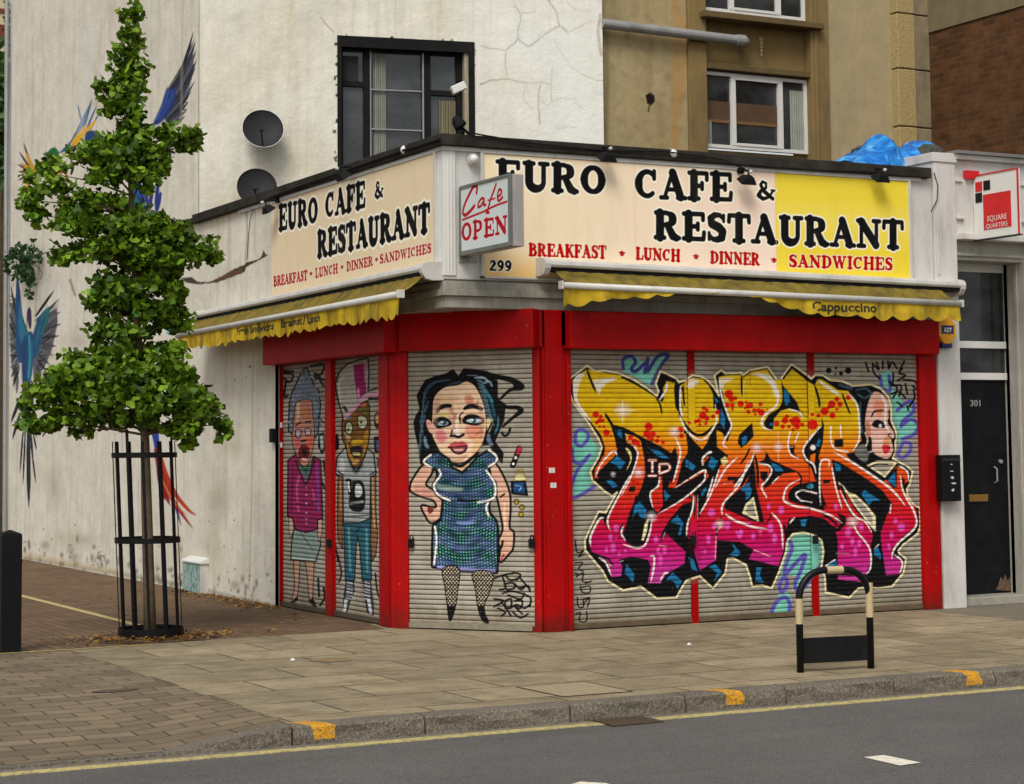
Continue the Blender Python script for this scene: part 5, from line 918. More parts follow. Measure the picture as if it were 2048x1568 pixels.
p=MB(); p.box(5.6,6.405,DY,DY+.05,.09,zd(760)); Dr=p.build('door',M_door,nb,bevel=.004)
p=PF(1959,996,DY-.02); MB().box(p[0]-.12,p[0]+.12,DY-.012,DY,p[2]-.035,p[2]+.035).build('letter_plate',M_brass,Dr,bevel=.004)
p=PF(1993,950,DY-.03); k=MB(); k.tube([(p[0],DY,p[2]+.08),(p[0],DY-.04,p[2]+.06),(p[0],DY-.04,p[2]-.06),(p[0],DY,p[2]-.08)],.009,8); k.build('handle',M_grey,Dr)
p=PF(2003,923,DY-.02); MB().lathe((p[0],DY,p[2]),(0,-1,0),[(0,.022),(.02,.02),(.022,.0)],14).build('lock',M_grey,Dr)
p=PF(1988,1172,DY-.01); k=MB(); k.add([(6.2,DY-.004,.12),(6.4,DY-.004,.10),(6.4,DY-.004,.25),(6.36,DY-.004,.2),(6.33,DY-.004,.27),(6.3,DY-.004,.21),(6.27,DY-.004,.25),(6.24,DY-.004,.17)],[(0,1,2,3,4,5,6,7)]); k.build('scuff_patch',simple('scuff',S(96,76,60),.8,var=.4,scale=30),Dr)
MB().box(5.52,6.46,.05,DY+.2,0,.085).build('doorstep',M_cream,nb,bevel=.008)
MB().box(5.52,12,DY+.1,DY+.3,0,3.5).build('inner_wall',M_dark,nb)
# digits on the door
def textmesh(txt,size,name,mat_,parent,org,ux,uy,off=None,sx_=1.,shear=0.,loc=(0,0,0),extr=0.):
    cu=bpy.data.curves.new('t','FONT'); cu.body=txt; cu.size=size; cu.align_x='CENTER'; cu.offset=off or 0; cu.shear=shear
    to=bpy.data.objects.new('t',cu); COL.objects.link(to); bpy.context.view_layer.update(); me=bpy.data.meshes.new_from_object(to.evaluated_get(bpy.context.evaluated_depsgraph_get()))
    org=np.array(org,float);ux=np.array(ux,float);uy=np.array(uy,float)
    m=MB(); m.v=[tuple(org+ux*v.co.x*sx_+uy*v.co.y) for v in me.vertices]; m.f=[tuple(p.vertices) for p in me.polygons]
    bpy.data.objects.remove(to); bpy.data.curves.remove(cu); bpy.data.meshes.remove(me)
    return m.build(name,mat_,parent,fix=False,loc=loc)
p=PF(1952,812,DY-.004); textmesh('301',.085,'door_number',M_grey,Dr,(p[0],DY-.004,p[2]),(1,0,0),(0,0,1),off=.002,sx_=1.2)
# letter box
mbx=thing('wall_letter_box','black metal letter box with pale markings fixed to the white pilaster','letter box',tuple(PF(1900,955,-.03)))
pa,pb=PF(1884,910,-.13),PF(1920,1002,-.13); k=MB(); k.box(pa[0],pb[0]+.02,-.13,-.032,pb[2],pa[2]); k.build('body',M_black,mbx,bevel=.006)
MB().box(pa[0]+.005,pb[0]+.015,-.137,-.131,pa[2]-.06,pa[2]-.03).build('slot',M_dkgrey,mbx,bevel=.002)
xm=(pa[0]+pb[0])/2+.01
for dx_,dz_,w_q,h_q in ((0,.09,.035,.012),(0,.155,.06,.012),(.01,.215,.05,.035),(.02,.27,.07,.02),(.01,.335,.05,.035)):
    rr=random.Random(int(dz_*1000)); k=MB(); n=9; k.add([(xm+dx_+w_q*.5*math.cos(2*math.pi*i/n)*rr.uniform(.55,1.1),-.1315,pa[2]-dz_+h_q*.5*math.sin(2*math.pi*i/n)*rr.uniform(.5,1.1)) for i in range(n)],[tuple(range(n))]); k.build('print',M_alu,mbx,fix=False)
# alarm box
ab=thing('alarm_box','yellow and navy alarm siren box under the end of the right awning','alarm box',tuple(PF(1893,660,-.05)))
p0,p1=PF(1880,630,-.1),PF(1910,690,-.1); w_=(p1[0]-p0[0]); xm=(p0[0]+p1[0])/2; zm=(p0[2]+p1[2])/2; hh=(p0[2]-p1[2])/2
pr=[(xm+w_*.62*math.cos(a)*(1.05 if abs(math.cos(a))>.9 else 1),zm+hh*math.sin(a)) for a in np.linspace(0,2*math.pi,9)[:-1]+math.pi/8]
k=MB(); n=len(pr); k.add([(x,-.1,z_) for x,z_ in pr]+[(x,-.031,z_) for x,z_ in pr],[tuple(range(n)),tuple(range(n,2*n))[::-1]]+[(i,(i+1)%n,(i+1)%n+n,i+n) for i in range(n)]); k.build('cover',M_orange,ab,bevel=.008)
MB().box(xm-w_*.42,xm+w_*.42,-.104,-.099,zm-.035,zm+.045).build('badge',M_navy,ab); textmesh('ADT',.06,'lettering',M_white2,ab,(xm,-.106,zm-.02),(1,0,0),(0,0,1),off=.002,sx_=.8)
MB().box(xm-w_*.35,xm+w_*.35,-.09,-.035,zm-hh-.03,zm-hh+.02).build('strobe',M_navy,ab,bevel=.004)
# ------------------------------------------------------------------ signs
SY=-.028
BEI=(240,222,188)
def board_front(c):
    pass
uL,uR=PF(967,305,SY)[0],PF(1815,358,SY)[0]; zt0=4.088; zb0=3.035
fs=thing('long_fascia_sign','long beige cafe sign with a yellow right end above the main shutters','shop sign',((uL+uR)/2,0,zb0))
us=np.arange(uL,uR+.005,.0052); zs=np.arange(zb0,zt0,.0042); U,Z=np.meshgrid(us,zs); cv=Canvas(U,Z,.006)
uy=PF(1552,450,SY)[0]
t=np.clip((U-uL)/(uy-uL),0,1)[...,None]; base=np.array([244,224,186.])*(1-t)+np.array([246,220,200.])*t
dg=np.clip((3.30-Z)/.25,0,1)[...,None]*np.clip((uL+.75-U)/.3,0,1)[...,None]; base=base*(1-dg*.6)+np.array([232,176,84.])*dg*.6
b2=np.array([240,214,66.])*np.ones_like(base); g2=np.clip((4.0-Z)/1.,0,1)[...,None]; b2=b2*(1-.0*g2); g3=np.clip((3.9-Z)/.3,0,1)[...,None]*np.clip((Z-3.4)/.3,0,1)[...,None]; b2=b2+g3*np.array([4,8,40.])
base=np.where(U[...,None]>uy,b2,base); cv.c[...,:3]=lin(base); cv.c[...,3]=1
fnF=lambda px,py:(lambda p:np.array([p[0],p[2]]))(PF(px,py,SY))
HW=.013; Hc=(252,246,226); TK=(22,22,24); RDc=(182,8,6)
word(cv,'EURO',(990,319,377),(1213,331,391),fnF,TK,Hc,HW,1.28); word(cv,'CAFE',(1268,336,397),(1466,346,403),fnF,TK,Hc,HW,1.28); word(cv,'&',(1511,359,399),(1551,362,402),fnF,TK,Hc,HW,1.2)
word(cv,'RESTAURANT',(1306,421,478),(1808,441,499),fnF,TK,Hc,HW,1.32)
for w,a,b in (('BREAKFAST',(1057,486,512),(1213,491,518)),('*',(1236,496,517),(1252,497,518)),('LUNCH',(1271,494,519),(1361,499,524)),('*',(1384,503,523),(1400,504,524)),('DINNER',(1420,502,527),(1520,506,531)),('*',(1540,510,530),(1556,511,531)),('SANDWICHES',(1577,509,534),(1786,515,541))): word(cv,w,a,b,fnF,RDc,(250,240,214),.006,1.28)
word(cv,'299',(978,520,541),(1024,521,543),fnF,TK,Hc,.006,1.3)
px1270=PF(1270,430,SY)[0]; cv.line([(px1270,zb0),(px1270,zt0)],.006,(226,200,160),smooth=False,op=.8); cv.line([(uy,zb0),(uy,zt0)],.006,(214,186,70),smooth=False,op=.8)
grid_obj('board',np.stack([U,SY+0*U,Z],-1),M_board,fs,cv.c,smooth=False)
k=MB(); k.box(uL-.03,uR+.03,SY-.012,0,zt0,zt0+.03); k.box(uL-.03,uL,SY-.012,0,zb0-.02,zt0); k.box(uR,uR+.03,SY-.012,0,zb0,zt0); k.box(uL-.03,uR+.03,SY-.012,0,zb0-.02,zb0); k.build('frame',M_alu,fs,bevel=.003)
MB().box(uL,uR,SY+.003,-.001,zb0,zt0).build('backing',M_alu,fs)
SX=-.028; vL,vR=PS(545,480,SX)[1],PS(869,400,SX)[1]
ss2=thing('side_fascia_sign','short beige cafe sign above the side street awning with black and red lettering','shop sign',(0,(vL+vR)/2,3.2))
vs=np.arange(vL,vR,-.0085); zs=np.arange(3.10,4.09,.0042); V_,Z=np.meshgrid(vs,zs); cv=Canvas(-V_,Z,.008)
cv.c[...,:3]=lin(np.array([226,206,172.])); cv.c[...,3]=1
fnS=lambda px,py:(lambda p:np.array([-p[1],p[2]]))(PS(px,py,SX)); Hs=(244,238,220)
word(cv,'EURO',(557,411,462),(636,392,445),fnS,TK,Hs,.02,1.4); word(cv,'CAFE',(650,387,437),(731,361,414),fnS,TK,Hs,.02,1.4); word(cv,'&',(748,362,399),(767,360,395),fnS,TK,Hs,.015,1.3); word(cv,'RESTAURANT',(634,463,516),(860,405,463),fnS,TK,Hs,.02,1.45)
for w,a,b in (('BREAKFAST',(547,553,573),(615,540,560)),('*',(618,541,556),(626,539,554)),('LUNCH',(630,537,556),(676,527,546)),('*',(680,528,543),(688,526,541)),('DINNER',(693,524,543),(746,512,531)),('*',(749,513,528),(757,511,526)),('SANDWICHES',(759,509,528),(863,486,505))): word(cv,w,a,b,fnS,(166,26,26),(236,220,200),.006,1.4)
grid_obj('board',np.stack([SX+0*V_,V_,Z],-1),M_board,ss2,cv.c,smooth=False)
k=MB(); k.box(SX-.012,0,vR-.03,vL+.03,4.088,4.115); k.box(SX-.012,0,vR-.03,vR,3.05,4.09); k.box(SX-.012,0,vL,vL+.03,3.05,4.09); k.box(SX+.002,-.001,vR,vL,3.05,4.09); k.build('frame',M_alu,ss2,bevel=.003)
# projecting CAFE OPEN box
bxX=.13
ob=thing('cafe_open_box_sign','grey box sign at the corner reading Cafe OPEN in red','projecting sign',(bxX,-.2,3.6))
pA,pB,pC,pD=PS(920,375,bxX),PS(1020,352,bxX),PS(1020,486,bxX),PS(920,502,bxX)
yo0,yo1=pB[1],pA[1]; zt_,zb_=PS(1020,347,bxX)[2],PS(1020,492,bxX)[2]
xe=PF(1048,420,yo0)[0]
k=MB(); k.box(bxX+.004,xe,yo0,yo1,zb_,zt_); k.build('case',simple('case_grey',S(166,160,156),.5,var=.05,dirt=.3),ob,bevel=.006)
k=MB(); fwid=.022
for a,b,c_,d_ in ((yo0-.004,yo0+fwid,zb_,zt_),(yo1-fwid,yo1+.004,zb_,zt_),(yo0+fwid,yo1-fwid,zt_-fwid,zt_+.003),(yo0+fwid,yo1-fwid,zb_-.003,zb_+fwid*1.6)): k.box(bxX-.012,bxX+.02,a,b,c_,d_)
k.build('frame',simple('frame_grey',S(104,108,102),.5,dirt=.3),ob,bevel=.003)
k=MB(); k.box(.13,.3,-.02,.0,zb_-.05,zb_+.1); k.tube([(bxX+.05,yo1,zb_-.02),(bxX+.05,yo1+.06,zb_-.05)],.012,8); k.build('bracket',M_grey,ob)
ys_=np.arange(yo1-.02,yo0+.02,-.0042); zs=np.arange(zb_+.02,zt_-.015,.0042); Y_,Z=np.meshgrid(ys_,zs); cv=Canvas(-Y_,Z,.006); cv.c[...,:3]=lin((200,208,206)); cv.c[...,3]=1
fnO=lambda px,py:(lambda p:np.array([-p[1],p[2]]))(PS(px,py,bxX)); CR=(170,26,38)
word(cv,'OPEN',(922,446,484),(1016,430,466),fnO,CR,(226,226,222),.006,1.35)
z6=fr(860,260,4.611)
for P,w in ((z6(430,580,435,530,410,515,370,580,320,690,305,760,325,785,370,750,410,700),.034),(z6(500,640,480,630,450,670,445,710,470,700,500,650,495,690,515,690),.026),(z6(540,720,560,640,590,560,610,500,600,530,560,640,535,730,520,760,545,760),.027),(z6(535,650,600,630),.016),(z6(625,620,655,590,660,560,640,550,625,590,625,640,640,650,670,620),.026),(z6(300,830,400,790,500,750,600,700,710,660),.02)): cv.line([fnO(*q_) for q_ in P],w,CR)
grid_obj('lettered_face',np.stack([bxX-.001+0*Y_,Y_,Z],-1),M_board,ob,cv.c,smooth=False)
# estate agent box sign
qX=5.72
sq=thing('square_box_sign','white box sign with a red square and small dark squares on the neighbouring shopfront','projecting sign',(qX,-.2,3.9))
pB,pC=PS(2035,336,qX),PS(2035,468,qX); yq0=pB[1]; yq1=PS(1946,400,qX)[1]; zt_,zb_=pB[2],pC[2]+.0
MB().box(qX+.003,qX+.03,yq0,yq1,zb_,zt_).build('case',M_white2,sq,bevel=.004)
k=MB()
for a,b,c_,d_ in ((yq0-.005,yq0+.012,zb_,zt_),(yq0,yq1,zt_-.006,zt_+.006)): k.box(qX-.006,qX+.004,a,b,c_,d_)
k.build('red_edge',M_ginred,sq); MB().box(qX-.004,qX+.04,yq0,yq1,zb_-.012,zb_+.0005).build('under_edge',M_dkgrey,sq)
k=MB(); k.box(qX-.1,qX+.1,-.04,.02,zb_+.02,zt_-.02); k.box(qX-.06,qX+.0,yq1,-.02,zb_+.03,zt_-.03); k.build('bracket',M_white,sq)
MB().box(qX-.1,qX+.05,-.09,-.03,zt_-.03,zt_+.05).build('bracket_cap',M_ginred,sq)
def sqp(x0,y0,x1,y1,m,name,d):
    a,b=PS(x0,(y0+y1)/2,qX),PS(x1,(y0+y1)/2,qX); zt1,zb1=PS((x0+x1)/2,y0,qX)[2],PS((x0+x1)/2,y1,qX)[2]
    return MB().box(qX-d,qX+.002,b[1],a[1],zb1,zt1).build(name,m,sq),a,b,zt1,zb1
sqp(1967,385,2022,456,M_ginred,'red_square',.003); r_=sqp(1951,364,1964,383,M_ginred,'red_square',.003); sqp(1967,361,1980,380,M_black,'dark_square',.003); sqp(1951,386,1964,405,M_black,'dark_square',.003)
for s,yy in (('SQUARE',436),('QUARTERS',450)):
    p=PS(1994.5,yy+4,qX); textmesh(s,.075 if s=='SQUARE' else .062,'lettering',M_white2,sq,(qX-.005,p[1],p[2]),(0,-1,0),(0,0,1),off=.0)
# ------------------------------------------------------------------ awnings
def hang(f,u): return np.interp(u,f[0],f[1])
def awning(front):
    if front:
        aw=thing('right_awning','long yellow awning over the main shutters with a white case and rucked valance','awning',(3,-.2,2.9))
        P=lambda u,d,z:(u,-d,z); c0_,c1_=.86,PF(1930,560,-.2)[0]; b0,b1=PF(1121,570,-.42)[0],PF(1923,600,-.42)[0]; sl=lambda u:-.012*(u-.9); cz=3.145; bz=PF(1121,570,-.42)[2]; bd=.42; dx=1
        f=([b0,b0+.2,b0+.45,b0+.8,b0+1.2,b0+1.6,b0+1.9,b0+2.2,b0+2.5,b0+2.75,b1],[.19,.16,.12,.085,.04,.02,.03,.08,.15,.175,.155])
    else:
        aw=thing('left_awning','yellow awning over the side street with a scalloped valance and white rail','awning',(-.2,3,2.9))
        P=lambda u,d,z:(-d,u,z); c0_,c1_=.02,5.95; b0,b1=.02,5.93; sl=lambda u:-.006*u; cz=3.09; bz=2.865; bd=.4; f=([b0,b1],[.185,.175])
    # cassette
    prof=[(0,-.02),(.15,-.03),(.195,-.028),(.207,-.008),(.2,.022),(.16,.042),(.05,.052),(0,.055)]
    k=MB(); vs=[]
    for u in (c0_,c1_): vs+=[P(u,a,cz+b+sl(u)) for a,b in prof]
    n=len(prof); k.add(vs,[tuple(range(n)),tuple(range(n,2*n))[::-1]]+[(i,(i+1)%n,(i+1)%n+n,i+n) for i in range(n)]); k.build('case',M_alu,aw,bevel=.004)
    for u in (c0_-.004,c1_-.05):
        q_=[(0,-.1),(.1,-.105),(.17,-.09),(.205,-.04),(.212,0),(.2,.035),(.15,.055),(0,.06)]; n=len(q_); MB().add([P(u+e_,a,cz+b+sl(u)) for e_ in (0,.055) for a,b in q_],[tuple(range(n)),tuple(range(n,2*n))[::-1]]+[(i,(i+1)%n,(i+1)%n+n,i+n) for i in range(n)]).build('end_cap',M_alu,aw,bevel=.003)
    # dark slot under the case
    k=MB(); k.add([P(u,a,cz-.06+b+sl(u)) for u in (c0_+.05,c1_-.05) for a,b in ((.02,0),(.18,0),(.18,.03),(.02,.03))],[(0,1,5,4),(1,2,6,5),(2,3,7,6),(3,0,4,7),(0,1,2,3),(4,5,6,7)]); k.build('slot_edge',M_blackm,aw)
    fu0,fu1=max(b0,c0_)+.09*(front),b1-.03
    U_=np.linspace(fu0,fu1,160); T=np.linspace(0,1,8)
    G_=[[P(u,.175+(bd-.175)*t,(cz-.058+sl(u))*(1-t)+(bz+.02+sl(u))*t-.02*math.sin(math.pi*t)+.004*math.sin(u*37+t*5)) for u in U_] for t in T]
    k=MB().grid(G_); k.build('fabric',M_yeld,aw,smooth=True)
    k=MB(); k.tube([P(b0,bd,bz+sl(b0)),P(b1,bd,bz+sl(b1))],.028,12); k.box(*( (b0,b1,-bd-.02,-bd+.03,bz-.03+sl((b0+b1)/2)*0,bz-.02) if 0 else (0,0,0,0,0,0))) if 0 else None; k.build('front_rail',M_alu,aw,smooth=True)
    for u in (b0-.004,b1-.016):
        MB().hexa([P(u+a,bd+b,bz+sl(u)+c) for c in (-.035,.035) for a,b in ((0,-.035),(.02,-.035),(.02,.035),(0,.035))]).build('rail_cap',M_alu,aw,bevel=.004)
    # valance
    U_=np.linspace(b0+.03,b1-.03,520); per=.215 if front else .175; G_=[]
    for t in np.linspace(0,1,9):
        row=[]
        for u in U_:
            h=hang(f,u); sc=(.5+.5*math.cos(2*math.pi*u/per))**.7*(.032+.012*math.sin(u*3.1)+.008*math.sin(u*7.7))*min(1,h/.08); w=.012*math.sin(u*11.3)+.006*math.sin(u*29+1)+.02*max(0,.09-h)/.09
            row.append(P(u,bd+w*t*1.5+.0,bz-.018+sl(u)-t*(h-.02+sc-.02)))
        G_.append(row)
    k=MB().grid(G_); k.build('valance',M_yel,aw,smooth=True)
    # folding arms
    m0,m1=(b0+.9,b1-.9)
    for u,s in ((m0,1),(m1,-1)):
        k=MB(); k.tube([P(u,.08,cz-.1+sl(u)),P(u+s*.7,.24,bz+.0+sl(u)),P(u-s*.1,bd-.03,bz+sl(u))],.014,6)
        k.build('folding_arm',M_cream,aw)
    def fit(txt,size,x,zoff,sx_,side):
        cu=textmesh(txt,size,'print',M_txt,aw,P(x,bd+.03,bz-.075+zoff+sl(x)),(1,0,0) if front else (0,-1,0),(0,0,1),off=.003,sx_=sx_)
        # press the print onto the waving cloth
        import mathutils
        off=world_loc(aw)
        for v in cu.data.vertices:
            w=v.co+off; u=w.x if front else w.y; h=hang(f,u); tt=max(0,min(1,(bz-.018+sl(u)-w.z)/max(.02,h)))
            ww=.012*math.sin(u*11.3)+.006*math.sin(u*29+1)+.02*max(0,.09-h)/.09; d=bd+ww*tt*1.5+.003
            if front: v.co.y=-d-off.y
            else: v.co.x=-d-off.x
    if front:
        u=PF(1690,610,-.43)[0]; fit('Cappuccino',.115,u,-.045,1.35,1); pass
    else:
        for s,px,py in (('Fresh Sandwiches',505,662),('Breakfast / Lunch',595,645)):
            u=PS(px,py,-.43)[1]; fit(s,.10 if s[0]!='E' else .085,u,-.035,1.45,0)
awning(True); awning(False)
# ------------------------------------------------------------------ lamps on the fascia
def flood(px,py,front,label,d=.17,turn=0.):
    p=PF(px,py,-d) if front else PS(px,py,-d)
    o=thing('floodlight',label,'floodlight',tuple(p),'small black floodlights along the sign tops')
    ax=np.array([math.sin(turn),-math.cos(turn),0]) if front else np.array([-1,0,0.]); 
    out=np.array([0,-1,0.]) if front else np.array([-1,0,0.]); al=np.array([1,0,0.]) if front else np.array([0,1,0.])
    c=p; face=(out*-.55+np.array([0,0,-.83])); face/=np.linalg.norm(face); upv=np.cross(al,face)
    k=MB(); a,b,h=.085,.055,.06
    k.hexa([tuple(c+al*i*(a if kk else a*.55)+upv*j*(b if kk else b*.55)+face*(kk*h)) for kk in (0,1) for i,j in ((-1,-1),(1,-1),(1,1),(-1,1))]); k.build('body',M_blackm,o,bevel=.006)
    k=MB(); k.hexa([tuple(c+al*i*a*.9+upv*j*b*.9+face*(h+kk*.006)) for kk in (0,1) for i,j in ((-1,-1),(1,-1),(1,1),(-1,1))]); k.build('glass',M_glass,o)
    k=MB(); q_=c-out*(d-.03)+np.array([0,0,.07]); k.tube([tuple(q_),tuple(c+np.array([0,0,.05])),tuple(c)],.011,6); k.box(q_[0]-.03,q_[0]+.03,q_[1]-.03,q_[1]+.03,q_[2]-.03,q_[2]+.02); k.build('arm',M_blackm,o)
    k=MB(); k.lathe(tuple(c+out*.03+np.array([0,0,.035])),tuple(out),[(0,.016),(.02,.014),(.028,.004)],10); k.build('end_cap',M_alu,o)
flood(1217,306,True,'floodlight above the letters of EURO on the long sign'); flood(1497,352,True,'floodlight hanging beside the ampersand of the long sign'); flood(1765,348,True,'floodlight on the yellow end of the long sign')
flood(532,412,False,'floodlight at the far end of the side street sign'); flood(682,345,False,'floodlight over the middle of the side street sign')
def bulk(px,py,front,label):
    p=PF(px,py,-.03) if front else PS(px,py,-.03); out=(0,-1,0) if front else (-1,0,0)
    o=thing('bulkhead_light',label,'small round light',tuple(p),'round white lights under the roof edge')
    MB().lathe(tuple(p),out,[(0,.05),(.02,.05)],16).build('rim',M_alu,o); MB().lathe(tuple(p),out,[(.02,.042),(.045,.036),(.06,.02),(.065,.0)],16).build('globe',M_white2,o,smooth=True)
bulk(815,300,False,'round white light over the right end of the side street sign'); bulk(945,319,True,'round white light on the white corner beside the Cafe OPEN sign'); bulk(1343,308,True,'round white light over the letters CAFE of the long sign')
# camera / lamp cluster on the roof corner
p=PF(912,246,.25); o=thing('corner_spotlight','black spotlight on a stubby arm on the roof corner in front of the black window','spotlight',(p[0],.25,4.2))
k=MB(); k.lathe(tuple(p+np.array([-.02,0,.05])),(.5,-.3,-.8),[(0,.02),(.03,.045),(.1,.06),(.11,.055)],14); k.build('head',M_blackm,o,smooth=False)
k=MB(); k.tube([tuple(p),(p[0]+.12,.22,p[2]-.1),(p[0]+.22,.15,4.22)],.014,8); k.box(p[0]+.1,p[0]+.3,.1,.2,4.225,4.24); k.build('arm',M_blackm,o)
p=PF(917,176,.3); o=thing('security_camera','small white box camera on a thin pole at the roof corner','camera',(p[0],.3,4.2))
MB().obox(tuple(p),(.86,-.3,.42),(.3,.95,0),(-.4,.1,.9),.065,.04,.035).build('housing',M_white2,o,bevel=.006)
k=MB(); k.tube([(p[0]+.02,.3,p[2]-.03),(p[0]+.0,.3,p[2]-.2),(p[0]+.05,.28,4.23)],.009,6); k.build('pole',M_blackm,o)
# cables
def cable(pts,label,r=.007):
    k=MB(); k.tube([tuple(q) for q in pts],r,6,True); o=k.build('cable',M_blackm,loc=tuple(pts[0])); tag(o,label,'cable'); return o
cable([PF(920,262,-.08),PF(1050,285,-.09),PF(1200,300,-.08),PF(1330,303,-.09),PF(1440,318,-.09),PF(1490,338,-.1)],'thin black cable draped along the roof edge over the long sign')
cable([PF(1500,330,-.08),PF(1620,340,-.085),PF(1730,343,-.085),PF(1765,345,-.1)],'thin black cable running to the floodlight on the yellow end of the sign')
cable([PF(1868,345,-.03),PF(1876,372,-.05),PF(1874,400,-.05),PF(1862,424,-.04)],'loose cable end hanging beside the white pilaster top',.005)
cable([PS(540,395,-.08),PS(600,372,-.08),PS(680,345,-.08),PS(800,303,-.08),PS(880,278,-.08)],'dark cable along the roof edge over the side street sign',.012)
cable([PS(508,410,-.02),PS(500,440,-.02),PS(497,470,-.015),PS(494,520,-.015)],'thin grey cable hanging down the wall below the lower satellite dish',.004)
# ------------------------------------------------------------------ satellite dishes on the angled wall
def dish(px,py,rx,label,cable_=False,off=.22):
    p=WP(px,py,off); o=thing('satellite_dish',label,'satellite dish',tuple(p),'satellite dishes on the white building')
    ax=-FW*.0+np.array([-.25,-.93,.28]); ax/=np.linalg.norm(ax)
    pf=[(0,.001),(.0,.06),(.015,.14),(.04,.22),(.055,.255),(.06,.262),(.052,.262),(.035,.225),(.008,.14),(-.008,.0)]
    pf=[(h-.06,r*rx) for h,r in [(.0,.0),(.008,.10),(.028,.18),(.055,.255),(.062,.262),(.052,.264),(.02,.18),(-.01,.08),(-.012,0)]]
    MB().lathe(tuple(p),tuple(ax),pf,32,True).build('reflector',M_dkgrey,o,smooth=True)
    MB().lathe(tuple(p),tuple(ax),[(-.004,.262*rx),(.005,.265*rx),(.005,.259*rx),(-.004,.259*rx),(-.004,.262*rx)],32,False).build('rim',M_white2 if not cable_ else M_dkgrey,o)
    k=MB(); lo=p+np.array([0,0,-.24*rx]); tip=p+ax*.25+np.array([-.05,0,-.12]); k.tube([tuple(lo),tuple(tip)],.009,6); k.tube([tuple(p-ax*.05),tuple(WP(px+6,py+4,.0))],.02,8); k.build('arm',M_dkgrey,o)
    MB().lathe(tuple(tip),tuple(-ax),[(-.02,.012),(.03,.015),(.035,.01)],12).build('receiver',M_dkgrey,o)
dish(526,257,.90,'grey satellite dish with a pale rim, the upper one of two on the white wall')
dish(514,374,.86,'dark grey satellite dish half hidden behind the side roof edge, the lower of two',True,.3)
# ------------------------------------------------------------------ tarp and bag on the roof
def lump(name,prof,y0,dep,m,label,cat,seed,base=4.16,n=56,amp=.02,m2=26):
    r=random.Random(seed); X=[PF(x,y,y0)[0] for x,y in prof]; Zt=[PF(x,y,y0)[2] for x,y in prof]
    us=np.linspace(X[0],X[-1],n); top=np.interp(us,X,Zt); G_=[]
    for j in range(m2):
        a=math.pi*j/(m2-1); row=[]
        for i,u in enumerate(us):
            h=max(.005,top[i]-base); fz=math.sin(a)**.7; wob=amp*(math.sin(i*1.3+j*.9)+math.sin(i*.6-j*1.7+2)+r.uniform(-.8,.8))*math.sin(a)
            row.append((u+wob*.6,y0-dep*math.cos(a)+wob,base+h*fz+wob*.5*(1 if j>2 else 0)))
        G_.append(row)
    k=MB().grid(G_); o=k.build(name,m,loc=((X[0]+X[-1])/2,y0,base)); tag(o,label,cat); return o
lump('tarpaulin',[(1672,324),(1700,312),(1722,303),(1738,290),(1752,270),(1762,281),(1770,300),(1800,298),(1822,288),(1840,280),(1846,300),(1850,328)],.75,.4,M_tarp,'crumpled bright blue tarpaulin lying on the cafe roof','tarpaulin',3,n=30,amp=.035,m2=11)
lump('sack',[(1700,324),(1712,296),(1735,288),(1760,300),(1775,324)],1.3,.25,M_bag,'dark sack showing behind the left side of the blue tarpaulin','sack',5)
lump('sack',[(1822,327),(1830,300),(1848,288),(1866,291),(1878,304),(1884,327)],.55,.25,M_bag,'grey green sack beside the right end of the blue tarpaulin','sack',8,amp=.01)
# ------------------------------------------------------------------ street furniture
B0=G(22,1306); B0=np.array([B0[0],B0[1]+.08,0])
bo=thing('bollard','square black bollard with a low pointed cap at the left edge','bollard',tuple(B0)); s=.082; zt1=.93
MB().box(B0[0]-s,B0[0]+s,B0[1]-s,B0[1]+s,0,zt1).build('post',M_black,bo,bevel=.008)
k=MB(); k.add([(B0[0]-s,B0[1]-s,zt1+.002),(B0[0]+s,B0[1]-s,zt1+.002),(B0[0]+s,B0[1]+s,zt1+.002),(B0[0]-s,B0[1]+s,zt1+.002),(B0[0],B0[1],zt1+.035)],[(0,1,4),(1,2,4),(2,3,4),(3,0,4),(3,2,1,0)]); k.build('cap',M_blackm,bo)
MB().box(B0[0]-s-.003,B0[0]+s+.003,B0[1]-s-.003,B0[1]+s+.003,zt1-.22,zt1-.21).build('groove',M_blackm,bo)
# hoop barrier
a,b=G(1601,1345),G(1742,1337); hp=thing('hoop_barrier','black tubular hoop barrier with beige bands and a low panel near the kerb','hoop barrier',tuple((a+b)/2)); d=(b-a)/np.linalg.norm(b-a); L=np.linalg.norm(b-a); Hh=.70; rc=.2; tr_=.025
pts=[a+np.array([0,0,-.02]),a+np.array([0,0,Hh-rc])]
for t in range(1,8): an_=math.pi/2*t/8; pts.append(a+d*(rc-rc*math.cos(an_))+np.array([0,0,Hh-rc+rc*math.sin(an_)]))
pts.append(a+d*rc+np.array([0,0,Hh])); pts.append(b-d*rc+np.array([0,0,Hh]))
for t in range(1,8): an_=math.pi/2*(1-t/8); pts.append(b-d*(rc-rc*math.cos(an_))+np.array([0,0,Hh-rc+rc*math.sin(an_)]))
pts+= [b+np.array([0,0,Hh-rc]),b+np.array([0,0,-.02])]
MB().tube(pts,tr_,14).build('tube',M_black,hp,smooth=True)
z3=np.array([0,0,1.])
for P0,P1 in ((a+z3*.335,a+z3*.51),(b+z3*.36,b+z3*.60),(a+d*.22+z3*Hh,a+d*.35+z3*Hh)): MB().tube([P0,P1],tr_+.002,14).build('band',M_beige,hp,smooth=False)
n_=np.cross(d,z3); MB().hexa([tuple(a+d*u+n_*v+z3*w) for w in (.06,.235) for u,v in ((0,-.006),(L,-.006),(L,.006),(0,.006))]).build('panel',M_blackm,hp)
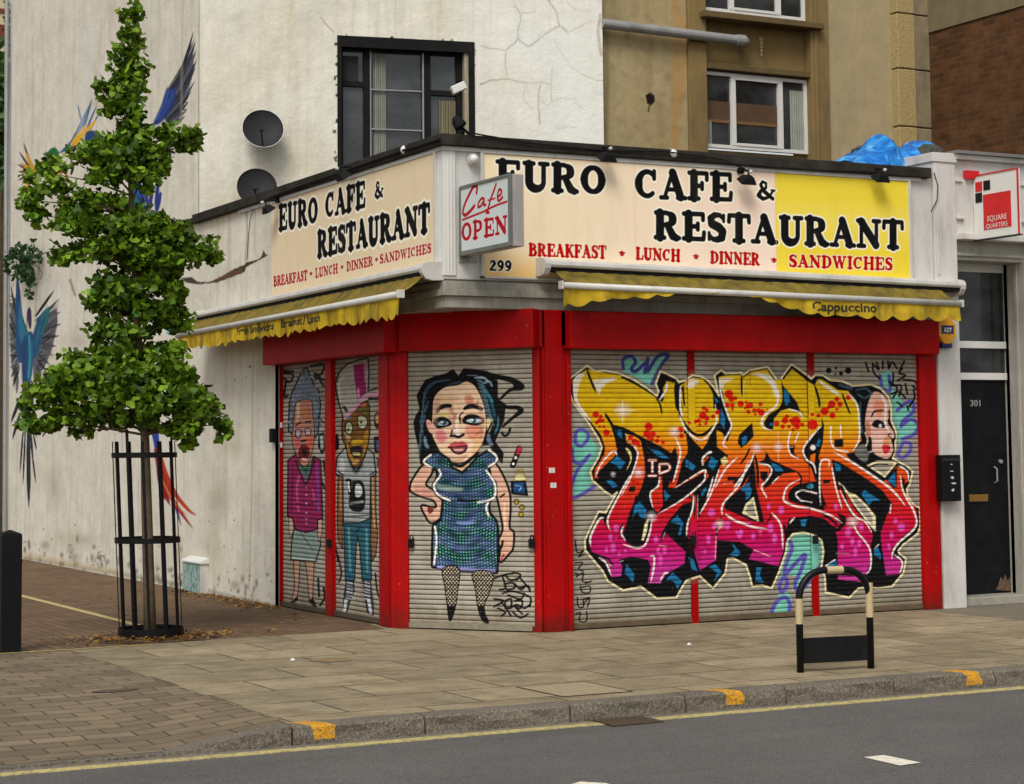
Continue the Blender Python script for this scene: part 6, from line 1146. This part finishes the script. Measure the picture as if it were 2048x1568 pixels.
# utility box at the wall foot
u0,u1=PS(366,1170,-.09)[1],PS(401,1183,-.09)[1]; ub=thing('utility_box','small white utility box with teal graffiti at the foot of the side wall','utility box',(-.08,(u0+u1)/2,0)); zt2=.36
MB().box(-.09,0,u1,u0,0,zt2-.03).build('body',M_white,ub,bevel=.004); MB().hexa([(-.11,u1-.02,zt2-.03),(.0,u1-.02,zt2-.03),(.0,u0+.02,zt2-.03),(-.11,u0+.02,zt2-.03),(-.11,u1-.02,zt2-.015),(.0,u1-.02,zt2+.03),(.0,u0+.02,zt2+.03),(-.11,u0+.02,zt2-.015)]).build('lid',M_white2,ub)
def f_tb(t): t.color(t.ramp(t.noise(t.pos((1,1,.5)),14,4,.6,2.),[(.42,S(84,130,122)),(.5,S(130,166,158)),(.56,S(186,190,184)),(.66,S(100,112,136))])); t.set(.6)
MB().box(-.095,-.088,u1+.005,u0-.005,.01,zt2-.035).build('painted_front',mat('teal_paint',f_tb),ub)
# covers in the ground
P=[G(x,y,.002) for x,y in ((1030,1374),(1172,1363),(1268,1383),(1125,1394))]; c=sum(P)/4
mh=thing('manhole_cover','rectangular manhole cover with a dark frame set in the slabs near the kerb','manhole cover',(c[0],c[1],0))
def ringq(P,i0,i1,z): 
    k=MB(); A=[c+(p-c)*i0 for p in P];B=[c+(p-c)*i1 for p in P]; vs=[(q[0],q[1],z) for q in A+B]; k.add(vs,[(i,(i+1)%4,(i+1)%4+4,i+4) for i in range(4)]); return k
ringq(P,1,.94,.004).build('frame',simple('frame_dark',S(70,56,40),.8,var=.3),mh,fix=False); k=MB(); k.add([tuple(c+(p-c)*.94+np.array([0,0,.001])) for p in P],[(0,1,2,3)]); k.build('lid',simple('lid_stone',S(150,136,108),.85,var=.2,scale=16),mh,fix=False)
cx=PF; g0=G(1240,1455,RZ+.006); g1=G(1345,1447,RZ+.006); dg=thing('drain_grate','iron drain grate in the gutter below the kerb','drain grate',((g0[0]+g1[0])/2,-4.3,RZ))
x0_,x1_=g0[0],g1[0]; k=MB(); k.box(x0_,x1_,-4.47,-4.21,RZ+.0,RZ+.005); k.build('pit',M_dark,dg)
k=MB(); nbars=11
for i in range(nbars): x=x0_+.02+(x1_-x0_-.04)*i/(nbars-1); k.box(x-.008,x+.008,-4.46,-4.22,RZ+.005,RZ+.012)
for y in (-4.47,-4.22): k.box(x0_,x1_,y,y+.015,RZ+.005,RZ+.0125)
k.build('bars',simple('rusty_iron',S(84,70,52),.7,var=.3,scale=30),dg)
p=G(665,1320); o=MB().lathe((p[0],p[1],0),(0,0,1),[(0,.2),(.004,.19),(.004,0)],18); k=MB()
k.v=[]; rr=random.Random(4); vs=[(p[0]+.2*math.cos(a)*rr.uniform(.6,1),p[1]+.2*math.sin(a)*rr.uniform(.6,1),.004) for a in np.linspace(0,2*math.pi,17)[:-1]]; k.add(vs,[tuple(range(16))]); struct('pavement_stain',k,simple('stain_brown',S(128,108,74),.9,var=.25,scale=26),fix=False)
p=G(230,1382,az(*G(230,1382)[:2])); k=MB(); k.add([(p[0]+.16*math.cos(a),p[1]+.07*math.sin(a),az(p[0]+.16*math.cos(a),p[1]+.07*math.sin(a))+.005) for a in np.linspace(0,2*math.pi,15)[:-1]],[tuple(range(14))]); struct('apron_stain',k,simple('stain_dark',S(84,70,54),.9,var=.3,scale=26),fix=False)
for px,py,lb in ((585,1322,'white scrap of paper on the slabs near the brick paving'),(1378,1291,'tiny white scrap of paper on the slabs in front of the main shutters')):
    p=G(px,py); k=MB(); k.add([(p[0]-.02,p[1]-.015,.004),(p[0]+.02,p[1]-.01,.006),(p[0]+.015,p[1]+.015,.02),(p[0]-.012,p[1]+.012,.012),(p[0],p[1],.024)],[(0,1,4),(1,2,4),(2,3,4),(3,0,4)]); tag(k.build('paper_scrap',M_white2,loc=tuple(p)),lb,'litter')
# ------------------------------------------------------------------ leaf meshes
def leaves(C,size,cols,name,parent,kind=None,flat=0.,loc=(0,0,0),tilt=None,fan=True):
    n=len(C); r=rng; N=r.normal(0,1,(n,3)); N[:,2]=np.abs(N[:,2])*.7+.35+flat*4
    N/=np.linalg.norm(N,axis=1)[:,None]; t=r.normal(0,1,(n,3)); t[:,2]-=.6*(1-min(1,flat)); t-=N*(t*N).sum(1)[:,None]; t/=np.linalg.norm(t,axis=1)[:,None]; b=np.cross(N,t)
    s=size*r.uniform(.5,1.4,n)[:,None]
    # fan-shaped leaf: stalk point, two sides, rounded notched edge
    sh=[(0,0,0),(.62,.50,.10),(.90,.30,.02),(.80,.0,-.06),(.90,-.30,.02),(.62,-.50,.10)]
    V=np.stack([C+t*s*x+b*s*y*1.15+N*s*z for x,y,z in sh],1)
    off=np.array(world_loc(parent)) if parent is not None else np.array(loc,float)
    V=(V-off).reshape(-1,3); k=len(sh); F=[]
    base=np.arange(n)[:,None]*k; tri=np.array([[0,1,2],[0,2,3],[0,3,4],[0,4,5]]); F=(base[:,None,:]+tri[None]).reshape(-1,3)
    me=bpy.data.meshes.new(name); me.vertices.add(len(V)); me.vertices.foreach_set('co',V.astype(np.float32).ravel()); me.loops.add(F.size); me.loops.foreach_set('vertex_index',F.astype(np.int32).ravel())
    me.polygons.add(len(F)); me.polygons.foreach_set('loop_start',np.arange(0,F.size,3,dtype=np.int32)); me.update(calc_edges=True)
    at=me.color_attributes.new('paint','FLOAT_COLOR','POINT'); cc=np.repeat(np.concatenate([cols,np.ones((n,1))],1),k,0); at.data.foreach_set('color',cc.astype(np.float32).ravel()); me.materials.append(M_leaf)
    o=bpy.data.objects.new(name,me); COL.objects.link(o)
    if parent is not None:o.parent=parent
    else:o.location=loc
    if kind:o['kind']=kind
    return o
# ------------------------------------------------------------------ the young street tree and its guard
T0=np.array(G(292,1275)); TX,TYY=T0[0],T0[1]
tree=thing('street_tree','young ginkgo tree with tiers of bright green fan leaves growing inside a black guard','tree',(TX,TYY,0))
def TP(px,py,dep=0.):
    "point on the vertical sheet through the trunk facing the camera, dep metres towards the camera"
    h=np.array([FW[0],FW[1],0]); h/=np.linalg.norm(h); return onpl(px,py,h,h@T0-dep)
k=MB(); tp=[TP(301,1285)]+[TP(x,y) for x,y in ((298,1180),(293,1000),(290,880),(284,760),(274,640),(268,520),(262,400),(258,280),(256,160),(258,60),(262,15))]
tr0=[.056,.050,.046,.038,.034,.03,.026,.022,.018,.013,.008,.004]; k.tube(tp,tr0,10); k.build('trunk',M_bark,tree,smooth=True)
lobes=[ # px,py,rx,ry,depth,n
(260,28,28,26,.10,90),(255,85,38,42,.14,230),(258,140,42,32,.16,200),(245,175,44,34,.2,240),(200,175,17,16,.1,45),(232,205,48,26,.2,220),(270,215,30,30,.2,140),(262,250,28,20,.2,110),
(262,290,66,36,.3,430),(300,285,50,36,.3,280),(350,268,42,24,.25,210),(396,268,24,15,.15,80),(375,290,34,16,.2,100),(225,300,60,36,.3,320),(170,305,50,24,.3,190),(250,335,72,36,.35,470),(290,350,44,34,.3,230),(215,345,46,26,.3,180),(320,322,30,26,.3,130),(190,355,18,12,.15,45),
(95,320,26,20,.2,27),(118,350,46,36,.3,108),(68,345,26,24,.2,40),(75,385,42,32,.3,112),(125,395,40,32,.3,99),(55,400,24,24,.2,100),(75,430,28,20,.2,100),(180,405,40,30,.3,210),
(235,400,40,22,.3,120),(165,440,70,36,.4,400),(240,445,70,40,.45,520),(300,445,60,36,.45,420),(345,470,52,36,.4,360),(390,495,44,32,.35,260),(420,512,24,18,.2,90),(290,500,86,46,.5,660),(210,495,62,36,.45,380),(150,500,42,26,.35,180),(118,512,20,16,.2,50),(350,520,50,30,.4,220),
(265,560,82,36,.45,480),(215,575,36,28,.35,150),(330,570,44,30,.4,220),(345,610,32,30,.35,150),(240,600,60,30,.4,250),(190,605,30,24,.3,110),(285,620,60,30,.4,280),(210,650,40,26,.35,160),(250,665,50,24,.35,190),(320,650,46,22,.35,150),(372,640,30,20,.3,80),(190,675,20,14,.2,45),
(250,705,84,26,.5,400),(180,720,60,24,.5,260),(320,705,56,26,.45,270),(265,750,120,40,.6,900),(150,755,64,34,.5,420),(100,790,52,30,.45,300),(200,790,90,36,.6,600),(350,745,44,34,.5,290),(370,785,54,40,.5,420),(300,800,70,38,.6,480),(65,845,32,18,.3,130),(90,850,40,18,.35,150),(140,830,50,26,.45,260),(165,860,28,18,.3,80),(205,830,50,28,.45,240),(245,845,36,22,.4,110),(410,815,32,30,.4,210),(380,845,40,32,.4,250),(345,860,28,22,.3,120),(372,880,20,16,.25,50),(438,850,20,22,.2,90),(443,872,12,10,.1,24),(300,845,30,18,.4,90),(55,812,20,14,.2,30)]
Cs=[];Lb=[]
hv=np.array([FW[0],FW[1],0]); hv/=np.linalg.norm(hv)
for (x,y,rx,ry,dp,n) in lobes:
    n=int(n*1.08)
    q_=rng.normal(0,1,(n,3)); q_/=np.linalg.norm(q_,axis=1)[:,None]; q_*=(rng.uniform(0,1,n)**.42)[:,None]
    # small twigs: pull leaves to random sub clumps so the outline breaks up
    ncl=max(4,n//14); cen=rng.normal(0,1,(ncl,3)); cen/=np.linalg.norm(cen,axis=1)[:,None]; cen*=(rng.uniform(.2,1,ncl)**.5)[:,None]
    a_=rng.integers(0,ncl,n); q_=q_*.36+cen[a_]*.82
    cf_=rng.uniform(.7,1.25,ncl)
    for i in range(n): Cs.append(TP(x+q_[i,0]*rx,y+q_[i,1]*ry,q_[i,2]*dp)); Lb.append(cf_[a_[i]])
Cs=np.array(Cs); m=len(Cs); g1_=rng.uniform(0,1,(m,1)); hue=rng.uniform(0,1,(m,1))
g1_=g1_**1.3; cols=np.array(Lb)[:,None]*(np.array([.024,.08,.005])*(1-g1_)+np.array([.21,.38,.016])*g1_)*(1-.15*hue)+np.array([.02,.0,0])*hue
leaves(Cs,.061,cols,'crown',tree)
k=MB(); rr=random.Random(2)
for (x,y,rx,ry,dp,n) in lobes[8:]:
    if n<80: continue
    ty=min(870,y+rr.uniform(25,60)); tx=np.interp(ty,[15,60,160,280,400,520,640,760,880],[262,258,256,258,262,268,274,284,290])
    a0=TP(tx,ty); b0_=TP(x,y,rr.uniform(-.2,.2)); m_=(a0+b0_)/2+np.array([0,0,.03]); k.tube([tuple(a0),tuple(m_),tuple(b0_)],[.012,.007,.003],5)
k.build('branches',M_bark,tree)
gd=thing('tree_guard','black iron guard of upright bars and three hoops round the young tree','tree guard',(TX,TYY,0)); rt_=.262
for i in range(12):
    a=2*math.pi*(i+.35)/12; cx_,cy_=TX+rt_*math.cos(a),TYY+rt_*math.sin(a); zt=1.66 if i%7 else 1.76
    tg=np.array([-math.sin(a),math.cos(a),0]); rd_=np.array([math.cos(a),math.sin(a),0]); e0=np.array([cx_+.045,cy_,-.01]); e1=np.array([cx_-.03,cy_,zt]); k=MB(); k.hexa([tuple(e+tg*i_*.013+rd_*j_*.004) for e in (e0,e1) for i_,j_ in ((-1,-1),(1,-1),(1,1),(-1,1))]); k.build('bar',M_black,gd)
for z0_,z1_ in ((1.52,1.565),(.80,.845),(.02,.085)):
    k=MB(); n=36; R0,R1=rt_+.011,rt_+.015; vs=[]
    for i in range(n):
        a=2*math.pi*i/n
        for r_,z in ((R0,z0_),(R1,z0_),(R1,z1_),(R0,z1_)): vs.append((TX+r_*math.cos(a)+.045-.075*z/1.7,TYY+r_*math.sin(a),z))
    k.add(vs,[(i*4+j,i*4+(j+1)%4,((i+1)%n)*4+(j+1)%4,((i+1)%n)*4+j) for i in range(n) for j in range(4)]); k.build('hoop',M_black,gd)
k=MB(); n=24; rr=random.Random(1); k.add([(TX+.62*math.cos(2*math.pi*i/n)*rr.uniform(.85,1.1),TYY-.05+.5*math.sin(2*math.pi*i/n)*rr.uniform(.9,1.1),.004) for i in range(n)],[tuple(range(n))]); struct('tree_pit',k,M_soil,fix=False)
C1=np.stack([TX+rng.normal(0,.36,700),TYY-.12+rng.normal(0,.2,700),rng.uniform(.006,.03,700)],1); C2=np.stack([-np.abs(rng.normal(0,.16,420))-.02,rng.uniform(3.6,6.6,420),rng.uniform(.004,.02,420)],1); C3=np.stack([rng.uniform(-1.7,0,40),rng.uniform(2,6,40),np.full(40,.006)],1)
C1=C1[(C1[:,1]>TYY-.55)]
Cd=np.concatenate([C1,C2,C3]); g=rng.uniform(0,1,(len(Cd),1)); dc=np.array([.09,.04,.012])*(1-g)+np.array([.42,.22,.05])*g
lf=leaves(Cd,.035,dc,'leaf_litter',None,'stuff',flat=1.,loc=(TX,TYY,0)); tag(lf,'dead brown and orange leaves scattered round the tree foot and along the side wall','leaf litter')
# ivy-like plant hanging on the far end of the wall
hp_=PS(42,520,-.1); pl_=thing('wall_plant','dark leafy plant hanging from the far end of the painted wall','plant',tuple(hp_))
Ci=[]
for x,y,rx,ry,n in ((35,505,22,14,60),(55,520,18,22,70),(30,535,16,18,50),(50,550,12,24,50),(62,500,14,16,40),(58,575,6,18,14)):
    for i in range(n):
        a=rng.normal(0,.55,3); Ci.append(PS(x+a[0]*rx,y+a[1]*ry,-.14+a[2]*.1))
Ci=np.array(Ci); g=rng.uniform(0,1,(len(Ci),1)); leaves(Ci,.085,np.array([.012,.04,.012])*(1-g)+np.array([.04,.09,.03])*g,'foliage',pl_)
k=MB(); k.tube([tuple(PS(68,515,-.02)),tuple(PS(90,506,-.25)),tuple(PS(125,496,-.3))],.008,6); k.tube([tuple(PS(60,500,-.05)),tuple(PS(58,560,-.08)),tuple(PS(60,585,-.08))],.012,6); k.build('stem',M_bark,pl_)
# ------------------------------------------------------------------ beyond the wall at the far left
DYY=23.; P_=lambda px,py:PF(px,py,DYY)
xr=P_(40,400)[0]; xl_=P_(-60,400)[0]
fb=thing('far_building','cream and brown banded building seen past the far end of the painted wall','building',(xr-1,DYY,0))
zt=P_(8,-60)[2]; zb4=P_(8,1080)[2]; zs_=[P_(8,y)[2] for y in (-200,22,28,80,125,420,812,1090)]
MB().box(xl_,xr,DYY,DYY+3,zs_[5]-.0,zs_[0]+3).build('upper_wall',simple('far_cream',S(196,184,148),.9),fb)
MB().box(xl_,xr,DYY-.02,DYY+3,zs_[6],zs_[5]).build('brick_wall',M_brick,fb)
MB().box(xl_,xr,DYY-.05,DYY+3,-.1,zs_[6]).build('low_wall',M_white,fb)
for y0_,y1_ in ((18,26),(50,80)): MB().box(xl_,xr,DYY-.03,DYY,P_(8,y1_)[2],P_(8,y0_)[2]).build('band',simple('far_brown%d'%y0_,S(110,50,40),.8),fb)
ft=thing('far_tree','green tree crown between the far building and the end of the painted wall','tree',(P_(4,300)[0],19.5,0))
Cf=[]
for i in range(900): a=rng.normal(0,1,3); p=PF(2+a[0]*10,250+a[1]*75,19.5); Cf.append(p+np.array([0,a[2]*.3,0]))
Cf=np.array(Cf); Cf=Cf[(Cf[:,2]>5.0)]; g=rng.uniform(0,1,(len(Cf),1)); leaves(Cf,.16,np.array([.02,.05,.012])*(1-g)+np.array([.07,.15,.03])*g,'crown',ft)
p=PF(-2,420,19.5); MB().tube([(p[0],19.5,0),(p[0],19.5,p[2]),(p[0]+.1,19.5,p[2]+1.5)],[.12,.1,.03],8).build('trunk',M_bark,ft)
pp=PS(15,300,-.06); k=MB(); k.tube([tuple(PS(14,0,-.05)),tuple(PS(12,500,-.05)),tuple(PS(9,1100,-.05))],.035,8); o=k.build('drainpipe',M_grey,loc=tuple(PS(9,1100,-.05))); tag(o,'thin grey drainpipe at the far edge of the painted wall','drainpipe')
# ------------------------------------------------------------------ camera, sky, sun
cd_=bpy.data.cameras.new('camera'); co=bpy.data.objects.new('camera',cd_); COL.objects.link(co); SC.camera=co
cd_.sensor_width=36; cd_.lens=FOC/2048*36; cd_.shift_y=-(784-CYP)/2048; cd_.clip_end=500
co.matrix_world=Matrix([[RT[i],UP[i],-FW[i],CAM[i]] for i in range(3)]+[[0,0,0,1]])
wo=bpy.data.worlds.new('World'); SC.world=wo; wo.use_nodes=True; nt=wo.node_tree; bg=nt.nodes['Background']; sk=nt.nodes.new('ShaderNodeTexSky'); sk.sky_type='NISHITA'; sk.sun_disc=False
SEL,SAZ=R_(50),R_(222)   # sun elevation / compass azimuth (from +Y clockwise)
sk.sun_elevation=SEL; sk.sun_rotation=SAZ; sk.air_density=1.; sk.dust_density=3.; sk.ozone_density=1.; sk.altitude=50
hs_=nt.nodes.new('ShaderNodeHueSaturation'); hs_.inputs['Saturation'].default_value=.3; tn=nt.nodes.new('ShaderNodeMix'); tn.data_type='RGBA'; tn.blend_type='MULTIPLY'; tn.inputs[0].default_value=1.; tn.inputs[7].default_value=(1,.985,.95,1)
nt.links.new(sk.outputs[0],hs_.inputs['Color']); nt.links.new(hs_.outputs[0],tn.inputs[6]); nt.links.new(tn.outputs[2],bg.inputs[0]); bg.inputs[1].default_value=.105
ld=bpy.data.lights.new('sun','SUN'); ld.energy=1.5; ld.angle=R_(24); ld.color=(1,.975,.93); lo=bpy.data.objects.new('sun',ld); COL.objects.link(lo)
dv=Vector((math.sin(SAZ)*math.cos(SEL),math.cos(SAZ)*math.cos(SEL),math.sin(SEL))); lo.rotation_euler=dv.to_track_quat('Z','Y').to_euler(); lo.location=(-4,-8,12)
vs_=SC.view_settings; vs_.view_transform='Standard'; vs_.look='None'; vs_.gamma=1; vs_.exposure=.42; vs_.use_curve_mapping=False
